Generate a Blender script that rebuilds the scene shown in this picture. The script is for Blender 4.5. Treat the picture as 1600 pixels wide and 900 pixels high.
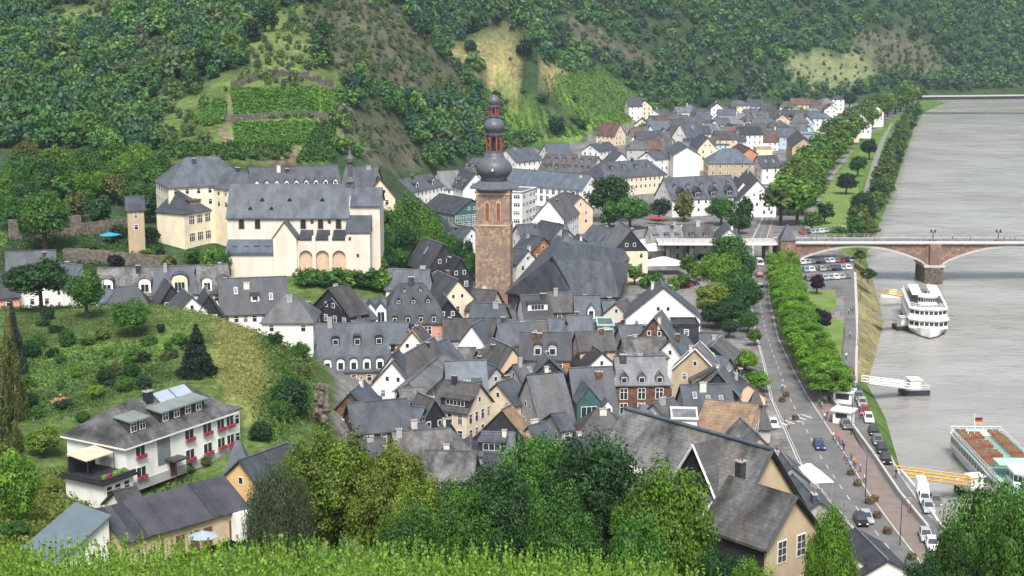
import bpy, math, random
import numpy as np
from math import sin, cos, atan, atan2, radians, pi, sqrt, hypot
for o in list(bpy.data.objects): bpy.data.objects.remove(o)
SC = bpy.context.scene
COL = SC.collection
# ---------------------------------------------------------------- camera, sky, sun, exposure
F = 2400.0; H = 84.0; TH = atan(450.0/F); CT, ST = cos(TH), sin(TH)
cam = bpy.data.cameras.new('camera'); camo = bpy.data.objects.new('camera', cam); COL.objects.link(camo)
cam.sensor_width = 36; cam.lens = 36*F/1600; cam.clip_start = 1; cam.clip_end = 6000
camo.location = (0, 0, H); camo.rotation_euler = (pi/2-TH, 0, 0); SC.camera = camo
SUN_EL, SUN_AZ = 54.0, 176.0           # azimuth clockwise from +Y: behind the camera
W = bpy.data.worlds.new('World'); SC.world = W; W.use_nodes = True
wn, wl = W.node_tree.nodes, W.node_tree.links; wn.clear()
sky = wn.new('ShaderNodeTexSky'); sky.sky_type = 'NISHITA'; sky.sun_disc = False
sky.sun_elevation = radians(SUN_EL); sky.sun_rotation = radians(SUN_AZ); sky.altitude = 100
sky.air_density = 1.0; sky.dust_density = 4.0; sky.ozone_density = 1.0
hs = wn.new('ShaderNodeHueSaturation'); hs.inputs['Saturation'].default_value = .55
bg = wn.new('ShaderNodeBackground'); bg.inputs['Strength'].default_value = .115
wo = wn.new('ShaderNodeOutputWorld')
wl.new(sky.outputs[0], hs.inputs['Color']); wl.new(hs.outputs[0], bg.inputs[0]); wl.new(bg.outputs[0], wo.inputs[0])
sl = bpy.data.lights.new('sun', 'SUN'); sl.energy = 2.35; sl.angle = radians(18); sl.color = (1, .97, .92)
so = bpy.data.objects.new('sun', sl); COL.objects.link(so)
so.rotation_euler = (radians(90-SUN_EL), 0, radians(180-SUN_AZ)); so.location = (-60, -60, 200)
SC.view_settings.view_transform = 'Standard'; SC.view_settings.look = 'None'
SC.view_settings.exposure = 0.93; SC.view_settings.gamma = 1; SC.view_settings.use_curve_mapping = False
SC.render.engine = 'CYCLES'
SC.cycles.max_bounces = 5; SC.cycles.diffuse_bounces = 2; SC.cycles.glossy_bounces = 2; SC.cycles.transmission_bounces = 3
SC.cycles.volume_bounces = 0; SC.cycles.caustics_reflective = False; SC.cycles.caustics_refractive = False

# ---------------------------------------------------------------- measuring: photo pixel -> place
def ray(px, py):
    u, v = (px-800)/F, (450-py)/F
    return u, CT+v*ST, -ST+v*CT
def G(px, py, z):                        # the point at height z seen at a pixel of the photo
    d = ray(px, py); t = (z-H)/d[2]
    return d[0]*t, d[1]*t
def D(px, py, Y):                        # the point at distance Y
    d = ray(px, py); t = Y/d[1]
    return d[0]*t, Y, H+d[2]*t
def proj(x, y, z):
    dz = z-H; dep = y*CT-dz*ST; up = y*ST+dz*CT
    return 800+F*x/dep, 450-F*up/dep
_O = 'first second third fourth fifth sixth seventh eighth ninth tenth eleventh twelfth thirteenth fourteenth fifteenth sixteenth seventeenth eighteenth nineteenth twentieth'.split()
_T = {2: 'twenty', 3: 'thirty', 4: 'forty', 5: 'fifty', 6: 'sixty', 7: 'seventy', 8: 'eighty', 9: 'ninety'}
def ORD(i):                              # 0 -> first
    n = i+1
    if n <= 20: return _O[n-1]
    t, r = divmod(n, 10)
    return (_T[t][:-1]+'ieth') if r == 0 else _T[t]+'-'+_O[r-1]

# ---------------------------------------------------------------- materials
def mat(name, col, rough=.8, var=.25, scale=.6, hue=.0, spec=.3, kind='noise', rnd=.0, col2=None, metallic=0, bump=0, objcol=False):
    m = bpy.data.materials.new(name); m.use_nodes = True
    n, l = m.node_tree.nodes, m.node_tree.links; n.clear()
    out = n.new('ShaderNodeOutputMaterial'); b = n.new('ShaderNodeBsdfPrincipled'); l.new(b.outputs[0], out.inputs[0])
    b.inputs['Roughness'].default_value = rough; b.inputs['Specular IOR Level'].default_value = spec; b.inputs['Metallic'].default_value = metallic
    tc = n.new('ShaderNodeTexCoord')
    def noise(sc, det=4, src='Object', stretch=None):
        t = n.new('ShaderNodeTexNoise'); t.inputs['Scale'].default_value = sc; t.inputs['Detail'].default_value = det
        if stretch:
            mp = n.new('ShaderNodeMapping'); mp.inputs['Scale'].default_value = stretch
            l.new(tc.outputs[src], mp.inputs[0]); l.new(mp.outputs[0], t.inputs[0])
        else: l.new(tc.outputs[src], t.inputs[0])
        return t.outputs[0]
    def mixc(f, a, c, mode='MIX'):
        x = n.new('ShaderNodeMix'); x.data_type = 'RGBA'; x.blend_type = mode
        for s, v in ((0, f), (6, a), (7, c)):
            if hasattr(v, 'is_linked'): l.new(v, x.inputs[s])
            else: x.inputs[s].default_value = v if s == 0 else (*v[:3], 1)
        return x.outputs[2]
    def ramp(v, a, c):
        r = n.new('ShaderNodeMapRange'); r.inputs[1].default_value = a; r.inputs[2].default_value = c; l.new(v, r.inputs[0]); return r.outputs[0]
    lo = tuple(c*(1-var*(1.5 if kind == 'slate' else 1)) for c in col); hi = tuple(min(.95, c*(1+var)) for c in col)
    if kind == 'slate':
        oi = n.new('ShaderNodeObjectInfo')
        add = n.new('ShaderNodeVectorMath'); add.operation = 'ADD'
        cmb = n.new('ShaderNodeCombineXYZ'); mu = n.new('ShaderNodeMath'); mu.operation = 'MULTIPLY'; mu.inputs[1].default_value = 91
        l.new(oi.outputs['Random'], mu.inputs[0]); l.new(mu.outputs[0], cmb.inputs[0]); l.new(mu.outputs[0], cmb.inputs[1])
        l.new(tc.outputs['Object'], add.inputs[0]); l.new(cmb.outputs[0], add.inputs[1])
        def nz(sc, stretch, det=4):
            t = n.new('ShaderNodeTexNoise'); t.inputs['Scale'].default_value = sc; t.inputs['Detail'].default_value = det
            mp = n.new('ShaderNodeMapping'); mp.inputs['Scale'].default_value = stretch
            l.new(add.outputs[0], mp.inputs[0]); l.new(mp.outputs[0], t.inputs[0]); return t.outputs[0]
        c = mixc(ramp(nz(.55, (1, .45, .45)), .35, .65), lo, hi)
        c = mixc(ramp(nz(.25, (1, 1, 1), 5), .52, .72), c, col2 or (col[0]*1.06, col[1]*1.02, col[2]*.93))
        br = n.new('ShaderNodeTexBrick'); br.inputs['Scale'].default_value = 1
        br.inputs['Brick Width'].default_value = .55; br.inputs['Row Height'].default_value = .28; br.inputs['Mortar Size'].default_value = .03
        for i, v in ((1, (1, 1, 1, 1)), (2, (.72, .72, .74, 1)), (3, (.5, .5, .5, 1))): br.inputs[i].default_value = v
        sp = n.new('ShaderNodeSeparateXYZ'); cb = n.new('ShaderNodeCombineXYZ'); ad = n.new('ShaderNodeMath'); ad.operation = 'ADD'
        l.new(tc.outputs['Object'], sp.inputs[0]); l.new(sp.outputs[0], cb.inputs[0]); l.new(sp.outputs[2], cb.inputs[1]); l.new(cb.outputs[0], br.inputs[0])
        c = mixc(.55, c, br.outputs[0], 'MULTIPLY')
        c = mixc(.95 if var > .39 else .65, c, nzcol(n, l, nz(1.6 if var > .39 else 3.0, (1, 1, 1), 3)), 'MULTIPLY')
        rr = n.new('ShaderNodeMapRange'); rr.inputs[3].default_value = .72; rr.inputs[4].default_value = 1.3; l.new(oi.outputs['Random'], rr.inputs[0])
        hv = n.new('ShaderNodeHueSaturation'); l.new(rr.outputs[0], hv.inputs['Value']); l.new(c, hv.inputs['Color']); c = hv.outputs[0]
    else:
        c = mixc(ramp(noise(scale), .3, .7), lo, hi)
        if kind == 'wall':
            c = mixc(ramp(noise(.35, 6, stretch=(1, 1, .3)), .5, .8), c, tuple(k*.78 for k in col))
        if kind == 'stone':
            v = n.new('ShaderNodeTexVoronoi'); v.inputs['Scale'].default_value = 1.6; l.new(tc.outputs['Object'], v.inputs[0])
            sv = n.new('ShaderNodeSeparateColor'); l.new(v.outputs['Color'], sv.inputs[0]); c = mixc(.8, c, nzcol(n, l, sv.outputs[0]), 'MULTIPLY')
            if col2: c = mixc(ramp(noise(.22, 5), .48, .62), c, col2)
        elif col2: c = mixc(ramp(noise(scale*.4, 5), .45, .65), c, col2)
        if rnd:
            oi = n.new('ShaderNodeObjectInfo')
            rr = n.new('ShaderNodeMapRange'); rr.inputs[3].default_value = 1-rnd; rr.inputs[4].default_value = 1+rnd; l.new(oi.outputs['Random'], rr.inputs[0])
            hv = n.new('ShaderNodeHueSaturation'); l.new(rr.outputs[0], hv.inputs['Value']); l.new(c, hv.inputs['Color']); c = hv.outputs[0]
        if objcol:
            oi = n.new('ShaderNodeObjectInfo'); c = mixc(1, c, oi.outputs['Color'], 'MULTIPLY')
    l.new(c, b.inputs['Base Color'])
    if bump:
        bp = n.new('ShaderNodeBump'); bp.inputs['Strength'].default_value = bump; bp.inputs['Distance'].default_value = .1
        l.new(noise(scale*5), bp.inputs['Height']); l.new(bp.outputs[0], b.inputs['Normal'])
    return m
def nzcol(n, l, v):
    r = n.new('ShaderNodeMapRange'); r.inputs[1].default_value = .3; r.inputs[2].default_value = .7; r.inputs[3].default_value = .62; r.inputs[4].default_value = 1.15
    l.new(v, r.inputs[0]); return r.outputs[0]
def leafmat(name, vcol=False):           # leaf colour = own tint of the tree (object colour or vertex colour) x per-leaf variation
    m = bpy.data.materials.new(name); m.use_nodes = True
    n, l = m.node_tree.nodes, m.node_tree.links; n.clear()
    out = n.new('ShaderNodeOutputMaterial'); d = n.new('ShaderNodeBsdfDiffuse'); t = n.new('ShaderNodeBsdfTranslucent'); mx = n.new('ShaderNodeMixShader')
    mx.inputs[0].default_value = .36; l.new(d.outputs[0], mx.inputs[1]); l.new(t.outputs[0], mx.inputs[2])
    gl = n.new('ShaderNodeBsdfGlossy'); gl.inputs['Roughness'].default_value = .55; gl.inputs[0].default_value = (.8, .85, .9, 1); m2 = n.new('ShaderNodeMixShader'); m2.inputs[0].default_value = .02
    l.new(mx.outputs[0], m2.inputs[1]); l.new(gl.outputs[0], m2.inputs[2]); l.new(m2.outputs[0], out.inputs[0])
    at = n.new('ShaderNodeAttribute'); at.attribute_name = 'Col'
    if vcol: c = at.outputs['Color']
    else:
        oi = n.new('ShaderNodeObjectInfo'); x = n.new('ShaderNodeMix'); x.data_type = 'RGBA'; x.blend_type = 'MULTIPLY'; x.inputs[0].default_value = 1
        l.new(oi.outputs['Color'], x.inputs[6]); l.new(at.outputs['Color'], x.inputs[7]); c = x.outputs[2]
    l.new(c, d.inputs[0]); l.new(c, t.inputs[0])
    return m
M = {}
M['white'] = mat('white_render', (.74, .73, .70), var=.06, kind='wall', rnd=.08)
M['cream'] = mat('cream_render', (.68, .58, .42), var=.08, kind='wall', rnd=.08)
M['yellow'] = mat('yellow_render', (.76, .68, .49), var=.06, kind='wall')
M['ochre'] = mat('ochre_render', (.66, .43, .20), var=.06, kind='wall')
M['pale'] = mat('pale_render', (.68, .60, .515), var=.07, kind='wall', rnd=.05)
M['pink'] = mat('pink_render', (.60, .30, .23), var=.06, kind='wall')
M['tan'] = mat('tan_render', (.46, .36, .24), var=.12, kind='wall', rnd=.1)
M['peach'] = mat('peach_render', (.62, .45, .32), var=.08, kind='wall', rnd=.1)
M['red'] = mat('red_render', (.52, .10, .10), var=.1, kind='wall')
M['terracotta'] = mat('terracotta_render', (.50, .22, .14), var=.1, kind='wall')
M['greyw'] = mat('grey_render', (.36, .36, .36), var=.1, kind='wall', rnd=.15)
M['blue'] = mat('pale_blue_render', (.42, .50, .62), var=.08, kind='wall')
M['mint'] = mat('mint_render', (.38, .60, .55), var=.08, kind='wall')
M['slatewall'] = mat('slate_hung_wall', (.043, .045, .053), rough=.6, kind='slate', var=.25)
M['brick'] = mat('brown_brick_wall', (.14, .075, .05), kind='stone', var=.25, scale=2)
M['orangebrick'] = mat('orange_brick_wall', (.36, .17, .09), kind='stone', var=.25, scale=2)
M['stone'] = mat('rubble_stone', (.135, .115, .095), kind='stone', var=.25, scale=1.2)
M['towerstone'] = mat('tower_stone', (.30, .215, .15), kind='stone', var=.2, scale=1.3, col2=(.22, .155, .125))
M['bridgestone'] = mat('bridge_sandstone', (.24, .15, .11), kind='stone', var=.25, scale=1, col2=(.16, .11, .09))
M['slate'] = mat('slate', (.082, .093, .110), rough=.55, kind='slate', var=.22)
M['dslate'] = mat('dark_slate', (.050, .053, .062), rough=.5, kind='slate', var=.22)
M['bslate'] = mat('blue_slate', (.095, .118, .145), rough=.5, kind='slate', var=.16)
M['brslate'] = mat('brown_slate', (.082, .079, .080), rough=.6, kind='slate', var=.25)
M['lslate'] = mat('light_slate', (.145, .152, .160), rough=.6, kind='slate', var=.2)
M['moss'] = mat('mossy_slate', (.135, .135, .135), rough=.7, kind='slate', var=.42, col2=(.145, .132, .110))
M['tanroof'] = mat('tan_tiles', (.27, .185, .12), rough=.7, kind='slate', var=.25)
M['redroof'] = mat('red_tiles', (.13, .075, .062), rough=.7, kind='slate', var=.25)
M['metalroof'] = mat('pale_sheet_metal', (.30, .36, .43), rough=.4, var=.1, scale=.3)
M['greenroof'] = mat('green_copper_sheet', (.30, .38, .35), rough=.5, var=.12, scale=.5)
M['tarroof'] = mat('tarred_sheet_roof', (.055, .055, .066), rough=.45, var=.3, scale=.4)
M['bluetar'] = mat('blue_grey_roofing_felt', (.11, .145, .17), rough=.6, var=.12, scale=.5)
M['greygreen'] = mat('grey_green_sheet', (.17, .20, .19), rough=.55, var=.15, scale=.5)
M['onion'] = mat('onion_slate', (.095, .098, .112), rough=.42, var=.2, scale=1.5)
M['lantern'] = mat('lantern_red_paint', (.24, .065, .045), var=.2)
M['frame'] = mat('white_frame', (.75, .75, .73), var=.04)
M['dframe'] = mat('brown_frame', (.12, .06, .04), var=.1)
M['glass'] = mat('dark_glass', (.028, .032, .036), rough=.12, var=.2, spec=.6)
M['teal'] = mat('teal_glass', (.05, .11, .11), rough=.15, var=.2, spec=.6)
M['sash'] = mat('grey_glass', (.15, .17, .19), rough=.15, var=.3, spec=.6)
M['dark'] = mat('dark_metal', (.03, .03, .035), rough=.5)
M['steel'] = mat('grey_steel', (.35, .36, .37), rough=.4, metallic=.3)
M['whitep'] = mat('white_paint', (.78, .78, .76), rough=.45, var=.05)
M['asphalt'] = mat('asphalt', (.135, .132, .130), rough=.9, var=.2, scale=.25)
M['paving'] = mat('paving', (.20, .19, .185), rough=.9, var=.14, scale=.5)
M['redpave'] = mat('red_paving', (.185, .148, .13), rough=.9, var=.14, scale=.5)
M['kerb'] = mat('kerb_stone', (.42, .40, .37), rough=.85, var=.1)
M['line'] = mat('road_paint', (.46, .46, .45), rough=.7, var=.1)
M['lawn'] = mat('mown_grass', (.105, .185, .035), rough=.95, var=.25, scale=.3, col2=(.16, .20, .055))
M['yellowp'] = mat('yellow_paint', (.62, .36, .04), rough=.5, var=.12)
M['greenp'] = mat('mint_paint', (.36, .60, .50), rough=.5, var=.08)
M['redp'] = mat('red_paint', (.45, .04, .04), rough=.5)
M['trunk'] = mat('bark', (.075, .055, .04), rough=.95, var=.3, scale=3)
M['wood'] = mat('wood', (.22, .13, .07), rough=.8)
M['canvas'] = mat('white_canvas', (.80, .78, .73), var=.04)
M['bluecloth'] = mat('blue_canvas', (.02, .30, .55), var=.06)
M['tyre'] = mat('rubber', (.02, .02, .02), rough=.9)
M['paint'] = mat('car_paint', (.8, .8, .8), rough=.25, var=.03, spec=.5, objcol=True)
M['skin'] = mat('skin', (.50, .30, .21), rough=.6, var=.05)
M['hair'] = mat('hair', (.05, .035, .025), rough=.7)
M['cloth'] = mat('cloth', (.8, .8, .8), var=.08, objcol=True)
M['jeans'] = mat('dark_trousers', (.05, .06, .09), var=.15)
M['duskflowers'] = mat('dusky_red_flowers', (.17, .05, .04), var=.5, scale=8)
M['mintdeck'] = mat('mint_deck', (.20, .34, .28), rough=.6, var=.12)
M['flowers'] = mat('red_flowers', (.30, .03, .06), var=.5, scale=8)
M['leaf'] = leafmat('leaves'); M['leafv'] = leafmat('wood_leaves', True)

# ---------------------------------------------------------------- mesh helpers
class MB:
    def __init__(s): s.v = []; s.f = []; s.m = []
    def poly(s, pts, m=0):
        i = len(s.v); s.v += [tuple(p) for p in pts]; s.f.append(tuple(range(i, i+len(pts)))); s.m.append(m); return s
    def hexa(s, p, m=0):                 # 8 points: bottom ring of four then top ring
        i = len(s.v); s.v += [tuple(q) for q in p]
        for q in ((3, 2, 1, 0), (4, 5, 6, 7), (0, 1, 5, 4), (1, 2, 6, 5), (2, 3, 7, 6), (3, 0, 4, 7)):
            s.f.append(tuple(i+k for k in q)); s.m.append(m)
        return s
    def box(s, x, y, z, sx, sy, sz, m=0, r=0):      # centre in x, y; bottom z
        c, n = cos(r), sin(r); h = []
        for zz in (z, z+sz):
            for ax, ay in ((-1, -1), (1, -1), (1, 1), (-1, 1)):
                u, v = ax*sx/2, ay*sy/2; h.append((x+u*c-v*n, y+u*n+v*c, zz))
        return s.hexa(h, m)
    def prism(s, poly, axis, a, b, m=0, mc=None):   # 2-D outline extruded along an axis
        n = len(poly); i = len(s.v)
        P = (lambda t, q: (t, q[0], q[1])) if axis == 'x' else ((lambda t, q: (q[0], t, q[1])) if axis == 'y' else (lambda t, q: (q[0], q[1], t)))
        s.v += [P(a, q) for q in poly]+[P(b, q) for q in poly]
        s.f.append(tuple(i+k for k in range(n))); s.m.append(m if mc is None else mc)
        s.f.append(tuple(i+n+n-1-k for k in range(n))); s.m.append(m if mc is None else mc)
        for k in range(n):
            j = (k+1) % n; s.f.append((i+k, i+n+k, i+n+j, i+j)); s.m.append(m)
        return s
    def tube(s, p, q, r0, r1, n=6, m=0):
        p, q = np.array(p, float), np.array(q, float); d = q-p; L = np.linalg.norm(d)
        d = d/(L or 1); a = np.cross(d, (0, 0, 1) if abs(d[2]) < .9 else (1, 0, 0)); a /= np.linalg.norm(a); b = np.cross(d, a); i = len(s.v)
        for c, r in ((p, r0), (q, r1)):
            for k in range(n): t = 2*pi*k/n; s.v.append(tuple(c+(a*cos(t)+b*sin(t))*r))
        for k in range(n):
            j = (k+1) % n; s.f.append((i+k, i+j, i+n+j, i+n+k)); s.m.append(m)
        s.f.append(tuple(i+k for k in range(n))); s.m.append(m); s.f.append(tuple(i+n+n-1-k for k in range(n))); s.m.append(m)
        return s
    def lathe(s, prof, n=16, m=0, x=0, y=0, ph=0):
        i = len(s.v)
        for r, z in prof:
            for k in range(n): t = 2*pi*k/n+ph; s.v.append((x+r*cos(t), y+r*sin(t), z))
        for a in range(len(prof)-1):
            for k in range(n):
                j = (k+1) % n; s.f.append((i+a*n+k, i+a*n+j, i+a*n+n+j, i+a*n+n+k)); s.m.append(m)
        s.f.append(tuple(i+n-1-k for k in range(n))); s.m.append(m)
        e = i+(len(prof)-1)*n; s.f.append(tuple(e+k for k in range(n))); s.m.append(m)
        return s
    def mesh(s, name, mats):
        me = bpy.data.meshes.new(name); me.from_pydata(s.v, [], s.f)
        for k in (mats if isinstance(mats, (list, tuple)) else [mats]): me.materials.append(M[k] if isinstance(k, str) else k)
        if any(s.m): me.polygons.foreach_set('material_index', s.m)
        me.update(); return me
    def build(s, name, mats, parent=None, loc=None, smooth=False):
        me = s.mesh(name, mats)
        if smooth: me.shade_smooth()
        return link(name, me, parent, loc)
def link(name, me, parent=None, loc=None, rz=0, sc=None):
    o = bpy.data.objects.new(name, me); COL.objects.link(o)
    if parent is not None: o.parent = parent
    if loc is not None: o.location = loc
    if rz: o.rotation_euler = (0, 0, rz)
    if sc is not None: o.scale = sc
    return o
def tag(o, label, cat, group=None, kind=None):
    o['label'] = label; o['category'] = cat
    if group: o['group'] = group
    if kind: o['kind'] = kind
    return o
def structure(o): o['kind'] = 'structure'; return o
def stuff(o, label, cat): return tag(o, label, cat, None, 'stuff')
def empty(name, loc, label, cat, rz=0, group=None):
    return tag(link(name, None, None, loc, rz), label, cat, group)
def copy_tree(o, parent=None):
    c = o.copy(); COL.objects.link(c); c.parent = parent
    for ch in list(o.children): copy_tree(ch, c)
    return c
def np_mesh(name, V, nv, mats, col=None, smooth=False):   # V: (n*nv,3) polygons of nv corners each
    V = np.asarray(V, np.float32).reshape(-1, 3); n = len(V)//nv
    me = bpy.data.meshes.new(name); me.vertices.add(len(V)); me.vertices.foreach_set('co', V.ravel())
    me.loops.add(len(V)); me.loops.foreach_set('vertex_index', np.arange(len(V), dtype=np.int32))
    me.polygons.add(n); me.polygons.foreach_set('loop_start', np.arange(0, len(V), nv, dtype=np.int32))
    me.polygons.foreach_set('loop_total', np.full(n, nv, np.int32))
    for k in (mats if isinstance(mats, list) else [mats]): me.materials.append(M[k])
    if col is not None:
        a = me.color_attributes.new('Col', 'FLOAT_COLOR', 'POINT')
        c = np.ones((len(V), 4), np.float32); c[:, :3] = col; a.data.foreach_set('color', c.ravel())
    me.update(); me.validate(); return me
# ---------------------------------------------------------------- terrain
BANK = np.array([(100, 55), (200, 62), (240, 67), (268, 71), (305, 77), (332, 79.5), (357, 87), (402, 100), (504, 118), (680, 170), (1028, 269), (1177, 315), (1280, 360), (1350, 450), (1390, 640), (1400, 900)], float)
FLAT = np.array([(0, 90), (120, 66), (170, 56), (200, 48), (230, 30), (255, 5), (290, -14), (330, -25), (380, -14), (420, 0), (470, -6), (560, -22), (600, -25), (700, 0), (850, 25), (900, 65), (1000, 112), (1100, 175), (1200, 265), (1300, 380), (1400, 700)], float)
XYZ = [(-60, 0, 78), (0, 0, 80), (60, 0, 74), (-22, 66, 56.5), (0, 66, 56.3), (10, 66, 55.5), (-27, 82, 51.6), (0, 82, 51.5), (12, 80, 50.5), (30, 70, 50),
       (-20, 115, 37), (0, 115, 37), (20, 118, 33), (35, 105, 34), (50, 120, 22), (-50, 160, 22.5), (-25, 160, 21.5), (-72, 165, 26), (-51, 194, 18.3), (-40, 212, 18.6), (-57, 188, 18.2), (-46, 198, 18), (-36, 205, 17.5), (-60, 198, 19.3), (-52, 208, 20.5), (-5, 170, 21), (10, 205, 12),
       (22, 150, 22), (42, 160, 13), (-40, 120, 34), (-80, 120, 36), (-120, 200, 26), (-120, 300, 24), (-25, 240, 9), (-24, 265, 8), (-30, 300, 9), (-42, 318, 10), (-60, 335, 11), (-85, 345, 12), (-115, 350, 15),
       (-12, 225, 9), (-83, 420, 25), (-70, 430, 25), (-50, 440, 20), (-35, 500, 14), (-40, 560, 13), (-30, 620, 9), (-20, 440, 9), (0, 300, 6), (60, 500, 6), (40, 700, 6), (100, 900, 6),
       (-300, 300, 34), (-330, 500, 62), (-330, 700, 95), (-200, 850, 125), (0, 900, 95), (-60, 1000, 105), (100, 1350, 130), (400, 1700, 130), (700, 1700, 130), (-100, 1300, 140), (700, 1500, 40), (200, 1250, 32)]
PXY = [(100, 600, 245), (100, 550, 262), (100, 500, 285), (20, 650, 225), (230, 470, 300), (350, 495, 290), (400, 520, 275), (440, 560, 255), (468, 610, 236), (60, 480, 295), (300, 560, 255), (430, 680, 212),
       (40, 800, 172), (20, 720, 198), (470, 420, 368), (400, 425, 365), (560, 418, 368), (300, 385, 385), (210, 365, 395), (60, 375, 385), (120, 400, 370), (500, 450, 350), (600, 400, 420), (660, 390, 430), (700, 430, 400),
       (100, 330, 410), (100, 280, 440), (50, 250, 470), (100, 200, 530), (100, 150, 590), (100, 100, 640), (100, 50, 690), (100, 0, 730), (100, -50, 780), (250, 230, 480), (250, 150, 570), (250, 70, 650), (250, 0, 715),
       (430, 250, 500), (430, 200, 525), (430, 150, 555), (430, 110, 580), (430, 50, 640), (430, 0, 700), (430, -50, 760), (600, 265, 540), (640, 285, 610), (690, 265, 645), (600, 150, 620), (550, 80, 640), (550, 190, 560),
       (700, 200, 690), (650, 120, 700), (600, 40, 720), (620, -30, 790), (750, 200, 765), (760, 235, 715), (850, 210, 880), (920, 150, 980), (850, 100, 1000), (760, 90, 950), (700, 70, 900), (990, 165, 1010), (800, 140, 930), (800, 180, 885), (700, 10, 1010), (700, -40, 1050),
       (1000, 170, 1080), (1100, 160, 1180), (1250, 150, 1250), (1400, 140, 1330), (1600, 138, 1420), (1000, 100, 1140), (1000, 50, 1185), (1000, 0, 1215), (1000, -50, 1260), (1250, 100, 1320), (1250, 50, 1370), (1250, 0, 1405), (1250, -50, 1450),
       (1600, 80, 1500), (1600, 0, 1580), (1600, -50, 1640), (1430, 60, 1440), (1430, 0, 1490), (850, 50, 1080), (850, 0, 1110)]
CP = np.array(XYZ+[D(*p) for p in PXY]); _c2 = 14.0**2
_d = np.sqrt((CP[:, None, 0]-CP[None, :, 0])**2+(CP[:, None, 1]-CP[None, :, 1])**2+_c2)
_n = len(CP); _A = np.zeros((_n+1, _n+1)); _A[:_n, :_n] = _d-np.eye(_n)*3.0; _A[:_n, _n] = 1; _A[_n, :_n] = 1
_w = np.linalg.solve(_A, np.append(CP[:, 2], 0))
_rng = np.random.default_rng(5)
_ph = _rng.uniform(0, 6.28, (10, 2)); _dr = _rng.uniform(0, 6.28, 10)
def hz(x, y):
    x = np.atleast_1d(np.asarray(x, float)); y = np.atleast_1d(np.asarray(y, float)); sh = x.shape; x = x.ravel(); y = y.ravel()
    z = np.full(len(x), _w[-1])
    for i in range(_n): z += _w[i]*np.sqrt((x-CP[i, 0])**2+(y-CP[i, 1])**2+_c2)
    hill = np.clip((z-10)/20, 0, 1)*np.clip((y-380)/100, 0, 1)
    r = sum(sin(a)*0+np.sin((x*cos(_dr[i])+y*sin(_dr[i]))*(.03+.022*i)+_ph[i, 0])/(1+.7*i) for i, a in enumerate(_dr))
    z = z+hill*r*1.3
    xf = np.interp(y, FLAT[:, 0], FLAT[:, 1]); w = np.clip((x-xf)/14+.5, 0, 1); w = w*w*(3-2*w)
    z = z*(1-w)+6*w
    d = x-np.interp(y, BANK[:, 0], BANK[:, 1])
    zb = np.clip(-d/9.0, 0, 1)*(z+.3)-.3
    z = np.where(d < 0, np.where(d > -9, zb, z), np.maximum(-3, -.3-d*.8))
    d2 = d-170; z = np.where((d2 > 0) & (y < 1500), np.minimum(6+np.maximum(d2-60, 0)*.5, d2*.4-3), z)
    return z.reshape(sh)
def h1(x, y): return float(hz(x, y)[0])
_ys = np.concatenate([np.linspace(20, 400, 500), np.linspace(401, 1800, 700)])
def HIT(px, py):                          # where a line of sight meets the ground
    d = ray(px, py); t = _ys/d[1]; below = H+d[2]*t < hz(d[0]*t, _ys)
    i = int(np.argmax(below)) if below.any() else len(_ys)-1
    return d[0]*t[i], _ys[i], h1(d[0]*t[i], _ys[i])
def inpoly(px, py, poly):
    px = np.asarray(px); py = np.asarray(py); r = np.zeros(px.shape, bool); n = len(poly)
    for i in range(n):
        (x1, y1), (x2, y2) = poly[i], poly[i-1]
        c = ((y1 > py) != (y2 > py)) & (px < (x2-x1)*(py-y1)/((y2-y1) or 1e-9)+x1); r ^= c
    return r
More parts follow.
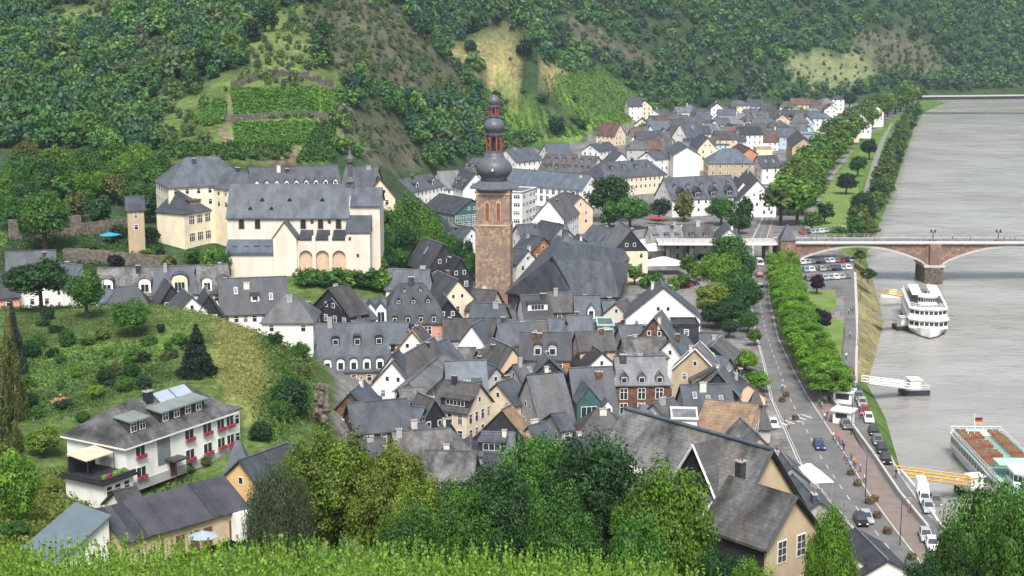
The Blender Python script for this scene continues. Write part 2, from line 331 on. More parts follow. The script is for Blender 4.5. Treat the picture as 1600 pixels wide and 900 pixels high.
# ground cover, outlined on the photo and laid onto the ground
COVER = [  # colour, tree density, tree size, outline
 ('vine', 0, 1, [(360, 143), (497, 141), (499, 186), (366, 188)]), ('vine', 0, 1, [(298, 192), (340, 158), (356, 163), (352, 192), (325, 200)]), ('vine', 0, 1, [(363, 197), (497, 194), (480, 228), (368, 231)]),
 ('vine', 0, 1, [(502, 142), (524, 143), (524, 183), (502, 184)]), ('vine', 0, 1, [(497, 194), (525, 192), (525, 254), (462, 256)]),
 ('vine', .1, .4, [(845, 122), (940, 108), (1005, 160), (985, 192), (930, 205), (870, 160)]), ('vine', .12, .4, [(778, 150), (830, 158), (915, 212), (800, 226), (775, 190)]),
 ('path', 0, 1, [(350, 140), (528, 138), (530, 258), (455, 260), (360, 236), (340, 200), (345, 170)]),
 ('yel', .3, .4, [(175, 118), (262, 46), (272, 60), (200, 124)]), ('yel', .3, .4, [(38, 48), (95, 8), (175, 26), (190, 42), (45, 52)]), ('yel', .1, .5, [(320, 55), (380, 25), (384, 30), (330, 62)]),
 ('tan', .3, .35, [(678, 66), (760, 70), (850, 98), (885, 115), (842, 126), (785, 112), (720, 96)]), ('tan', .15, .4, [(748, 118), (775, 124), (802, 188), (832, 214), (800, 216), (765, 160)]),
 ('scree', .75, .36, [(535, 165), (600, 172), (680, 245), (650, 272), (580, 262), (530, 225)]), ('scree', 1.0, .42, [(470, 20), (560, -20), (640, 30), (700, 95), (745, 150), (690, 160), (610, 150), (540, 110), (490, 90)]),
 ('pale', .45, .4, [(1225, 98), (1285, 76), (1355, 92), (1365, 128), (1300, 142), (1240, 130)]), ('yel', .6, .4, [(385, 60), (420, 20), (484, 8), (492, 60), (484, 105), (420, 112), (380, 90)]),
 ('scree', .7, .45, [(100, 20), (190, -10), (260, -10), (220, 18), (130, 30)]), ('scree', .9, .5, [(870, 20), (960, 60), (1060, 110), (1010, 110), (900, 70)]), ('scree', .9, .5, [(1330, 60), (1400, 40), (1500, 110), (1440, 130), (1360, 110)]),
 ('scree', .5, .4, [(190, 190), (260, 135), (300, 130), (240, 175)]), ('grass', .3, .5, [(240, 200), (300, 130), (420, 95), (540, 110), (540, 140), (350, 140), (340, 200), (360, 236), (455, 258), (240, 258)]),
 ('dry', 0, 1, [(330, 500), (360, 488), (400, 520), (420, 560), (415, 620), (380, 650), (345, 610), (330, 560)]), ('grass', 0, 1, [(200, 462), (260, 462), (340, 490), (330, 560), (300, 500), (240, 500)]),
 ('dry', 0, 1, [(350, 590), (400, 600), (420, 650), (390, 660), (350, 630)]), ('lawn', 0, 1, [(0, 570), (120, 540), (280, 520), (270, 560), (120, 590), (0, 640)]), ('lawn', 0, 1, [(20, 450), (120, 455), (110, 485), (20, 485)]),
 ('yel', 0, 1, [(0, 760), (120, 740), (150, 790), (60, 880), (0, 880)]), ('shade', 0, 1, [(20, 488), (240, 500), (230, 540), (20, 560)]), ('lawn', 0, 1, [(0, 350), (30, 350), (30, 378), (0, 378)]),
]
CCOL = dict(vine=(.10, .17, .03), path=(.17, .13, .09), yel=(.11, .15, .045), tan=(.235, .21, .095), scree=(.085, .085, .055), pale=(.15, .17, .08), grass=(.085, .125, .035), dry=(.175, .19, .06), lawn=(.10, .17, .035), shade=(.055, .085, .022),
            hill=(.034, .058, .024), town=(.16, .155, .15), bank=(.20, .18, .09))
def cover(x, y, z):                       # -> colour rows, tree density, tree size
    px, py = proj(x, y, z); n = len(x)
    jx = (np.sin(x*.31+y*.17)+np.sin(x*.11-y*.23+2)+np.sin(x*.07+y*.43+1)); px = px+jx*4; py = py+(np.sin(x*.27-y*.13+3)+np.sin(x*.19+y*.09))*2.2
    c = np.tile(np.array(CCOL['hill']), (n, 1)); den = np.ones(n); siz = np.ones(n)
    g = (y < 360); c[g] = (.07, .11, .03)
    xf = np.interp(y, FLAT[:, 0], FLAT[:, 1]); t = (x > xf-6) & (y > 150) | ((y > 225) & (y < 345) & (x > -36+0*x) & (z < 15)); c[t] = CCOL['town']; den[t] = 0
    b = x-np.interp(y, BANK[:, 0], BANK[:, 1]); k = (b > -9) & (b < 3); c[k] = CCOL['bank']
    k = (b > -9) & (b < 3) & ((y < 330) | (y > 480)); c[k] = (.075, .13, .03)
    k = inpoly(px, py, [(1250, 366), (1330, 228), (1430, 158), (1460, 150), (1380, 330), (1345, 372)]) & (b < -9) & (y > 470); c[k] = (.09, .155, .032)
    seen = np.zeros(n, bool)
    for name, dn, sz, poly in COVER:
        hit = inpoly(px, py, poly) & ~seen & (b < -12)
        if py is not None and max(p[1] for p in poly) < 300: hit &= y > 430
        else: hit &= (y > 140) & (y < 420)
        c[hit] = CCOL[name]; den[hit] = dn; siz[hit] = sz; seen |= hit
    return c, den, siz
def make_terrain():
    u = np.linspace(-.62, .72, 330); y = 8+22*(np.exp(np.linspace(0, np.log(1800/22+1), 360))-1)
    U, Y = np.meshgrid(u, y); X = U*(Y+60); Z = hz(X, Y); nx, ny = len(u), len(y)
    V = np.stack([X, Y, Z], -1).reshape(-1, 3)
    idx = np.arange(nx*ny).reshape(ny, nx)
    Fq = np.stack([idx[:-1, :-1], idx[:-1, 1:], idx[1:, 1:], idx[1:, :-1]], -1).reshape(-1, 4)
    me = bpy.data.meshes.new('ground'); me.vertices.add(len(V)); me.vertices.foreach_set('co', V.astype(np.float32).ravel())
    me.loops.add(Fq.size); me.loops.foreach_set('vertex_index', Fq.ravel().astype(np.int32))
    me.polygons.add(len(Fq)); me.polygons.foreach_set('loop_start', np.arange(0, Fq.size, 4, dtype=np.int32)); me.polygons.foreach_set('loop_total', np.full(len(Fq), 4, np.int32))
    me.polygons.foreach_set('use_smooth', np.ones(len(Fq), bool))
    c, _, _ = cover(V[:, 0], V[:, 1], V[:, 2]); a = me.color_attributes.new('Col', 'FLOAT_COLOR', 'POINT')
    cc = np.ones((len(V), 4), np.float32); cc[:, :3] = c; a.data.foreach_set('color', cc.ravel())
    m = bpy.data.materials.new('ground'); m.use_nodes = True; n, l = m.node_tree.nodes, m.node_tree.links; b = n['Principled BSDF']
    b.inputs['Roughness'].default_value = .95; b.inputs['Specular IOR Level'].default_value = .1
    at = n.new('ShaderNodeAttribute'); at.attribute_name = 'Col'; tc = n.new('ShaderNodeTexCoord')
    prev = at.outputs['Color']
    for sc, lo, hi in ((.08, .65, 1.35), (.55, .62, 1.38), (2.6, .7, 1.3)):
        t = n.new('ShaderNodeTexNoise'); t.inputs['Scale'].default_value = sc; t.inputs['Detail'].default_value = 5; l.new(tc.outputs['Object'], t.inputs[0])
        r = n.new('ShaderNodeMapRange'); r.inputs[1].default_value = .3; r.inputs[2].default_value = .7; r.inputs[3].default_value = lo; r.inputs[4].default_value = hi; l.new(t.outputs[0], r.inputs[0])
        x = n.new('ShaderNodeMix'); x.data_type = 'RGBA'; x.blend_type = 'MULTIPLY'; x.inputs[0].default_value = 1; l.new(prev, x.inputs[6]); l.new(r.outputs[0], x.inputs[7]); prev = x.outputs[2]
    l.new(prev, b.inputs['Base Color'])
    me.materials.append(m); me.update(); structure(link('ground', me))
make_terrain()
# river: one sheet of murky brown-grey water, wind ripples; wave tone and sky silver painted into its colour
def make_water():
    m = bpy.data.materials.new('river_water'); m.use_nodes = True; n, l = m.node_tree.nodes, m.node_tree.links; b = n['Principled BSDF']
    b.inputs['Roughness'].default_value = .22; b.inputs['IOR'].default_value = 1.33; b.inputs['Specular IOR Level'].default_value = .9
    tc = n.new('ShaderNodeTexCoord'); mp = n.new('ShaderNodeMapping'); mp.inputs['Scale'].default_value = (.75, 1.0, 1); mp.inputs['Rotation'].default_value = (0, 0, .25); l.new(tc.outputs['Object'], mp.inputs[0])
    big = n.new('ShaderNodeTexNoise'); big.inputs['Scale'].default_value = .035; big.inputs['Detail'].default_value = 6; l.new(mp.outputs[0], big.inputs[0])
    r = n.new('ShaderNodeValToRGB'); r.color_ramp.elements[0].color = (.235, .224, .195, 1); r.color_ramp.elements[1].color = (.310, .304, .280, 1); r.color_ramp.elements[0].position = .38; r.color_ramp.elements[1].position = .62; l.new(big.outputs[0], r.inputs[0]); l.new(r.outputs[0], b.inputs['Base Color'])
    fine = n.new('ShaderNodeTexNoise'); fine.inputs['Scale'].default_value = .55; fine.inputs['Detail'].default_value = 5; l.new(mp.outputs[0], fine.inputs[0])
    med = n.new('ShaderNodeTexNoise'); med.inputs['Scale'].default_value = .12; med.inputs['Detail'].default_value = 3; l.new(mp.outputs[0], med.inputs[0])
    ad = n.new('ShaderNodeMath'); ad.operation = 'MULTIPLY_ADD'; ad.inputs[1].default_value = 2.5; l.new(med.outputs[0], ad.inputs[0]); l.new(fine.outputs[0], ad.inputs[2])
    bp = n.new('ShaderNodeBump'); bp.inputs['Strength'].default_value = .6; bp.inputs['Distance'].default_value = .5; l.new(ad.outputs[0], bp.inputs['Height']); l.new(bp.outputs[0], b.inputs['Normal'])
    V = []
    q = MB(); q.poly([(20, 60, 0), (420, 60, 0), (760, 1000, 0), (950, 1480, 0), (330, 1480, 0), (60, 500, 0)])
    o = q.build('river', [m]); structure(o)
make_water()
# ---------------------------------------------------------------- houses
RND = random.Random(11)
_wc = {}
def winmesh(w, h, fr='frame', gl='glass', kind='rect'):   # a window facing -y, centred at its bottom edge
    k = (w, h, fr, gl, kind)
    if k in _wc: return _wc[k]
    b = MB(); t = .11 if w < 2 else .13
    if kind == 'arch':
        pts = [(-w/2, 0), (w/2, 0)]+[(w/2*cos(a), h-w/2+w/2*sin(a)) for a in np.linspace(0, pi, 9)]
        pin = [(x*.78, .08+z*.9) for x, z in pts]
        b.prism(pts, 'y', -.05, .1, 0); b.poly([(x, -.056, z) for x, z in pin], 1)
    else:
        b.box(0, .03, 0, w, .16, h, 0)
        n = max(1, round(w/.75)); cw = (w-t*(n+1))/n
        for i in range(n):
            x0 = -w/2+t+i*(cw+t)
            for z0, z1 in (((t, h-t),) if h < 1.2 else ((t, h*.62), (h*.62+t*.8, h-t))):
                b.poly([(x0, -.056, z0), (x0+cw, -.056, z0), (x0+cw, -.056, z1), (x0, -.056, z1)], 1)
    _wc[k] = b.mesh('window', [fr, gl]); return _wc[k]
_dc = {}
def dormermesh(kind, w, h, sl, face, roof, fr='frame', gl='glass', cheek=None):   # front at y=0 facing -y, sill at z=0; sl = slope of the host roof
    k = (kind, round(w, 2), round(h, 2), round(sl, 2), face, roof, fr, gl, cheek)
    if k in _dc: return _dc[k]
    b = MB(); d = h/max(sl, .25); o = .15
    b.hexa([(-w/2, 0, -.25), (w/2, 0, -.25), (w/2, d, h-.1), (-w/2, d, h-.1), (-w/2, 0, h), (w/2, 0, h), (w/2, d+.1, h), (-w/2, d+.1, h)], 2)
    b.poly([(-w/2, -.01, -.25), (w/2, -.01, -.25), (w/2, -.01, h), (-w/2, -.01, h)], 0)
    if kind == 'shed':
        r = .25
        b.hexa([(-w/2-o, -.3, h), (w/2+o, -.3, h), (w/2+o, d*1.25, h+r), (-w/2-o, d*1.25, h+r), (-w/2-o, -.3, h+.14), (w/2+o, -.3, h+.14), (w/2+o, d*1.25, h+r+.14), (-w/2-o, d*1.25, h+r+.14)], 1)
    else:
        g = w*(.62 if kind == 'gable' else .35); d2 = (h+g)/max(sl, .25)
        if kind == 'round':
            arc = [(w*.56*cos(a), h-.05+g*1.15*sin(a)) for a in np.linspace(0, pi, 8)]
            b.poly([(x*.88, -.01, h+(z-h)*.88) for x, z in arc], 0)
            for (x0, z0), (x1, z1) in zip(arc, arc[1:]):
                b.hexa([(x0, -.2, z0), (x1, -.2, z1), (x1, d2, z1), (x0, d2, z0), (x0, -.2, z0+.12), (x1, -.2, z1+.12), (x1, d2, z1+.12), (x0, d2, z0+.12)], 1)
        else:
            b.poly([(-w/2, -.01, h), (w/2, -.01, h), (0, -.01, h+g)], 0)
            for s in (-1, 1):
                e = w/2+o; zo = -o*g/(w/2)
                p = [(s*e, -.25, h+zo), (0, -.25, h+g), (0, d2, h+g), (s*e, d, h+zo)]
                b.hexa([*p, *[(x, y, z+.16) for x, y, z in p]], 1)
    ww, wh = w*.62, h*.8
    b.box(0, -.02, .12, ww+.14, .1, wh, 3); n = max(1, round(ww/.8)); cw = (ww-.08*(n-1))/n
    for i in range(n):
        x0 = -ww/2+i*(cw+.08); b.poly([(x0, -.075, .2), (x0+cw, -.075, .2), (x0+cw, -.075, wh+.04), (x0, -.075, wh+.04)], 4)
    _dc[k] = b.mesh('dormer', [face, roof, cheek or roof, fr, gl]); return _dc[k]
_cc = {}
def chimneymesh(w, d, h, m):
    k = (w, d, h, m)
    if k not in _cc:
        b = MB(); b.box(0, 0, -1.2, w, d, h+1.2, 0); b.box(0, 0, h, w+.16, d+.16, .14, 1)
        for s in (-.25, .25): b.lathe([(.11, h+.14), (.09, h+.4)], 6, 2, s*w, 0)
        _cc[k] = b.mesh('chimney', [m, 'greyw', 'brick'])
    return _cc[k]
def house(a, b, rz, W, rise, roof, wall, label, kind='gable', name='house', cat='house', over=.4, win=None, wfr='frame', wgl='glass', floors=2, dorm=(), chim=1, sky=0,
          gm=None, lr=0, li=.9, base=None, group=None, xy=None, L=None, rot=None, hipk=.75, wsize=(1.05, 1.45), gap=2.7, verge=None, gwin=True, wcol=None, flip=False):
    if xy is None:
        A, B = G(a[0], a[1], rz), G(b[0], b[1], rz)
        if A[0] > B[0]: A, B = B, A
        cx, cy = (A[0]+B[0])/2, (A[1]+B[1])/2; L = max(hypot(B[0]-A[0], B[1]-A[1]), .6); rot = atan2(B[1]-A[1], B[0]-A[0])
    else: (cx, cy) = xy
    c, s = cos(rot), sin(rot)
    hip = kind in ('hip', 'mansard', 'pyramid')
    Lb = L+hipk*W if hip else L-2*over
    if base is None: base = min(h1(cx+c*x-s*y, cy+s*x+c*y) for x in (-Lb/2, Lb/2) for y in (-W/2, W/2))-.6
    ze = rz-rise-base-lr; zr = rz-base; h2 = W/2; hl = Lb/2
    if ze < 1.2: base -= (1.2-ze); ze = rz-rise-base-lr; zr = rz-base
    root = empty(name, (cx, cy, base), label, cat, rot, group)
    # walls
    wb = MB()
    if kind in ('gable', 'shed'):
        if kind == 'gable': wb.prism([(-h2, 0), (h2, 0), (h2, ze), (0, zr-.12), (-h2, ze)], 'x', -hl, hl, 0)
        else: wb.prism([(-h2, 0), (h2, 0), (h2, zr-.1), (-h2, ze)], 'x', -hl, hl, 0)
    else: wb.box(0, 0, 0, Lb, W, ze, 0)
    wo_ = wb.build('wall', [wall], root)
    if gm and kind == 'gable':
        for sx in (-1, 1): MB().prism([(-h2-.03, ze+.05), (h2+.03, ze+.05), (0, zr-.1)], 'x', sx*(hl-.02), sx*(hl+.06), 0).build('gable_cladding', [gm], root)
    # roof
    rb = MB(); sl = rise/h2; eo = ze-over*sl; t = .22; ex = h2+over
    if kind == 'gable':
        rb.prism([(-ex, eo), (0, zr), (ex, eo), (ex, eo+t), (0, zr+t), (-ex, eo+t)], 'x', -hl-over, hl+over, 0)
        rb.box(0, 0, zr+t-.03, L, .34, .14, 1)
    elif kind == 'shed':
        s2 = rise/W; rb.prism([(-ex, ze-over*s2), (ex, zr+over*s2), (ex, zr+over*s2+t), (-ex, ze-over*s2+t)], 'x', -hl-over, hl+over, 0)
    elif kind == 'flat':
        rb.box(0, 0, ze, Lb+.3, W+.3, .3, 0)
        for x, y, sx, sy in ((0, -h2-.05, Lb+.5, .25), (0, h2+.05, Lb+.5, .25), (-hl-.05, 0, .25, W), (hl+.05, 0, .25, W)): rb.box(x, y, ze+.3, sx, sy, .3, 2)
    else:
        e = [(-hl-over, -ex), (hl+over, -ex), (hl+over, ex), (-hl-over, ex)]
        z0 = ze-(0 if kind == 'mansard' else over*sl*.6); rl = max(L/2, .05)
        rb.poly([(x, y, z0-.15) for x, y in e][::-1], 0)
        ring = [[(x, y, z0-.15) for x, y in e], [(x, y, z0+.05) for x, y in e]]
        if kind == 'mansard':
            br = [(-hl+li, -h2+li), (hl-li, -h2+li), (hl-li, h2-li), (-hl+li, h2-li)]
            ring.append([(x, y, ze+lr) for x, y in br])
        for r0, r1 in zip(ring, ring[1:]):
            for k in range(4): j = (k+1) % 4; rb.poly([r0[k], r0[j], r1[j], r1[k]], 0)
        p = ring[-1]; q0, q1 = (-rl, 0, zr), (rl, 0, zr)
        rb.poly([p[0], p[1], q1, q0], 0); rb.poly([p[1], p[2], q1], 0); rb.poly([p[2], p[3], q0, q1], 0); rb.poly([p[3], p[0], q0], 0)
        if L > 1: rb.box(0, 0, zr-.04, 2*rl, .3, .14, 1)
    ro = rb.build('roof', [roof, 'lslate' if roof != 'lslate' else 'slate', wall], root)
    if verge:
        for sx in (-1, 1):
            for sy in (-1, 1): MB().tube((sx*(hl+over+.05), sy*ex, eo+t/2), (sx*(hl+over+.05), 0, zr+t/2), .14, .14, 4, 0).build('verge_board', [verge], root)
    # windows on the sides one can see
    win = win if win is not None else True
    if win:
        ww, wh = wsize; mes = [winmesh(ww, wh, wfr, g_, 'arch' if win == 'arch' else 'rect') for g_ in (wgl, wgl, 'sash')]  # some panes greyer: reflections and curtains painted into the glass colour
        vx, vy = -cx, -cy; vn = hypot(vx, vy); vx /= vn; vy /= vn
        for ang, ln, off in ((0, Lb, h2), (pi/2, W, hl), (-pi/2, W, hl), (pi, Lb, h2)):
            nx, ny = sin(ang+rot), -cos(ang+rot)          # outward normal of the side whose window faces -y turned by ang
            if nx*vx+ny*vy < .12: continue
            n = max(1, int((ln-1.0)/gap)); topz = ze
            if kind == 'shed' and ang == pi: topz = zr
            for f in range(floors):
                zz = topz-.55-wh-f*2.85
                if zz < .5: break
                for i in range(n):
                    if RND.random() < .06: continue
                    t_ = (i-(n-1)/2)*ln/(n+.25)
                    x, y = t_*cos(ang)+off*sin(ang), t_*sin(ang)-off*cos(ang)
                    w_ = link('window', RND.choice(mes), root, (x, y, zz)); w_.rotation_euler = (0, 0, ang)
            if kind == 'gable' and abs(ang) == pi/2 and rise > 2.6 and gwin:
                for t_ in ((0,) if rise < 4.5 else (-1.1, 1.1)):
                    x, y = t_*cos(ang)+(off+(.07 if gm else 0))*sin(ang), t_*sin(ang)-off*cos(ang)
                    w_ = link('window', winmesh(.85, 1.05, wfr, wgl), root, (x, y, ze+rise*.22)); w_.rotation_euler = (0, 0, ang)
    # dormers: (how many, kind, width, height, how far up the slope, face, side)
    for dm in dorm:
        n, dk, dw, dh, fr, face = dm[:6]; side = dm[6] if len(dm) > 6 else -1; span = dm[7] if len(dm) > 7 else .8; off = dm[8] if len(dm) > 8 else 0
        if dk == 'low':                      # on the steep lower slope of a mansard
            me = dormermesh('gable', dw, dh, lr/(li+over), face, roof); y0 = h2+over*.5; z0 = ze+.35
            y0 = h2+over-(over+li)*.18
        elif dk == 'lowround': me = dormermesh('round', dw, dh, lr/(li+over), face, roof); y0 = h2+over-(over+li)*.18; z0 = ze+.35
        elif kind == 'mansard':
            s3 = rise/(h2-li); me = dormermesh(dk, dw, dh, s3, face, roof); y0 = (h2-li)*(1-fr); z0 = ze+lr+rise*fr
        else: me = dormermesh(dk, dw, dh, sl, face, roof, cheek='dslate' if roof in ('slate', 'lslate', 'moss') else roof); y0 = h2*(1-fr); z0 = ze+rise*fr+t
        LL = Lb if kind != 'mansard' else Lb-2*li
        for i in range(n):
            x = ((i-(n-1)/2)/max(n-1, 1)*span+off)*LL if n > 1 else off*LL
            o = link('dormer', me, root, (x, side*y0, z0)); o.rotation_euler = (0, 0, 0 if side < 0 else pi)
    if kind in ('gable', 'hip'):
        for i in range(sky):
            q = MB(); q.hexa([(-.4, -.55, 0), (.4, -.55, 0), (.4, .55, 1.1*sl), (-.4, .55, 1.1*sl), (-.4, -.55, .12), (.4, -.55, .12), (.4, .55, 1.1*sl+.12), (-.4, .55, 1.1*sl+.12)], 0)
            e2 = .3; q.poly([(-e2, -.45, .125+.1*sl), (e2, -.45, .125+.1*sl), (e2, .45, .125+1.0*sl), (-e2, .45, .125+1.0*sl)], 1)
            f = RND.uniform(.3, .6); q.build('skylight', ['steel', 'sash'], root, (((i+.5)/sky-.5)*L*.75, -h2*(1-f), ze+rise*f+t-.3*sl))
    if kind in ('gable', 'hip', 'mansard'):
        for i in range(chim):
            x = RND.uniform(-.42, .42)*L; yy = RND.choice((-1, 1))*RND.uniform(.05, .3)*h2
            zz = zr-abs(yy)*sl
            link('chimney', chimneymesh(RND.choice((.7, .9, 1.2)), .6, RND.choice((.9, 1.3, 1.7)), RND.choice(('greyw', 'brick', 'pale', 'dslate', 'dslate', 'greyw'))), ro, (x, yy, zz))
    return root

# ---------------------------------------------------------------- trees
def crown_cards(seed, nc, nl, ls, shape='round', cr=.34):       # many leaf-sized faces in clumps, in a ball of radius 1
    r = np.random.default_rng(seed); d = r.normal(size=(nc, 3)); d /= np.linalg.norm(d, axis=1)[:, None]
    if shape == 'cone':
        z = r.random(nc)**1.2*2-1; rad = (1-z)/2*.95*np.sqrt(r.uniform(.45, 1, nc)); a = r.uniform(0, 2*pi, nc)
        C = np.stack([rad*np.cos(a), rad*np.sin(a), z], -1); crr = .09+.17*(1-z)/2
    elif shape == 'oval':
        d[:, 2] *= 1.0; C = d*(r.uniform(.45, .82, nc))[:, None]; crr = np.full(nc, cr)*r.uniform(.6, 1.1, nc)
    elif shape == 'box':
        C = r.uniform(-1, 1, (nc, 3)); C /= np.maximum(np.abs(C).max(1), np.linalg.norm(C, axis=1)*.8)[:, None]; C *= r.uniform(.6, .85, nc)[:, None]; crr = np.full(nc, cr)*r.uniform(.6, 1.1, nc)
    elif shape == 'willow':
        d[:, 2] = np.abs(d[:, 2])*1.2-.35; C = d*(r.uniform(.5, .8, nc))[:, None]; crr = np.full(nc, cr)*r.uniform(.6, 1.1, nc)
    else:
        lob = r.normal(size=(7, 3)); lob /= np.linalg.norm(lob, axis=1)[:, None]
        f = 1+.20*np.max(d@lob.T, axis=1)-.16; d[:, 2] = np.where(d[:, 2] < -.55, d[:, 2]*.6, d[:, 2])
        C = d*(r.uniform(.42, .84, nc)*f)[:, None]; crr = np.full(nc, cr)*r.uniform(.55, 1.15, nc)
    tint = np.clip(r.normal(1, .20, nc), .5, 1.55)
    n = nc*nl; ci = np.repeat(np.arange(nc), nl)
    p = r.normal(size=(n, 3)); p /= np.linalg.norm(p, axis=1)[:, None]; out = p.copy(); p *= (r.random(n)**.45*crr[ci])[:, None]
    if shape == 'willow': p[:, 2] *= 2.2
    P = C[ci]+p
    if shape != 'cone': P[:, 2] = np.where(P[:, 2] < -.8, -.8+(P[:, 2]+.8)*.3, P[:, 2])
    N = out*.8+P*.45+r.normal(size=(n, 3))*.55+np.array([0, 0, .35])
    if shape == 'willow': N[:, 2] *= .2
    N /= np.linalg.norm(N, axis=1)[:, None]
    T = np.cross(N, r.normal(size=(n, 3))); T /= np.linalg.norm(T, axis=1)[:, None]
    if shape == 'willow': T = np.tile([0, 0, 1.], (n, 1))+.3*r.normal(size=(n, 3)); T -= N*np.sum(T*N, 1)[:, None]; T /= np.linalg.norm(T, axis=1)[:, None]
    B = np.cross(N, T); s = ls*r.uniform(.55, 1.35, n)[:, None]; k = (.32 if shape == 'willow' else .62)
    V = np.stack([P-T*s, P+B*s*k, P+T*s, P-B*s*k], 1)
    c = tint[ci]*np.clip(r.normal(1, .16, n), .55, 1.5)
    col = np.stack([c*np.clip(r.normal(1.0, .09, n), .7, 1.35), c, c*np.clip(r.normal(1, .1, n), .7, 1.3)], -1)
    return V.reshape(-1, 3), np.repeat(col, 4, 0)
_crowns = {}
LOD = {'near': (190, 270, .024, .235), 'close': (96, 110, .050, .29), 'mid': (46, 44, .105, .34), 'far': (26, 16, .19, .40)}
def crownmesh(shape, lod, i):
    k = (shape, lod, i)
    if k not in _crowns:
        nc, nl, ls, cr = LOD[lod]
        if shape == 'cone': nc = int(nc*1.6); ls *= .8
        V, c = crown_cards(hash((shape, i, nc)) % 9973 if False else (i*17+nc+len(shape)*131), nc, nl, ls, shape, cr); _crowns[k] = np_mesh('crown', V, 4, 'leaf', c)
    return _crowns[k]
_trunks = []
def trunkmeshes():
    for k in range(4):
        r = random.Random(k); b = MB()
        b.tube((0, 0, -.06), (0, 0, .32), .055, .04, 8); b.tube((0, 0, .31), (r.uniform(-.04, .04), r.uniform(-.04, .04), .75), .041, .015, 7)
        for i in range(6):
            a = i*1.05+r.uniform(-.3, .3); z = .28+.05*i; b.tube((0, 0, z), (.30*cos(a), .30*sin(a), z+.25), .024, .006, 5)
        _trunks.append(b.mesh('trunk', ['trunk']))
trunkmeshes()
GREEN = {'mid': (.058, .148, .020), 'dark': (.028, .080, .020), 'deep': (.020, .050, .017), 'yel': (.150, .205, .024), 'bright': (.125, .26, .022), 'linden': (.105, .215, .020), 'olive': (.115, .130, .032), 'blue': (.030, .058, .040), 'purple': (.030, .012, .018), 'grey': (.085, .115, .055), 'conif': (.014, .030, .014), 'gold': (.30, .24, .02), 'avenue': (.10, .155, .026)}
TR = random.Random(3); _tn = [0]
def tree(x, y, hgt, r, col='mid', label='', shape='round', lod='mid', cat='tree', name='tree', group=None, z=None, cz=None, flat=1.0):
    z = h1(x, y) if z is None else z; _tn[0] += 1; i = _tn[0]
    g = GREEN[col]; j = TR.uniform(.86, 1.16); g = (g[0]*j*TR.uniform(.9, 1.1), g[1]*j, g[2]*j, 1)
    root = empty(name, (x, y, z-.05), label, cat, TR.uniform(0, 6.28) if shape != 'box' else TR.choice((0, pi/2, pi)), group)
    if shape == 'cone': lo = .04
    elif name == 'shrub' or cat in ('shrub', 'bush', 'hedge'): lo = -.08
    else: lo = .17 if cz is None else cz
    ch = hgt*(1-lo)/2*1.06
    if lo > 0:
        link('trunk', _trunks[i % 4], root, (0, 0, 0), 0, (min(hgt*.8, r*2.1), min(hgt*.8, r*2.1), hgt) if shape != 'cone' else (hgt*.5, hgt*.5, hgt*.9))
    c = link('crown', crownmesh(shape, lod, i % (4 if lod in ('near', 'close') else 6)), root, (0, 0, hgt*lo+ch*.97), 0, (r*TR.uniform(.95, 1.06), r*TR.uniform(.95, 1.06), ch)); c.color = g
    return root
def treeT(px, py, Y, r, *a, **k):         # a tree whose top shows at a pixel and whose trunk stands at distance Y
    x, y, zt = D(px, py, Y); z = k.pop('z', None); z = h1(x, y) if z is None else z
    return tree(x, y, max(zt-z, 1.5), r, *a, z=z, **k)
def treeW(px, py, r, *a, **k):            # a tree on the open slope whose top shows at a pixel: 2.3 radii tall, standing where that fits
    hg = 2.3*r; d = ray(px, py); t = _ys/d[1]; below = (H+d[2]*t-hg < hz(d[0]*t, _ys)) & (_ys > 366)
    i = int(np.argmax(below)); return tree(d[0]*t[i], _ys[i], hg, r, *a, **k)
def treeB(px, py, hgt, r, *a, **k):       # a tree whose foot shows at a pixel
    x, y, z = HIT(px, py); return tree(x, y, hgt, r, *a, z=z, **k)
def treeG(px, py, hgt, r, *a, **k):       # the same on the level town ground
    x, y = G(px, py, 6.0); return tree(x, y, hgt, r, *a, z=6.0, **k)

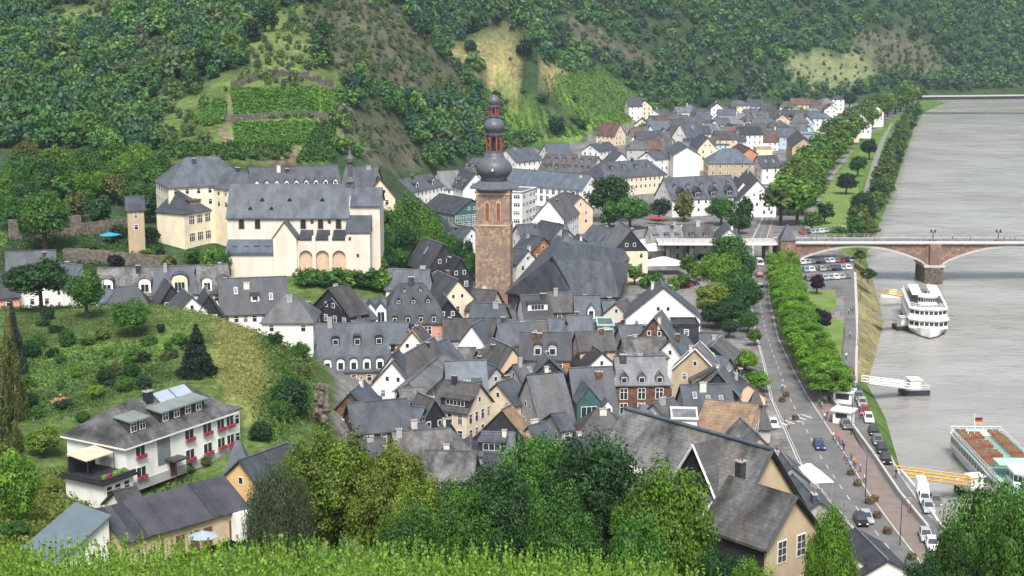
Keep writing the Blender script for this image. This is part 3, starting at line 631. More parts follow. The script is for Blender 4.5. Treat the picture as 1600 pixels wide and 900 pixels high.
# ---------------------------------------------------------------- cars and people
def car_proto():
    def body(kind):
        b = MB(); L, Wd = (4.3, 1.75) if kind == 'car' else (5.2, 1.95)
        hh = .78 if kind == 'car' else .95
        prof = [(-L/2, .28), (-L/2+.15, .22), (L/2-.15, .22), (L/2, .30), (L/2, .62), (L/2-.25, .72), (L/2-1.15, hh), (-L/2+.35, hh+.04), (-L/2, .72)]
        b.prism(prof, 'y', -Wd/2, Wd/2, 0)
        if kind == 'car': x0, x1, x2, x3, zt = -L/2+.25, -L/2+.75, L/2-1.95, L/2-1.2, 1.45
        else: x0, x1, x2, x3, zt = -L/2+.03, -L/2+.12, L/2-1.6, L/2-.85, 2.05
        w0, w1 = Wd/2-.06, Wd/2-.22; z0 = hh
        p = [(x0, -w0, z0), (x3, -w0, z0), (x3, w0, z0), (x0, w0, z0), (x1, -w1, zt), (x2, -w1, zt), (x2, w1, zt), (x1, w1, zt)]
        b.hexa(p, 0)
        gl = MB()
        def pane(q, e):
            c = np.mean(np.array(q), 0); n = np.cross(np.array(q[1])-q[0], np.array(q[2])-q[0]); n = n/np.linalg.norm(n)*.012
            gl.poly([tuple(c+(np.array(v)-c)*e+n) for v in q], 0)
        pane([p[1], p[2], p[6], p[5]], .86); pane([p[3], p[0], p[4], p[7]], .82)
        if kind == 'car': pane([p[0], p[1], p[5], p[4]], .84); pane([p[2], p[3], p[7], p[6]], .84)
        else:
            for s in (-1, 1):
                q = [(x3-1.2, s*(w0+.005), z0+.08), (x3-.25, s*(w0+.005), z0+.08), (x3-.6, s*(w1+.04), zt-.3), (x3-1.2, s*(w1+.04), zt-.3)]; gl.poly(q if s < 0 else q[::-1], 0)
        li = MB()
        li.box(L/2-.03, 0, .5, .08, .34, .14, 0)
        wh = MB()
        wh.v = []; wh.lathe([(.2, -.1), (.31, -.1), (.31, .1), (.2, .1)], 12, 0); wh.lathe([(.19, -.105), (.19, .108)], 10, 1)
        wm = wh.mesh('wheel', ['tyre', 'steel'])
        return b.mesh('body', ['paint']), gl.mesh('windows', ['glass']), li.mesh('headlight', ['frame']), wm, L, Wd
    return {k: body(k) for k in ('car', 'van')}
CARS = car_proto()
CARCOL = {'white': (.8, .8, .8), 'silver': (.42, .44, .46), 'grey': (.16, .165, .17), 'black': (.015, .015, .017), 'blue': (.03, .06, .16), 'red': (.35, .02, .025), 'pale blue': (.3, .42, .55), 'beige': (.5, .44, .33), 'green': (.03, .10, .06)}
def car(x, y, rot, col, label, kind='car', group=None, z=6.07):
    bm, gm_, lm, wm, L, Wd = CARS[kind]
    r = empty('parked_car' if kind == 'car' else 'van', (x, y, z), label, 'car' if kind == 'car' else 'van', rot, group)
    o = link('body', bm, r); o.color = (*CARCOL[col], 1); link('windows', gm_, r); [link('headlight', lm, r, (0, s*(Wd/2-.28), 0)) for s in (-1, 1)]
    for sx in (-1, 1):
        for sy in (-1, 1):
            w = link('wheel', wm, r, (sx*(L/2-.85), sy*(Wd/2-.06), .31)); w.rotation_euler = (pi/2, 0, 0)
    return r
def person_mesh(pose):
    J = {'walk': [((0, 0, .95), .135), ((0, 0, 1.12), .125), ((0, 0, 1.36), .15), ((0, 0, 1.5), .06), ((0, .02, 1.62), .10), ((0, .02, 1.72), .085),
                  ((.09, 0, .88), .09), ((.10, .16, .50), .062), ((.10, .12, .09), .045), ((.10, .26, .04), .04), ((-.09, 0, .88), .09), ((-.10, -.05, .48), .062), ((-.10, -.26, .12), .045), ((-.10, -.15, .04), .04),
                  ((.19, 0, 1.40), .062), ((.24, -.12, 1.14), .045), ((.24, .0, .90), .035), ((-.19, 0, 1.40), .062), ((-.24, .10, 1.14), .045), ((-.24, .24, .93), .035)],
         'stand': [((0, 0, .95), .135), ((0, 0, 1.12), .125), ((0, 0, 1.36), .15), ((0, 0, 1.5), .06), ((0, .02, 1.62), .10), ((0, .02, 1.72), .085),
                   ((.09, 0, .88), .09), ((.10, .02, .48), .062), ((.11, 0, .09), .045), ((.12, .14, .04), .04), ((-.09, 0, .88), .09), ((-.10, .02, .48), .062), ((-.11, 0, .09), .045), ((-.12, .14, .04), .04),
                   ((.19, 0, 1.40), .062), ((.25, .0, 1.13), .045), ((.20, .2, 1.06), .035), ((-.19, 0, 1.40), .062), ((-.25, 0, 1.13), .045), ((-.26, .06, .88), .035)]}[pose]
    E = [(0, 1), (1, 2), (2, 3), (3, 4), (4, 5), (0, 6), (6, 7), (7, 8), (8, 9), (0, 10), (10, 11), (11, 12), (12, 13), (2, 14), (14, 15), (15, 16), (2, 17), (17, 18), (18, 19)]
    me = bpy.data.meshes.new('skeleton'); me.from_pydata([j[0] for j in J], E, []); o = bpy.data.objects.new('skeleton', me); COL.objects.link(o)
    md = o.modifiers.new('s', 'SKIN'); sv = me.skin_vertices[0].data
    for i, j in enumerate(J): sv[i].radius = (j[1], j[1])
    sv[0].use_root = True; md.use_smooth_shade = True
    sd = o.modifiers.new('u', 'SUBSURF'); sd.levels = sd.render_levels = 1
    dg = bpy.context.evaluated_depsgraph_get(); dg.update(); out = bpy.data.meshes.new_from_object(o.evaluated_get(dg)); out.name = 'person'
    bpy.data.objects.remove(o)
    out.materials.clear()
    for k in ('skin', 'cloth', 'jeans', 'hair'): out.materials.append(M[k])
    for p in out.polygons:
        c = p.center; a = abs(c.x)
        if c.z > 1.66 or (c.z > 1.55 and c.y < -.03): k = 3
        elif c.z > 1.49: k = 0
        elif a > .17 and c.z < 1.10: k = 0
        elif c.z > .93: k = 1
        elif c.z > .10: k = 2
        else: k = 3
        p.material_index = k
    out.shade_smooth(); return out
PM = {p: person_mesh(p) for p in ('walk', 'stand')}
SHIRT = {'white': (.75, .75, .73), 'red': (.5, .03, .03), 'blue': (.05, .12, .35), 'black': (.02, .02, .025), 'pink': (.7, .12, .25), 'grey': (.25, .25, .27), 'green': (.05, .25, .12), 'beige': (.5, .42, .3), 'orange': (.6, .2, .04), 'pale blue': (.35, .5, .65)}
def person(x, y, rot, shirt, label, pose='walk', group=None, z=6.08):
    o = link('person', PM[pose], None, (x, y, z), rot, (TRP.uniform(.94, 1.05),)*3); o.color = (*SHIRT[shirt], 1)
    return tag(o, label, 'person', group)
TRP = random.Random(8)
# ---------------------------------------------------------------- landmarks
def st_tower():
    Y = 395.0; zr = lambda r: D(772, r, Y)[2]; x, _, _ = D(772, 400, Y)
    root = empty('church_tower', (x, Y+4, 5), 'tall brown stone church tower with stacked dark onion domes', 'church tower', radians(-4))
    L = lambda r: zr(r)-5
    b = MB(); w = 8.7; b.box(0, 0, 0, w, w, L(296), 0)
    for sx in (-1, 1):
        for sy in (-1, 1): b.box(sx*(w/2-.45), sy*(w/2-.45), 0, 1.35, 1.35, L(352), 0)
    for r in (352, 303): b.box(0, 0, L(r)-.2, w+.35, w+.35, .35, 1)
    b.build('shaft', ['towerstone', 'tan'], root)
    for k in range(4):
        a = k*pi/2
        for t in (-1.45, 1.45):
            q = link('belfry_window', winmesh(1.25, 5.2, 'tan', 'lantern', 'arch'), root, (t*cos(a)+(w/2)*sin(a), t*sin(a)-(w/2)*cos(a), L(345))); q.rotation_euler = (0, 0, a)
        for r in (377, 411, 445):
            q = link('slit_window', winmesh(.55, .8, 'tan', 'dark'), root, (w/2*sin(a), -w/2*cos(a), L(r))); q.rotation_euler = (0, 0, a)
    b = MB(); q = 2**.5
    b.lathe([(w/2*q+.6, L(296)), (w/2*q+.6, L(296)+.3), (w/2*q-.4, L(291)), (4.4, L(286)), (3.7, L(284.5))], 8, 0, ph=pi/8)
    b.build('skirt_roof', ['onion'], root)
    def onion(name, zb, zt, R, neck0, neck1):
        pr = []
        for i in range(13):
            t = i/12; a = -pi/2*.82+t*pi*.82+.0; zz = zb+(zt-zb)*t
            rr = max(neck0*(1-t)+neck1*t, R*sin(min(pi, pi*(t*.86+.12)))**.75)
            if i == 0: rr = neck0
            if i == 12: rr = neck1
            pr.append((rr, zz))
        MB().lathe(pr, 16, 0).build(name, ['onion'], root, smooth=True)
    onion('onion_dome', L(285), L(241), 4.75, 3.5, 2.5)
    q = MB(); q.hexa([(-.5, -4.9, L(268)), (.5, -4.9, L(268)), (.5, -3.8, L(268)), (-.5, -3.8, L(268)), (-.05, -4.75, L(259)), (.05, -4.75, L(259)), (.05, -3.8, L(259)), (-.05, -3.8, L(259))], 0)
    q.poly([(-.25, -4.93, L(267)), (.25, -4.93, L(267)), (.12, -4.9, L(263)), (-.12, -4.9, L(263))], 1); q.build('dome_hatch', ['onion', 'frame'], root)
    def lantern(r0, r1, R, n):
        b = MB(); z0, z1 = L(r0), L(r1)
        b.lathe([(R+.35, z0), (R+.35, z0+.35), (R, z0+.35), (R, z0+.7)], 8, 1, ph=pi/8)
        for k in range(8):
            a = k*pi/4+pi/8; b.box(R*.9*cos(a), R*.9*sin(a), z0+.5, .42, .42, z1-z0-.9, 0, a)
        b.lathe([(R*.55, z0+.5), (R*.55, z1-.3)], 8, 2); b.lathe([(R, z1-.75), (R, z1-.3), (R+.4, z1-.25), (R+.4, z1), (R*.8, z1+.1)], 8, 1, ph=pi/8)
        b.build('lantern', ['lantern', 'onion', 'dark'], root)
    lantern(242, 211, 2.2, 8); onion('small_onion', L(212), L(183), 2.75, 2.0, 1.2); lantern(184, 167, 1.35, 8); onion('top_onion', L(168), L(149), 1.5, 1.2, .15)
    b = MB(); b.tube((0, 0, L(150)), (0, 0, L(137)), .09, .05, 6); b.lathe([(.02, L(146)), (.3, L(145)), (.02, L(144))], 8); b.tube((-.5, 0, L(140)), (.5, 0, L(140)), .06, .06, 5); b.build('cross', ['dark'], root)
st_tower()

def big_church():                          # nave behind the tower: long hipped slate roof, cross roof and choir cone
    root = empty('parish_church', (*G(862, 445, 12), 6), 'large slate roofed church nave beside the brown onion tower', 'church')
    ox, oy = G(862, 445, 12)
    P = lambda px, py, z: (G(px, py, z)[0]-ox, G(px, py, z)[1]-oy, z-6)
    b = MB(); zr, ze = 23.0, 12.5
    a0, a1 = P(861, 402, zr), P(880, 378, zr+1)           # main ridge
    e = [P(789, 458, ze), P(893, 470, ze), P(1000, 392, ze), P(870, 366, ze)]
    for q in ([e[0], e[1], a0], [e[1], e[2], a1, a0], [e[2], e[3], a1], [e[3], e[0], a0, a1]): b.poly(q, 0)
    b.poly([(x, y, z-.3) for x, y, z in e][::-1], 0)
    b.build('nave_roof', ['slate'], root)
    t0, t1 = P(866, 405, zr-1), P(953, 409, zr-2)        # cross roof to the right
    f = [P(894, 466, ze), P(968, 464, ze), P(985, 412, ze), P(900, 395, ze)]
    b = MB()
    for q in ([f[0], f[1], t1, t0], [f[1], f[2], t1], [f[2], f[3], t0, t1]): b.poly(q, 0)
    b.build('cross_roof', ['slate'], root)
    m = P(895, 462, ze+.4); q = MB(); q.tube(a0, m, .5, .5, 5); q.build('valley_gutter', ['dark'], root)
    w = MB(); c = np.mean(np.array(e), 0)
    pl = [tuple(c+(np.array(p)-c)*.96) for p in e]
    for i in range(4):
        p, q_ = pl[i-1], pl[i]; w.poly([(p[0], p[1], 0), (q_[0], q_[1], 0), (q_[0], q_[1], q_[2]), (p[0], p[1], p[2])], 0)
    w.build('wall', ['stone'], root)
    ap = P(885, 370, 24.5); k = MB(); k.lathe([(8.2, 9.0), (8.2, 9.3), (1.0, ap[2]), (.1, ap[2]+.4)], 12, 0, ap[0], ap[1]+1.5); k.build('choir_roof', ['slate'], root)
    k = MB(); k.lathe([(.9, ap[2]-1), (.8, ap[2]+1.5), (1.0, ap[2]+1.6), (.45, ap[2]+3), (.12, ap[2]+8.5), (.02, ap[2]+9)], 8, 0, ap[0]-.2, ap[1]+1.5); k.build('ridge_turret', ['onion'], root)
big_church()

def monastery():
    Yf = 366.0
    x0 = D(357, 400, Yf)[0]; x1 = D(546, 400, Yf)[0]; x2 = D(581, 400, Yf)[0]
    zl = lambda r, Y=Yf: D(450, r, Y)[2]
    base = zl(424); ze = zl(339); W = 13.5; zr = D(450, 289, Yf+W/2)[2]
    root = empty('monastery_church', ((x0+x2)/2, Yf, base-2), 'long cream monastery church with grey roof and three blind arches', 'church')
    cx = (x0+x2)/2; X = lambda px: D(px, 400, Yf)[0]-cx; Z = lambda r, Y=Yf: zl(r, Y)-base+2
    b = MB(); b.prism([(0, 0), (W, 0), (W, Z(339)), (W/2, zr-base+1.8), (0, Z(339))], 'x', x0-cx, x1-cx, 0); b.build('wall', ['pale'], root)
    r = MB(); s = (zr-ze)/(W/2); o = .5
    r.prism([(-o, Z(339)-o*s), (W/2, zr-base+2), (W+o, Z(339)-o*s), (W+o, Z(339)-o*s+.3), (W/2, zr-base+2.3), (-o, Z(339)-o*s+.3)], 'x', x0-cx-.3, x1-cx+.2, 0)
    ro = r.build('roof', ['slate'], root)
    for px, py in ((409, 305), (452, 304), (503, 303), (425, 322), (392, 322)):
        y = 3.0 if py < 310 else 1.2
        link('roof_vent', dormermesh('gable', .7, .5, s, 'dark', 'dslate', 'dark', 'dark'), ro, (X(px), y, Z(339)+y*s+.1))
    # choir, lower and to the right
    q = MB(); W2 = 11; q.prism([(1, 0), (W2+1, 0), (W2+1, Z(322)), (W2/2+1, zr-base+1), (1, Z(322))], 'x', x1-cx, x2-cx+2, 0); q.build('choir_wall', ['pale'], root)
    q = MB(); s2 = (zr-base+1-Z(322))/(W2/2); q.prism([(.5, Z(322)-.5*s2), (W2/2+1, zr-base+1.2), (W2+1.5, Z(322)-.5*s2), (W2+1.5, Z(322)-.5*s2+.3), (W2/2+1, zr-base+1.5), (.5, Z(322)-.5*s2+.3)], 'x', x1-cx+.2, x2-cx+2.4, 0); q.build('choir_roof', ['slate'], root)
    # front block right
    q = MB(); q.box((X(545)+X(581))/2, -1.6, 0, X(581)-X(545), 5.2, Z(361), 0); q.build('side_chapel', ['pale'], root)
    q = MB(); a, c = X(543), X(582); q.hexa([(a, -4.4, Z(361)), (c, -4.4, Z(361)), (c, 1.0, Z(361)), (a, 1.0, Z(361)), (a, -4.4, Z(361)+.3), (c, -4.4, Z(361)+.3), (c, 1.0, Z(337)), (a, 1.0, Z(337))], 0); q.build('chapel_roof', ['slate'], root)
    # gabled stair block
    a, c = X(432), X(468); m = (a+c)/2; q = MB()
    q.prism([(a, 0), (c, 0), (c, Z(368)), (m, Z(344)), (a, Z(368))], 'y', -4.6, 1, 0); q.build('gabled_block', ['pale'], root)
    q = MB()
    for sx, e in ((-1, a), (1, c)):
        q.hexa([(e+sx*.3, -4.9, Z(370)), (m, -4.9, Z(343)), (m, 1.5, Z(343)), (e+sx*.3, 1.5, Z(370)), (e+sx*.3, -4.9, Z(370)+.3), (m, -4.9, Z(343)+.3), (m, 1.5, Z(343)+.3), (e+sx*.3, 1.5, Z(370)+.3)], 0)
    q.build('block_roof', ['slate'], root)
    # arcade: three tall blind arches between buttresses
    a, c = X(468), X(545); n = 3; wv = (c-a)/n
    q = MB(); q.box((a+c)/2, -1.3, 0, c-a, 2.6, Z(372), 0)
    for i in range(n+1): q.box(a+i*wv, -3.0, 0, .8, 1.2, Z(366 if i else 372), 0)
    q.box((a+c)/2, -2.9, Z(388), c-a, .8, Z(372)-Z(388), 0)
    q.build('arcade_wall', ['pale'], root)
    for i in range(n):
        xm = a+(i+.5)*wv; rr = wv/2-.4; zc = Z(398)
        k = MB(); top = Z(388)+.02
        pts = [(xm-wv/2+.02, zc)]+[(xm+rr*cos(t), zc+rr*sin(t)*1.0) for t in np.linspace(pi, 0, 11)]+[(xm+wv/2-.02, zc), (xm+wv/2-.02, top+1.2), (xm-wv/2+.02, top+1.2)]
        k.prism(pts, 'y', -3.32, -2.6, 0)
        k.build('arch_spandrel', ['pale'], root)
        k = MB(); k.box(xm, -2.62, 0, 2*rr, .05, zc+rr, 0); k.build('arch_recess', ['peach'], root)
        k = MB(); x_ = xm; k.hexa([(x_-wv/2+.45, -3.5, Z(372)), (x_+wv/2-.45, -3.5, Z(372)), (x_+wv/2-.45, .02, Z(372)), (x_-wv/2+.45, .02, Z(372)), (x_-wv/2+.45, -3.5, Z(372)+.25), (x_+wv/2-.45, -3.5, Z(372)+.25), (x_+wv/2-.45, .02, Z(359)), (x_-wv/2+.45, .02, Z(359))], 0); k.build('lean_to_roof', ['dslate'], root)
    # windows
    for px in (379, 404, 475, 502, 530):
        link('arched_window', winmesh(1.6, 2.7, 'tan', 'glass', 'arch'), root, (X(px), -.02, Z(358)))
    for px in (489, 516): link('window', winmesh(.9, 1.2, 'tan', 'glass'), root, (X(px), -.02, Z(350)))
    for px, py in ((550, 372), (562, 398)): link('window', winmesh(.7, 1.0, 'tan', 'glass'), root, (X(px), -4.22, Z(py)))
    # low annex left
    a, c = X(359), X(431); q = MB(); q.box((a+c)/2, -1.5, 0, c-a, 4.6, Z(393), 0); q.build('annex_wall', ['pale'], root)
    q = MB(); q.hexa([(a-.3, -4.2, Z(394)), (c, -4.2, Z(394)), (c, .0, Z(394)), (a-.3, .0, Z(394)), (a-.3, -4.2, Z(390)), (c, -4.2, Z(390)), (c, .0, Z(374)), (a-.3, 0, Z(374))], 0); q.build('annex_roof', ['bslate'], root)
    for px in (370, 388, 404, 420): link('rooflight', dormermesh('shed', .9, .5, .6, 'sash', 'bslate'), root, (X(px), -2.2, Z(388)+.4))
    # ridge turret
    k = MB(); tx = X(545); zt = Z(290, Yf+W/2); k.box(tx, W/2, zt-3, 1.9, 1.9, 4.0, 0)
    k.lathe([(1.5, zt+1), (.55, zt+2.2), (.5, zt+5.2), (.95, zt+5.8), (1.05, zt+6.6), (.4, zt+7.6), (.08, zt+9.5), (.03, zt+11)], 8, 0, tx, W/2); k.build('ridge_turret', ['onion'], root)
monastery()

# ---------------------------------------------------------------- the houses one can tell apart: ridge ends on the photo, ridge height, width, rise
HS = house
# behind and beside the monastery
HS((388, 263), (528, 259), 42, 11, 5, 'slate', 'pale', 'long grey roofed monastery wing with little dormers behind the church', chim=2, dorm=[(9, 'gable', 1.2, .9, .12, 'white', -1, .9)])
HS((540, 261), (592, 262), 39.5, 12, 6, 'slate', 'cream', 'slate roofed wing with cream gable right of the monastery turret', rot=None, chim=1)
HS((580, 266), (594, 280), 37, 8, 5, 'slate', 'cream', 'cream walled gabled block at the right end of the monastery', chim=0)
HS((290, 246), (340, 244), 44, 17, 6.5, 'slate', 'yellow', 'broad hipped slate roof of the rear yellow monastery school', 'hip', chim=1, name='school_building', cat='building')
HS((336, 262), (392, 268), 41, 12, 4, 'slate', 'cream', 'cream walled hipped wing between rear school and monastery church', 'hip', chim=1, base=20)
def yellow_school():
    r = HS((277, 293.4), (297, 290.6), 37.2, 9.6, 5.8, 'slate', 'yellow', 'yellow monastery building with two rows of tall triple windows', 'hip', chim=2, win=False, base=19.5, hipk=.6, name='school_building', cat='building', dorm=[(1, 'shed', 4, .9, .25, 'redp', -1)])
    W = 9.6; wm = [c for c in r.children if c.name.startswith('wall')][0].data
    hl = max(abs(v.co.x) for v in wm.vertices); ze = max(v.co.z for v in wm.vertices)
    for f in range(2):
        for i in range(3): link('triple_window', winmesh(2.1, 2.3), r, (hl-1.9-i*2.9, -W/2, ze-3.2-f*4.4))
yellow_school()
HS((322, 300), (372, 303), 34.5, 9, 4, 'slate', 'ochre', 'ochre walled extension between yellow school and monastery church', chim=0, base=19, wfr='frame', gap=3.2)
HS((195, 311), (226, 310), 35.5, 5.5, 2.6, 'slate', 'tan', 'narrow brown tower house standing alone in the garden', 'shed', chim=0, floors=2, gap=1.9, name='tower_house', base=21)
# the street below the monastery
HS((152, 420), (252, 419), 26, 10, 5, 'moss', 'white', 'grey roofed row house with pink round gable left of two dark roofs', chim=1, dorm=[(2, 'round', 2.6, 2.2, .05, 'white', -1, .62)])
HS((240, 418), (312, 416), 26.3, 10, 5, 'slate', 'white', 'row house with big cream dormer below the yellow school', chim=1, dorm=[(1, 'round', 3.4, 2.6, .02, 'cream', -1, .1, .08)])
HS((305, 417), (356, 414), 26.8, 10, 5, 'moss', 'white', 'row house with two pointed white dormers below the monastery', chim=1, dorm=[(2, 'round', 2.1, 2.2, .04, 'white', -1, .6)])
HS((258, 434), (268, 446), 25.4, 8, 6, 'dslate', 'slatewall', 'dark steep gabled house in front of the cream dormer', chim=0)
HS((184, 448), (214, 447), 25.4, 9, 5, 'dslate', 'slatewall', 'low dark hipped house at the left of the dark gables', 'hip', chim=0)
HS((320, 448), (326, 462), 25.4, 8, 6.5, 'dslate', 'slatewall', 'dark pointed gable house left of the half timbered one', chim=0)
HS((284, 452), (300, 464), 25.4, 7, 3.5, 'dslate', 'white', 'small dark roofed shed house with white front between gables', chim=0)
HS((340, 437), (448, 433), 25.5, 11, 6.4, 'dslate', 'white', 'white half timbered house with long dark slate roof and skylights', chim=1, sky=3, dorm=[(1, 'shed', 1.8, 1.3, .3, 'white', -1, 0, .02)], gap=1.8)
HS((8, 395), (88, 392), 30, 10, 6, 'slate', 'white', 'grey roofed white house behind the big dark tree', chim=1)
HS((-14, 432), (26, 429), 26, 9, 4, 'dslate', 'pink', 'pink walled house cut by the left photo edge', chim=1)
HS((92, 412), (130, 416), 27.5, 8, 4, 'slate', 'white', 'small white gabled house between two garden trees', chim=1)
HS((165, 452), (182, 456), 24, 5, 2, 'bslate', 'white', 'white garden pavilion with grey roof beside the grassy knoll', chim=0, gap=2)
HS((398, 440), (424, 436), 24.5, 9, 5, 'slate', 'white', 'slate house with two white posts at the end of the row', chim=2, dorm=[(2, 'gable', 1.0, 1.8, .1, 'white', -1, .5)])
HS((446, 460), (462, 460), 25, 11, 4.6, 'lslate', 'white', 'light grey hip roofed house with a recessed white balcony', 'hip', chim=1, floors=1)
HS((513, 452), (545, 446), 24.5, 12, 5, 'brslate', 'slatewall', 'dark clad gable house with brownish roof below the hedge', chim=1, gm='slatewall')
HS((519, 467), (556, 459), 22.5, 12, 4.5, 'slate', 'brick', 'house with pale barge boards and a black open gable', chim=0, gm='slatewall', verge='lslate')
HS((566, 468), (604, 467), 20.5, 9, 4.5, 'slate', 'white', 'white house with two tall pointed pink gables', chim=0, dorm=[(2, 'gable', 2.3, 3.2, -.05, 'white', -1, .5)])
HS((624, 443), (662, 442), 23.4, 12.5, 4.6, 'slate', 'pink', 'pink town hall like house with tall mansard roof and many dormers', 'mansard', lr=3.2, li=.7, hipk=.62, chim=1, wsize=(1.7, 1.9), gap=4.4, dorm=[(4, 'lowround', 1.1, 1.3, 0, 'dframe', -1, .72), (3, 'gable', 1.0, .8, .2, 'dark', -1, .55), (2, 'gable', .8, .6, .65, 'dark', -1, .3)])
HS((682, 424), (716, 438), 20.5, 10, 5.5, 'dslate', 'cream', 'cream walled house with big dark roof left of the tower', chim=1, wsize=(1, 1.9), base=4)
HS((660, 372), (694, 382), 25, 9, 6, 'dslate', 'slatewall', 'black slate gable house among the trees left of the tower', chim=1, gm='slatewall', sky=1)
HS((700, 398), (720, 405), 22, 7, 5, 'dslate', 'slatewall', 'small dark steep roof just left of the tower', chim=1)
HS((664, 432), (690, 425), 19.5, 7, 4, 'slate', 'white', 'white fronted low house before the black slate gable', chim=1)
HS((692, 458), (700, 470), 18.5, 7, 4.5, 'dslate', 'slatewall', 'narrow dark gable beside the pink mansard house', chim=0, wgl='sash')
HS((738, 452), (778, 455), 17.5, 9, 4, 'brslate', 'cream', 'brown roofed house at the foot of the church tower', chim=1)
HS((738, 474), (792, 477), 17.0, 8, 3.6, 'bslate', 'greyw', 'grey house with a light roof and tan gable below the tower', chim=1)
HS((690, 500), (796, 497), 16.5, 8, 3.4, 'brslate', 'greyw', 'long low brown roof behind the white gabled house', chim=1)
HS((737, 509), (752, 501), 17.8, 8, 5.2, 'slate', 'white', 'white plastered house with blank gable and grey side roof', chim=0, win=False)
HS((776, 507), (832, 505), 17, 9, 3.5, 'slate', 'white', 'grey roofed white house right of the blank gable', chim=1)
HS((768, 530), (802, 545), 18, 10, 6.5, 'brslate', 'peach', 'steep brown roofed house with rusty gable', chim=1)
HS((812, 463), (858, 461), 18.0, 9.5, 4.6, 'dslate', 'white', 'dark slate house with one wide white dormer', chim=1, dorm=[(1, 'shed', 4.6, 1.5, .35, 'white')])
HS((854, 458), (894, 458), 17.5, 8, 3.5, 'brslate', 'brick', 'brown house with a roof terrace behind the church nave', chim=1)
HS((896, 463), (938, 463), 17.5, 9, 4.8, 'bslate', 'greyw', 'blue slate house with one white pointed dormer', chim=1, dorm=[(1, 'gable', 1.6, 2.2, .05, 'white', -1, 0, .15)])
HS((939, 471), (961, 470), 16.5, 7, 3.8, 'bslate', 'greyw', 'narrow blue roofed house between dormer house and white gable', chim=1)
HS((1032, 437), (1037, 450), 21.5, 16.5, 6.8, 'slate', 'white', 'large white gabled house with scattered small windows', chim=2, gap=3.4, wsize=(1.0, 1.2))
HS((962, 474), (980, 468), 17, 7, 3, 'brslate', 'pale', 'pale lean house attached left of the large white gable', chim=0)
HS((795, 502), (856, 503), 16.5, 8, 3.6, 'brslate', 'greyw', 'brownish roofed house with two bright skylights', chim=1, sky=2)
HS((884, 494), (926, 494), 16.3, 8, 3.8, 'slate', 'dslate', 'grey house with a row of five dark attic windows', chim=1, gap=1.4, wsize=(.7, .7))
HS((930, 498), (960, 498), 15.5, 8, 1, 'lslate', 'mint', 'flat roofed house with pale mint balcony bands', 'flat', chim=0, L=None)
HS((812, 520), (894, 521), 16.8, 9, 4.4, 'dslate', 'orangebrick', 'orange brick house with two rounded dormers in a dark roof', chim=2, dorm=[(2, 'round', 1.7, 1.7, .1, 'greyw', -1, .3)])
HS((856, 498), (884, 500), 16.2, 6, 2.5, 'bslate', 'greyw', 'tiny blue gabled roof between dormers and terrace', chim=0)
HS((898, 520), (958, 518), 15.5, 8, 3, 'brslate', 'peach', 'peach walled house with a tall plastered chimney', chim=2)
HS((965, 510), (1030, 508), 16, 9, 3.5, 'slate', 'greyw', 'grey house with flat skylights beside the pale barge board', chim=1)
HS((1022, 497), (1034, 486), 18.5, 8, 5, 'slate', 'brick', 'house with silver edged gable before the big white one', chim=1, verge='lslate')
HS((1048, 498), (1092, 498), 16.5, 7, 1, 'dslate', 'slatewall', 'boxy dark slate clad house with white corner windows', 'flat', chim=0, wgl='sash', gap=4)
HS((970, 530), (1040, 528), 15.5, 8, 3, 'moss', 'greyw', 'low mossy roof with three round vents', chim=2)
HS((1046, 532), (1072, 524), 16, 8, 4, 'slate', 'white', 'small grey gable with roof terrace right of the mossy roof', chim=1)
HS((1086, 546), (1094, 534), 16.5, 9, 4.4, 'moss', 'tan', 'tan gabled house with white edged mossy roof near the avenue', chim=1, verge='white')
HS((1100, 556), (1140, 560), 13.5, 8, 2.4, 'bslate', 'greyw', 'low blue grey workshop roof beside the street trees', chim=0, sky=1)
HS((1062, 603), (1142, 601), 15.2, 9, 4, 'slate', 'greyw', 'long slate house with three small skylights and a ridge lantern', chim=1, sky=3)
HS((1122, 583), (1128, 572), 15.5, 7.5, 4, 'slate', 'slatewall', 'dark gabled house above the three skylights', chim=0, gm='slatewall', verge='moss')
HS((1144, 580), (1170, 600), 12, 7, 2.6, 'brslate', 'peach', 'low row of shops along the avenue street trees', chim=2)
HS((1180, 610), (1183, 610), 15, 5.2, 6, 'dslate', 'greyw', 'small dark pyramid roofed corner turret by the main road', 'pyramid', chim=0, name='corner_turret', hipk=.8)
HS((1102, 626), (1186, 633), 13.8, 21, 3.0, 'tanroof', 'tan', 'broad low tan roofed hall right of the mossy roofs', chim=0)
HS((1156, 654), (1188, 684), 14.5, 9, 4.4, 'moss', 'peach', 'mottled slate roofed house with tan gable next to the hall', chim=0, sky=1)
HS((1046, 640), (1092, 641), 13.8, 7, 1, 'lslate', 'white', 'small white house with green window boxes', 'flat', chim=0, wfr='greenp')
HS((1020, 632), (1052, 622), 14, 8, 3.5, 'brslate', 'greyw', 'grey sloping roof left of the green boxed house', chim=1)
HS((958, 557), (1040, 556), 18.6, 7.5, 2.7, 'lslate', 'brick', 'brown brick house with pale mansard top and white crossbar windows', 'mansard', lr=1.9, li=.7, hipk=.12, chim=2, wsize=(1.5, 2.2), gap=3.0, dorm=[(3, 'low', 1.4, 1.3, 0, 'lslate', -1, .7)])
HS((888, 577), (956, 574), 18.2, 15, 9, 'slate', 'slatewall', 'tall slate roof with a teal glazed gable front', chim=2, dorm=[(1, 'gable', 4.4, 4.2, .02, 'teal', -1, 0, -.26), (1, 'gable', 1.7, 2.0, .14, 'white', -1, 0, .24)])
HS((822, 588), (880, 583), 17.5, 14, 7.5, 'lslate', 'greyw', 'wide pale slate roof with weathered patches left of glazed gable', chim=1)
HS((850, 551), (858, 562), 17.5, 9, 4.2, 'slate', 'dslate', 'grey gable above the wide pale slate roof', chim=1)
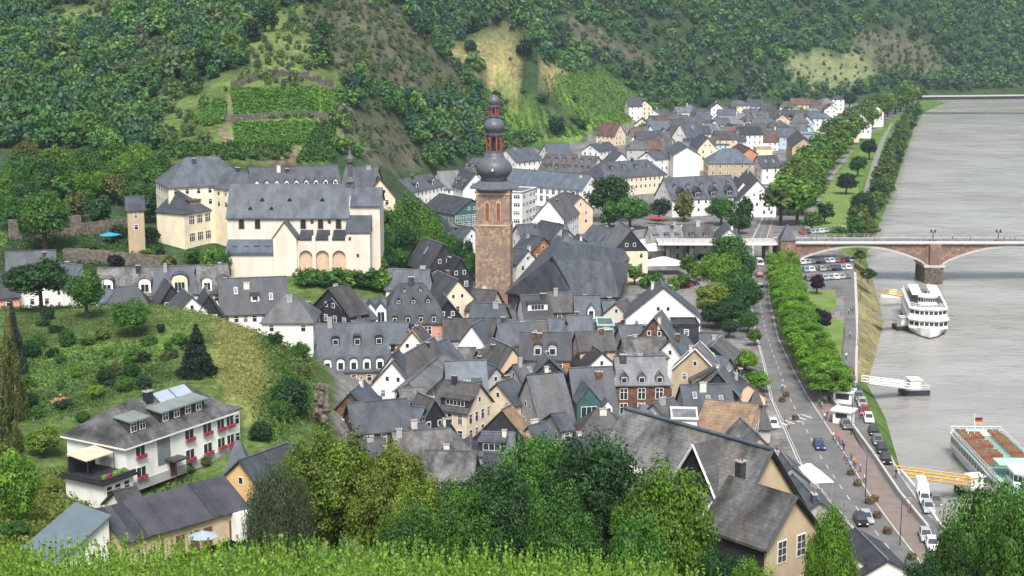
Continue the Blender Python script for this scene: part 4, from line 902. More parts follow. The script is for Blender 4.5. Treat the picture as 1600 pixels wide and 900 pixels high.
HS((800, 572), (842, 566), 16, 8, 3, 'lslate', 'greyw', 'light grey roofed house with a white roof hatch', chim=1, sky=1)
HS((694, 566), (760, 564), 18.6, 11, 6.5, 'bslate', 'cream', 'blue slate roofed house with one brick and white dormer', chim=1, dorm=[(1, 'shed', 1.7, 1.4, .3, 'terracotta', -1, 0, .25)])
HS((694, 594), (752, 602), 16.6, 9, 4, 'brslate', 'cream', 'cream house with brown roof and a band of dark attic windows', chim=2, wsize=(1.1, 1.9), gap=1.9, dorm=[(1, 'shed', 6.0, 1.3, .12, 'dark', -1, 0, .12)], wcol=None)
HS((638, 600), (692, 554), 15.5, 5.5, 1.6, 'lslate', 'greyw', 'long diagonal pale roof with dark edge', chim=0)
HS((612, 566), (678, 528), 17, 9, 5, 'brslate', 'white', 'brown roofed house running diagonally behind the long pale roof', chim=2)
HS((494, 506), (606, 503), 21.0, 13, 5.2, 'slate', 'tan', 'big mansard house with three round dormers and arched attic windows', 'mansard', lr=3.2, li=.8, hipk=.12, chim=1, dorm=[(3, 'round', 1.5, 1.4, .3, 'dslate', -1, .6, .06), (5, 'lowround', 1.5, 1.9, 0, 'white', -1, .72)], win=True)
HS((478, 500), (496, 498), 19.5, 10, 4.5, 'lslate', 'slatewall', 'pale roofed annex with orange chimney left of the big mansard', chim=1)
HS((612, 556), (624, 548), 18, 7.5, 5, 'slate', 'white', 'narrow white gable right of the big mansard house', chim=0)
HS((644, 517), (654, 504), 17.5, 8, 4.8, 'slate', 'white', 'small white house with orange edged gable before the pink facade', chim=1, verge='orangebrick')
HS((604, 504), (640, 506), 16.8, 7, 3.4, 'bslate', 'white', 'blue roofed house with paired brown windows below the pink facade', chim=0, wfr='dframe')
HS((660, 545), (700, 530), 16, 8, 4, 'slate', 'greyw', 'grey roof between white blank gable and diagonal pale roof', chim=1)
HS((745, 548), (772, 545), 15.5, 8, 4, 'brslate', 'greyw', 'brown roof just right of the blue slate house', chim=1)
HS((776, 600), (802, 592), 15, 8, 3.4, 'slate', 'cream', 'cream house in shadow between blue slate and pale roofs', chim=1)
HS((540, 619), (596, 621), 15.5, 9, 4.2, 'slate', 'slatewall', 'dark walled house with light grey roof below the rock face', chim=0, wgl='sash')
HS((588, 642), (608, 628), 15, 9, 5.4, 'slate', 'slatewall', 'black clad steep gable in front of the dark walled house', chim=0, gm='slatewall')
HS((602, 626), (642, 628), 15.5, 8, 4.2, 'bslate', 'slatewall', 'blue grey roofed house joined to the black gable', chim=0)
HS((622, 608), (664, 606), 15.5, 8, 3, 'moss', 'slatewall', 'flat sloping greenish roof beside steep dark brown roof', chim=0)
HS((652, 614), (680, 626), 16.5, 8, 6, 'brslate', 'slatewall', 'steep dark brown roof before the blue slate house', chim=1)
HS((500, 643), (540, 642), 14.8, 7, 1, 'lslate', 'white', 'white terrace house below the rock face', 'flat', chim=1)
HS((640, 668), (664, 660), 14, 8, 3.4, 'slate', 'greyw', 'grey roof with a pale dormer above the near trees', chim=1, dorm=[(1, 'shed', 1.6, 1.3, .3, 'white')])
HS((676, 670), (704, 668), 14.5, 11, 5, 'moss', 'cream', 'speckled hipped roof in the middle of the near roofs', 'hip', chim=1)
HS((644, 713), (722, 712), 10.5, 8, 1.6, 'metalroof', 'greyw', 'pale blue sheet metal shed roof behind the near trees', 'shed', chim=1, win=False)
HS((784, 642), (800, 634), 15.5, 13, 6.5, 'tanroof', 'slatewall', 'tan tiled house with dark triangular gable', chim=1, gm='slatewall', gwin=False)
HS((752, 676), (806, 678), 12.5, 9, 2.6, 'slate', 'white', 'low white house with grey roof and dark loggia', chim=1, dorm=[(1, 'shed', 4.5, 1.5, .15, 'dark', -1, 0, -.12)], wsize=(.8, .6), gap=2)
HS((824, 668), (852, 660), 13, 8, 4, 'slate', 'cream', 'grey roof half hidden by the near trees', chim=1)
HS((860, 648), (884, 645), 13, 7, 2, 'slate', 'greyw', 'low grey house with white framed window under pale roof', chim=0)
HS((932, 638), (948, 638), 14, 11, 4.6, 'brslate', 'greyw', 'brownish hipped roof above the dark near tree', 'hip', chim=1)
HS((1004, 632), (1012, 632), 13.5, 6, 2.4, 'slate', 'brick', 'small pyramid roof in front of the brown brick house', 'pyramid', chim=1)
HS((560, 690), (600, 684), 12.5, 9, 3.6, 'slate', 'greyw', 'grey roof half hidden behind the yellowish near tree', chim=1)
HS((600, 706), (632, 700), 12, 8, 3.4, 'dslate', 'white', 'dark roof with white gable among the near tree tops', chim=1)
HS((880, 690), (920, 684), 12.5, 9, 4, 'slate', 'cream', 'slate roof behind the dark near tree', chim=1)
HS((740, 560), (776, 575), 15, 7, 3.5, 'slate', 'greyw', 'slate roof squeezed right of the cream attic house', chim=1)
HS((470, 470), (492, 478), 19, 8, 3.5, 'slate', 'brick', 'brown walled house below the recessed balcony', chim=1)
HS((425, 480), (446, 486), 18, 8, 2.4, 'dslate', 'slatewall', 'dark slate house with pale downpipe left of brown walls', chim=0, wgl='sash')
# market side and beyond
HS((968, 346), (986, 360), 20.5, 10, 6, 'lslate', 'cream', 'cream house with black slate gable by the market', chim=1, gm='slatewall', base=4)
HS((925, 352), (958, 358), 17, 10, 4, 'slate', 'cream', 'slate roof left of the black gable by the market', chim=1)
HS((1012, 353), (1064, 352), 15.5, 11, 4.5, 'lslate', 'white', 'left half of the long grey market roof', chim=2, dorm=[(3, 'shed', 1.4, .9, .3, 'dark', -1, .7)])
HS((1066, 352), (1114, 352), 15.5, 11, 4.5, 'brslate', 'white', 'right half of the long grey market roof', chim=2, dorm=[(2, 'shed', 1.4, .9, .3, 'dark', -1, .5)])
HS((1134, 348), (1140, 358), 15.5, 9, 4, 'slate', 'white', 'white house with timbered gable at the bridge end', chim=1, verge='lslate')
HS((902, 366), (916, 376), 16.5, 8, 4, 'dslate', 'brick', 'dark small house behind the choir cone', chim=1)
HS((820, 366), (850, 372), 17, 9, 4, 'slate', 'orangebrick', 'orange brick gable right behind the tower', chim=1)
HS((806, 352), (838, 350), 18, 9, 4, 'slate', 'white', 'grey roofed white house right of the tower', chim=1)
HS((806, 388), (826, 392), 15.5, 8, 3.4, 'slate', 'white', 'white house with striped awnings between tower and nave', chim=1)
HS((845, 345), (880, 352), 17, 9, 4, 'slate', 'greyw', 'slate roof behind the choir spire', chim=1)
HS((857, 313), (880, 301), 21, 11, 6.5, 'brslate', 'white', 'tall white blank gable right of the office block', chim=1, gwin=False)
HS((882, 300), (908, 308), 18.5, 9, 4, 'brslate', 'peach', 'peach house with brown roof beside the blank gable', chim=1)
HS((784, 292), (828, 294), 19, 14, 1, 'lslate', 'white', 'white office block with long window bands', 'flat', chim=0, wsize=(2.4, 1.5), gap=2.7, floors=4, name='office_block', cat='building')
HS((880, 285), (920, 284), 15, 10, 1, 'greenroof', 'red', 'red walled flat building below the long school', 'flat', chim=0, wgl='sash')
HS((800, 264), (925, 274), 18.5, 13, 5, 'bslate', 'white', 'long white school with blue grey roof and tall windows', chim=1, wsize=(1.5, 2.2), gap=2.6, floors=3, name='school_building', cat='building')
HS((852, 241), (936, 245), 20, 15, 6, 'brslate', 'white', 'long brownish roof with a row of small dormers behind the school', chim=2, dorm=[(8, 'gable', 1.3, .9, .15, 'dark', -1, .85), (6, 'gable', 1.2, .8, .6, 'lslate', -1, .8)])
HS((938, 254), (1012, 249), 19, 17, 5.5, 'slate', 'cream', 'wide hipped grey roof with cream windowed flank', 'hip', hipk=.4, chim=1, gap=2.2, dorm=[(4, 'gable', 1.2, .8, .5, 'lslate', -1, .6)])
HS((790, 234), (832, 230), 19, 13, 5, 'slate', 'white', 'grey roof just right of the tower lantern', chim=1)
HS((850, 226), (888, 224), 19, 10, 4.5, 'bslate', 'white', 'blue roofed house at the foot of the vineyards', chim=1)
HS((740, 246), (768, 250), 20, 12, 5, 'slate', 'white', 'slate roof touching the left side of the onion dome', chim=1, dorm=[(3, 'gable', 1.6, 1.3, .2, 'white', -1, .7)])
HS((682, 268), (716, 266), 20, 10, 6, 'lslate', 'white', 'white zigzag gabled new building left of the onion dome', chim=0)
HS((716, 262), (744, 272), 20.5, 10, 5.5, 'slate', 'white', 'second white zigzag gable nearer the onion dome', chim=0, dorm=[(3, 'gable', 1.5, 1.3, .15, 'white', -1, .7)])
HS((622, 282), (674, 272), 19.5, 11, 4, 'slate', 'white', 'long white building with grey roof behind the green trees', chim=1, dorm=[(2, 'gable', 1.8, 1.6, .2, 'white', -1, .5)])
HS((604, 284), (626, 281), 19, 10, 4, 'slate', 'white', 'white house end at the left of the zigzag buildings', chim=0)
HS((686, 303), (738, 312), 17.5, 15, 4.5, 'dslate', 'teal', 'low modern hall with wide dark roof and glass front', chim=0, gap=2.2, wsize=(1.8, 2.4), wgl='teal', name='hall', cat='building')
HS((650, 345), (690, 338), 17, 8, 4, 'dslate', 'white', 'dark gable poking out of the trees below the modern hall', chim=1)
HS((712, 352), (738, 356), 16, 10, 4, 'slate', 'white', 'grey roofed house between the trees and the tower', chim=1)
HS((1036, 279), (1142, 274), 19.5, 14, 7, 'slate', 'white', 'large white hotel with grey roof and dark pointed dormers', chim=1, dorm=[(4, 'gable', 3.0, 2.0, .02, 'dslate', -1, .72), (5, 'gable', 1.1, .8, .5, 'lslate', -1, .8)], name='hotel', cat='hotel', gap=2.9)
HS((1168, 264), (1184, 282), 19.5, 14, 7.5, 'brslate', 'white', 'corner wing of the white hotel along the avenue', chim=1, name='hotel', cat='hotel', gap=2.6)
HS((1148, 276), (1162, 284), 17.5, 9, 6, 'slate', 'white', 'small gabled link between the two hotel wings', chim=1)
HS((1128, 232), (1150, 232), 20.5, 17, 5.5, 'bslate', 'tan', 'beige house with blue grey pyramid roof', 'hip', hipk=.8, chim=0)
HS((1154, 224), (1172, 232), 20.5, 7, 2.4, 'redroof', 'terracotta', 'narrow terracotta coloured house beside the pyramid roof', chim=0, win=False)
HS((1178, 228), (1206, 228), 19, 9, 1, 'lslate', 'cream', 'flat cream box house right of the terracotta one', 'flat', chim=0, win=False)
HS((1182, 244), (1214, 243), 17.5, 10, 4.5, 'dslate', 'white', 'white house with almost black roof before the cream box', chim=0, sky=2)
HS((1060, 221), (1074, 230), 20, 12, 3.6, 'slate', 'white', 'tall plain white gable in the middle of the far quarter', chim=0, gwin=False, win=False, base=2)
HS((1010, 238), (1046, 234), 17, 10, 3, 'slate', 'white', 'long low slate roof left of the tall plain gable', chim=1)
HS((1062, 194), (1088, 192), 22, 13, 8, 'bslate', 'white', 'steep blue slate gable with white front in the far quarter', chim=1)
HS((1094, 208), (1106, 216), 21, 9, 5, 'slate', 'cream', 'cream gable right of the steep blue roof', chim=1)
HS((1246, 204), (1256, 216), 22, 10, 4, 'brslate', 'tan', 'narrow brown gabled tower house close to the avenue', chim=0, win=False)
HS((1258, 205), (1282, 207), 19, 9, 1, 'lslate', 'blue', 'pale blue flat house with dark square windows', 'flat', chim=0, gap=3)
HS((1312, 178), (1324, 186), 19, 14, 5, 'slate', 'cream', 'bright cream gable at the top of the avenue', chim=0, gwin=False, win=False)
HS((1334, 168), (1346, 178), 20, 12, 6, 'lslate', 'white', 'grey roofed white house right of the bright cream gable', chim=1)
HS((1352, 164), (1372, 166), 19, 10, 4, 'slate', 'white', 'white house with dark windows at the avenue end', chim=1)
HS((940, 192), (970, 194), 17.5, 10, 6, 'redroof', 'cream', 'cream gabled house with red brown roof below the vineyard', chim=0)
HS((958, 234), (972, 240), 18.5, 10, 5, 'slate', 'white', 'white gable below the red roofed house', chim=0)
HS((922, 226), (952, 222), 17, 10, 3, 'slate', 'white', 'low grey roofed house left of the white gable', chim=1)
# the far quarter: smaller houses in rows, from the hill foot towards the hotel
FW = ['white', 'white', 'cream', 'white', 'greyw', 'white', 'blue', 'white', 'pale', 'white', 'cream', 'white', 'greyw', 'white', 'peach', 'white', 'mint']
FWN = dict(white='white', cream='cream', peach='peach', greyw='grey', blue='pale blue', pink='pink', mint='mint green', pale='beige')
FR = ['slate', 'brslate', 'dslate', 'bslate', 'slate', 'lslate', 'slate', 'dslate', 'brslate', 'redroof']
FRN = dict(slate='grey', brslate='brownish', dslate='dark', bslate='bluish', lslate='pale grey', redroof='red brown')
fr = random.Random(21)
ROWS = [('the hill foot row', (985, 192), (1195, 170), 17), ('second far row', (1000, 203), (1300, 176), 23), ('third far row', (990, 213), (1290, 184), 21), ('fourth far row', (985, 222), (1285, 193), 20), ('the row behind the hotel', (990, 242), (1240, 216), 13), ('the cross lane row', (985, 232), (1270, 205), 17), ('the avenue end row', (1220, 172), (1320, 164), 5)]
for nm, p, q, n in ROWS:
    for i in range(n):
        t = (i+.5)/n+fr.uniform(-.015, .015); px, py = p[0]+(q[0]-p[0])*t, p[1]+(q[1]-p[1])*t+fr.uniform(-1.5, 1.5)
        x, y = G(px, py+7, 8); w_, r_ = fr.choice(FW), fr.choice(FR); kd = fr.choice(('gable', 'gable', 'gable', 'hip'))
        HS(None, None, h1(x, y)+fr.uniform(8, 12.5), fr.uniform(7.5, 9.5), fr.uniform(2.6, 5), r_, w_, f'{FWN[w_]} house with {FRN[r_]} roof, {ORD(i)} from left in {nm}', kd, xy=(x, y), L=fr.uniform(8, 14) if kd == 'gable' else fr.uniform(3, 7), rot=fr.choice((0, 0, 0, pi/2))+fr.uniform(-.25, .25)+.1, chim=fr.choice((0, 1)), floors=3, gap=2.6, group='houses of the far quarter')
# filler houses of the old town, seen between the bigger roofs
OT = [(640, 480), (705, 545), (818, 540), (930, 545), (905, 510), (650, 640), (560, 655), (700, 690), (880, 482), (838, 488), (772, 492), (975, 495), (650, 575), (690, 655), (735, 665), (845, 530), (1110, 570), (950, 495), (915, 480), (865, 510), (820, 650), (620, 655), (590, 670), (655, 690), (705, 705), (800, 690), (850, 685), (900, 675), (1120, 540), (1100, 520)]
for i, (px, py) in enumerate(OT):
    x, y = G(px, py, 13); w_, r_ = fr.choice(['greyw', 'slatewall', 'slatewall', 'pale', 'brick', 'greyw', 'white']), fr.choice(['slate', 'brslate', 'dslate', 'moss', 'slate', 'bslate'])
    HS(None, None, h1(x, y)+fr.uniform(6.6, 8.6), fr.uniform(7, 8.5), fr.uniform(2.4, 4), r_, w_, f'low {dict(FWN, brick="brown brick", slatewall="slate clad")[w_]} back house with {dict(FRN, moss="mossy")[r_]} roof, {ORD(i)} of the back houses', xy=(x, y), L=fr.uniform(8, 11), rot=fr.choice((0, 0, 0, pi/2))+fr.uniform(-.35, .35), chim=fr.choice((0, 1, 1)), group='low back houses of the old town')

# ---------------------------------------------------------------- near left: the white guest house, the barn, the felt-roofed shed
def white_house():
    A = G(199, 761, 20.5); Bp = G(366, 700, 20.5); L = hypot(Bp[0]-A[0], Bp[1]-A[1]); rot = atan2(Bp[1]-A[1], Bp[0]-A[0])
    root = empty('guest_house', (A[0], A[1], 19.5), 'white guest house with red window boxes and solar panels', 'house', rot)
    Wd = 11.0; ze = 6.6; zr = 10.2; L2 = L
    b = MB(); b.box(L2/2, Wd/2, 0, L2, Wd, ze, 0); b.box(L2/2, -.03, 0, L2, .12, 1.3, 1); b.build('wall', ['white', 'greyw'], root)
    s = (zr-ze)/(Wd/2); o = .6
    r = MB(); e = [(-o, -o), (L2+o, -o), (L2+o, Wd+o), (-o, Wd+o)]; zo = ze-o*s; rx0, rx1 = 3.2, L2-3.4
    r.poly([(x, y, zo) for x, y in e][::-1], 0)
    ez = [(x, y, zo+.25) for x, y in e]
    for k in range(4): j = (k+1) % 4; r.poly([(*e[k], zo), (*e[j], zo), ez[j], ez[k]], 1)
    q0, q1 = (rx0, Wd/2, zr+.3), (rx1, Wd/2, zr+.3)
    r.poly([ez[0], ez[1], q1, q0], 0); r.poly([ez[1], ez[2], q1], 0); r.poly([ez[2], ez[3], q0, q1], 0); r.poly([ez[3], ez[0], q0], 0)
    ro = r.build('roof', ['moss', 'white'], root)
    link('chimney', chimneymesh(1.2, .8, 1.3, 'dslate'), ro, (rx0+6.0, Wd/2-.8, zr-.1))
    # window bays with flower boxes: (distance along the front, sill height)
    fl = MB(); rr = random.Random(4); fl.box(0, -.3, -.25, 1.9, .35, .22, 0)
    for i in range(46): fl.box(rr.uniform(-.9, .9), rr.uniform(-.52, -.2), rr.uniform(-.28, .12), .16, .16, .14, 1, rr.uniform(0, 3))
    flm = fl.mesh('flower_box', ['wood', 'flowers'])
    def bay(t, z, w=1.7, h=1.5):
        wf = link('window', MB().box(0, .03, 0, w, .16, h, 0).mesh('frame', ['frame']), root, (t, 0, z))
        n = max(1, round(w/.85))
        for i in range(n): link('pane', MB().box(0, 0, .12, w/n-.14, .04, h-.24, 0).mesh('pane', ['glass']), wf, (-w/2+(i+.5)*w/n, -.065, 0))
        link('flower_box', flm, root, (t, 0, z), 0, (w/1.8, 1, 1))
    for t in (2.6, 12.0, 15.6): bay(t, 1.7); bay(t, 4.6)
    for t in (18.4, 20.6): bay(min(t, L2-.8), 4.5, 1.5); bay(min(t, L2-.8), 1.8, 1.5)
    g = MB(); g.box(7.0, .02, 2.4, 2.4, .2, 4.0, 0); g.build('stair_window', ['sash'], root)
    d = MB(); d.box(8.6, -.06, .3, 1.2, .2, 2.2, 0); d.build('door', ['dframe'], root)
    c = MB(); c.box(8.4, -1.0, 2.75, 2.6, 2.0, .25, 0); c.tube((7.3, -1.8, 0), (7.3, -1.8, 2.75), .08, .08); c.tube((9.5, -1.8, 0), (9.5, -1.8, 2.75), .08, .08); c.build('porch', ['brslate', 'whitep'], root)
    # long shed dormer, small left dormer, solar panels
    def dormer(t, w, y0, h, d, nwin):
        z0 = ze+y0*s+.2; q = MB(); q.box(t, y0+d/2, z0-.3, w, d, h+.3, 1)
        q.hexa([(t-w/2-.3, y0-.6, z0+h), (t+w/2+.3, y0-.6, z0+h), (t+w/2+.3, y0+d+.6, z0+h+.35), (t-w/2-.3, y0+d+.6, z0+h+.35), (t-w/2-.3, y0-.6, z0+h+.2), (t+w/2+.3, y0-.6, z0+h+.2), (t+w/2+.3, y0+d+.6, z0+h+.55), (t-w/2-.3, y0+d+.6, z0+h+.55)], 0)
        dm = q.build('dormer', ['greygreen', 'dslate'], root)
        for i in range(nwin): link('dormer_window', winmesh(1.15, h*.8), dm, (t-w/2+(i+.5)*w/nwin, y0-.02, z0+.12))
    dormer(12.2, 8.8, 1.3, 1.5, 1.7, 4); dormer(3.6, 3.2, 1.2, 1.6, 2.0, 2)
    for i in range(2):
        pv = MB(); t = 10.6+i*3.3; y0, y1 = 3.7, 5.35; P = lambda y, k: ze+y*s+.42+k
        pv.hexa([(t, y0, P(y0, .1)), (t+3.1, y0, P(y0, .1)), (t+3.1, y1, P(y1, .1)), (t, y1, P(y1, .1)), (t, y0, P(y0, .2)), (t+3.1, y0, P(y0, .2)), (t+3.1, y1, P(y1, .2)), (t, y1, P(y1, .2))], 0)
        pv.poly([(t+.1, y0+.1, P(y0+.1, .21)), (t+3.0, y0+.1, P(y0+.1, .21)), (t+3.0, y1-.1, P(y1-.1, .21)), (t+.1, y1-.1, P(y1-.1, .21))], 1)
        pv.build('solar_panel', ['steel', 'metalroof'], root)
    # left wing: flat terrace over a bay, canopy with pink awning
    w = MB(); w.box(-2.6, 2.4, -.5, 5.2, 7.0, 3.4, 0); w.build('terrace_wing', ['white'], root)
    w = MB(); w.box(-2.8, 2.3, 2.95, 6.2, 8.0, .35, 0); w.box(-2.8, -1.4, 3.3, 6.0, .3, .4, 0); w.box(-5.6, 2.3, 3.3, .3, 7.6, .4, 0); w.build('terrace', ['dark'], root)
    for t in (-4.3, -2.8, -1.2): link('bay_window', winmesh(1.1, 1.7), root, (t, -1.12, .8))
    p = MB()
    for i in range(14): p.box(rr.uniform(-5.2, -.6), rr.uniform(-1.2, -.3), 3.5, .45, .45, rr.uniform(.3, .6), rr.choice((0, 0, 1)), rr.uniform(0, 3))
    p.build('terrace_flowers', ['lawn', 'flowers'], root)
    a = MB(); a.hexa([(-5.4, 1.6, 5.6), (-.6, 1.6, 5.6), (-.6, 5.2, 6.0), (-5.4, 5.2, 6.0), (-5.4, 1.6, 5.75), (-.6, 1.6, 5.75), (-.6, 5.2, 6.15), (-5.4, 5.2, 6.15)], 0)
    for x in (-5.4, -.8): a.tube((x, 1.4, 3.3), (x, 1.4, 5.7), .07, .07, 6, 1)
    a.build('canopy', ['peach', 'dark'], root)
    g = MB(); g.box(-2.9, 5.2, 3.3, 4.6, .2, 2.4, 0); g.build('terrace_glazing', ['glass'], root)
    v = MB(); v.box(L2+1.3, Wd*.35, 0, 2.6, 5.5, 6.0, 0); v.build('end_bay', ['white'], root)
    v = MB(); v.box(L2+1.4, Wd*.35, 6.0, 3.2, 6.2, .3, 0); v.build('end_bay_roof', ['lslate'], root)
    for i in range(2): link('window', winmesh(1.0, 1.5), root, (L2+.7+i*1.3, Wd*.35-2.76, 3.9)); link('window', winmesh(1.0, 1.5), root, (L2+.7+i*1.3, Wd*.35-2.76, 1.2))
white_house()
def barn():
    A = G(150, 797, 27.4); Bp = G(350, 744, 27.4); rot = atan2(Bp[1]-A[1], Bp[0]-A[0]); L = hypot(Bp[0]-A[0], Bp[1]-A[1])
    root = empty('barn', (A[0], A[1], 21.2), 'long low barn with dark patched sheet roof', 'barn', rot); zr, ze, W = 6.2, 3.6, 9.5
    b = MB(); b.prism([(-W/2, 0), (W/2, 0), (W/2, ze), (0, zr-.1), (-W/2, ze)], 'x', .3, L-.3, 0); b.build('wall', ['tan'], root)
    r = MB(); s = (zr-ze)/(W/2); n = 9; rr = random.Random(6); x = 0
    while x < L-.1:
        w = min(rr.choice((.9, 1.1, 1.6, 2.2)), L-x); up = rr.choice((0, .0, .05, .09))
        for sy in (-1, 1):
            e = W/2+.5; k = [(x, sy*e, ze-.5*s+up), (x+w, sy*e, ze-.5*s+up), (x+w, 0, zr+up), (x, 0, zr+up)]
            r.hexa([*k, *[(a, c, z+.14) for a, c, z in k]], rr.choice((0, 0, 1, 0)))
        x += w
    r.build('roof', ['tarroof', 'dslate'], root)
    for i, t in enumerate((7.8, 9.8, 11.6, 15.2)):
        q = MB(); q.box(t, -W/2-.02, 0, 1.1, .15, 2.4, 0); q.build('door', ['dframe'], root)
    for t in (17.4,): link('window', winmesh(1.1, 1.4, 'frame', 'glass'), root, (min(t, L-1.2), -W/2, 1.2))
    q = MB(); q.box(L-1.4, -W/2-.5, 0, 2.4, 1.2, 3.4, 0); q.build('end_pier', ['white'], root)
    return root
barn()
def felt_shed():
    x, y, _ = HIT(115, 880); zb = 20.5
    A = G(112, 789, 27.6); Bp = G(165, 808, 27.6)
    root = empty('garden_shed', (A[0], A[1], 21), 'shed with big blue grey felt roof beside the barn', 'shed', atan2(Bp[1]-A[1], Bp[0]-A[0])); L = hypot(Bp[0]-A[0], Bp[1]-A[1])
    P = lambda px, py, z: G(px, py, z)
    b = MB(); b.prism([(-6.5, -2), (0.5, -2), (.5, 6.3), (-6.5, 3.0)], 'x', .2, L-.2, 0); b.build('wall', ['white'], root)
    r = MB(); r.hexa([(-.4, -7.2, 2.6), (L+.4, -7.2, 2.6), (L+.2, .6, 6.5), (-.2, .6, 6.5), (-.4, -7.2, 2.85), (L+.4, -7.2, 2.85), (L+.2, .6, 6.75), (-.2, .6, 6.75)], 0); r.build('roof', ['bluetar'], root)
felt_shed()
HS((176, 770), (214, 762), 24.5, 7, 2.4, 'brslate', 'white', 'low porch roof house between guest house and barn', chim=0, floors=1, base=19.5)
HS((372, 722), (450, 694), 25.5, 9, 4, 'slate', 'ochre', 'grey roofed house with ochre gable behind the willow tree', chim=0, base=17)
HS((370, 688), (374, 688), 27, 3.4, 4.2, 'slate', 'stone', 'slim stone turret with pointed slate roof by the guest house', 'pyramid', chim=0, win=False, name='stone_turret', base=17, hipk=.85)
HS((-14, 672), (10, 676), 24, 8, 4, 'lslate', 'white', 'white gable cut by the left edge below the garden', chim=0)
# near right: the big mossy roofed mill house and its lower wing
def mill():
    zr = 44.0; A = G(976, 641, zr); Bp = G(1206, 706, zr); L = hypot(Bp[0]-A[0], Bp[1]-A[1]); rot = atan2(Bp[1]-A[1], Bp[0]-A[0])
    root = empty('mill_house', (A[0], A[1], 26), 'big near house with long mossy slate roof and tan gable', 'house', rot)
    W = 11.5; ze = 10.8; z2 = zr-26; s = (z2-ze)/(W/2)
    b = MB(); b.prism([(-W/2, 0), (W/2, 0), (W/2, ze), (0, z2-.15), (-W/2, ze)], 'x', .4, L-.35, 0); b.build('wall', ['tan'], root)
    r = MB(); o = .6; r.prism([(-W/2-o, ze-o*s), (0, z2), (W/2+o, ze-o*s), (W/2+o, ze-o*s+.25), (0, z2+.25), (-W/2-o, ze-o*s+.25)], 'x', 0, L, 0)
    ro = r.build('roof', ['moss'], root)
    q = MB(); q.box(L/2, 0, z2+.2, L, .5, .16, 0); q.build('ridge_tiles', ['bslate'], ro)
    for sy in (-1, 1): MB().tube((L+.06, sy*(W/2+o), ze-o*s+.1), (L+.06, 0, z2+.12), .2, .2, 4).build('verge_board', ['dark'], root)
    link('gable_window', winmesh(.7, 2.4, 'frame', 'glass', 'arch'), root, (L-.35, 0, ze+1.0)).rotation_euler = (0, 0, pi/2)
    for y in (-3, 0, 3): link('window', winmesh(1.0, 1.8), root, (L-.35, y, ze-3.4)).rotation_euler = (0, 0, pi/2)
    # cross wing with white verge boards and a slate hung gable
    t = 12.8; w2 = 7.4; y0, y1 = -3.6, .2; zt = z2-.1
    b = MB(); b.prism([(t-w2/2, 0), (t+w2/2, 0), (t+w2/2, zt-5.6), (t, zt-.1), (t-w2/2, zt-5.6)], 'y', y0, y1, 0); b.build('cross_wing', ['slatewall'], root)
    r = MB()
    for sx in (-1, 1):
        k = [(t+sx*(w2/2+.4), y0-.3, zt-6.2), (t, y0-.3, zt), (t, y1+.2, zt), (t+sx*(w2/2+.4), y1-2.5, zt-6.2)]
        r.hexa([*k, *[(a, c, z+.22) for a, c, z in k]], 0)
    r.build('cross_roof', ['brslate'], root)
    for sx in (-1, 1): MB().tube((t+sx*(w2/2+.45), y0-.36, zt-6.2), (t, y0-.36, zt+.15), .13, .13, 4).build('verge_board', ['white'], root)
    # lower front wing
    a0, W3 = 19.3, 6.6; yc = -6.0; z3, e3 = 16.9, 13.5; s3 = (z3-e3)/(W3/2)
    b = MB(); b.prism([(yc-W3/2, -6), (yc+W3/2, -6), (yc+W3/2, e3), (yc, z3-.1), (yc-W3/2, e3)], 'x', a0, 26.2, 0); b.build('front_wing_wall', ['tan'], root); q = MB(); q.box((a0+26.0)/2, yc-W3/2-.02, -6, 26.0-a0, .12, e3+5.9, 0); q.build('slate_cladding', ['slatewall'], root)
    r = MB(); r.prism([(yc-W3/2-.5, e3-.5*s3), (yc, z3), (yc+W3/2+.5, e3-.5*s3), (yc+W3/2+.5, e3-.5*s3+.25), (yc, z3+.25), (yc-W3/2-.5, e3-.5*s3+.25)], 'x', a0-.3, 26.5, 0); fr_ = r.build('front_wing_roof', ['moss'], root)
    for sy in (-1, 1): MB().tube((26.56, yc+sy*(W3/2+.5), e3-.5*s3+.1), (26.56, yc, z3+.12), .2, .2, 4).build('verge_board', ['dark'], root)
    for y, z in ((-1.3, 11.4), (1.2, 11.4), (-1.3, 7.6), (1.2, 7.6)):
        w_ = link('window', MB().box(0, .03, 0, 1.2, .18, 2.0, 0).mesh('frame', ['frame']), root, (26.2, yc+y, z)); w_.rotation_euler = (0, 0, pi/2)
        for i in (-1, 1):
            for k in (0, 1, 2): link('pane', MB().box(0, 0, 0, .44, .04, .52, 0).mesh('pane', ['glass']), w_, (i*.27, -.075, .14+k*.62))
    link('chimney', chimneymesh(.65, .7, 2.0, 'dslate'), fr_, (a0+.5, yc+.6, z3-.5))
    q = MB(); q.hexa([(a0-3.2, yc-3.6, e3-1.5), (a0-.1, yc-3.6, e3-1.5), (a0-.1, yc+1.2, e3), (a0-3.2, yc+1.2, e3), (a0-3.2, yc-3.6, e3-1.3), (a0-.1, yc-3.6, e3-1.3), (a0-.1, yc+1.2, e3+.2), (a0-3.2, yc+1.2, e3+.2)], 0); q.build('porch_roof', ['greenroof'], root)
    q = MB(); q.box(a0-1.6, yc-1.2, -6, 2.7, 4.0, e3+4.3, 0); q.build('porch_wall', ['slatewall'], root)
    q = MB(); q.box(L*.26, -3.9, ze+1.3, 1.2, 1.2, 1.6, 1); q.box(L*.26, -3.9, ze+2.9, 1.7, 1.6, .3, 0); q.build('roof_cowl', ['white', 'dslate'], root)
mill()
HS((1238, 742), (1282, 786), 12.5, 7, 2.4, 'slate', 'greyw', 'low slate roofed shop building beside the main road', chim=1)
HS((1336, 826), (1388, 878), 10.5, 7, 2.0, 'dslate', 'white', 'dark roofed kiosk building at the bottom of the main road', chim=0)
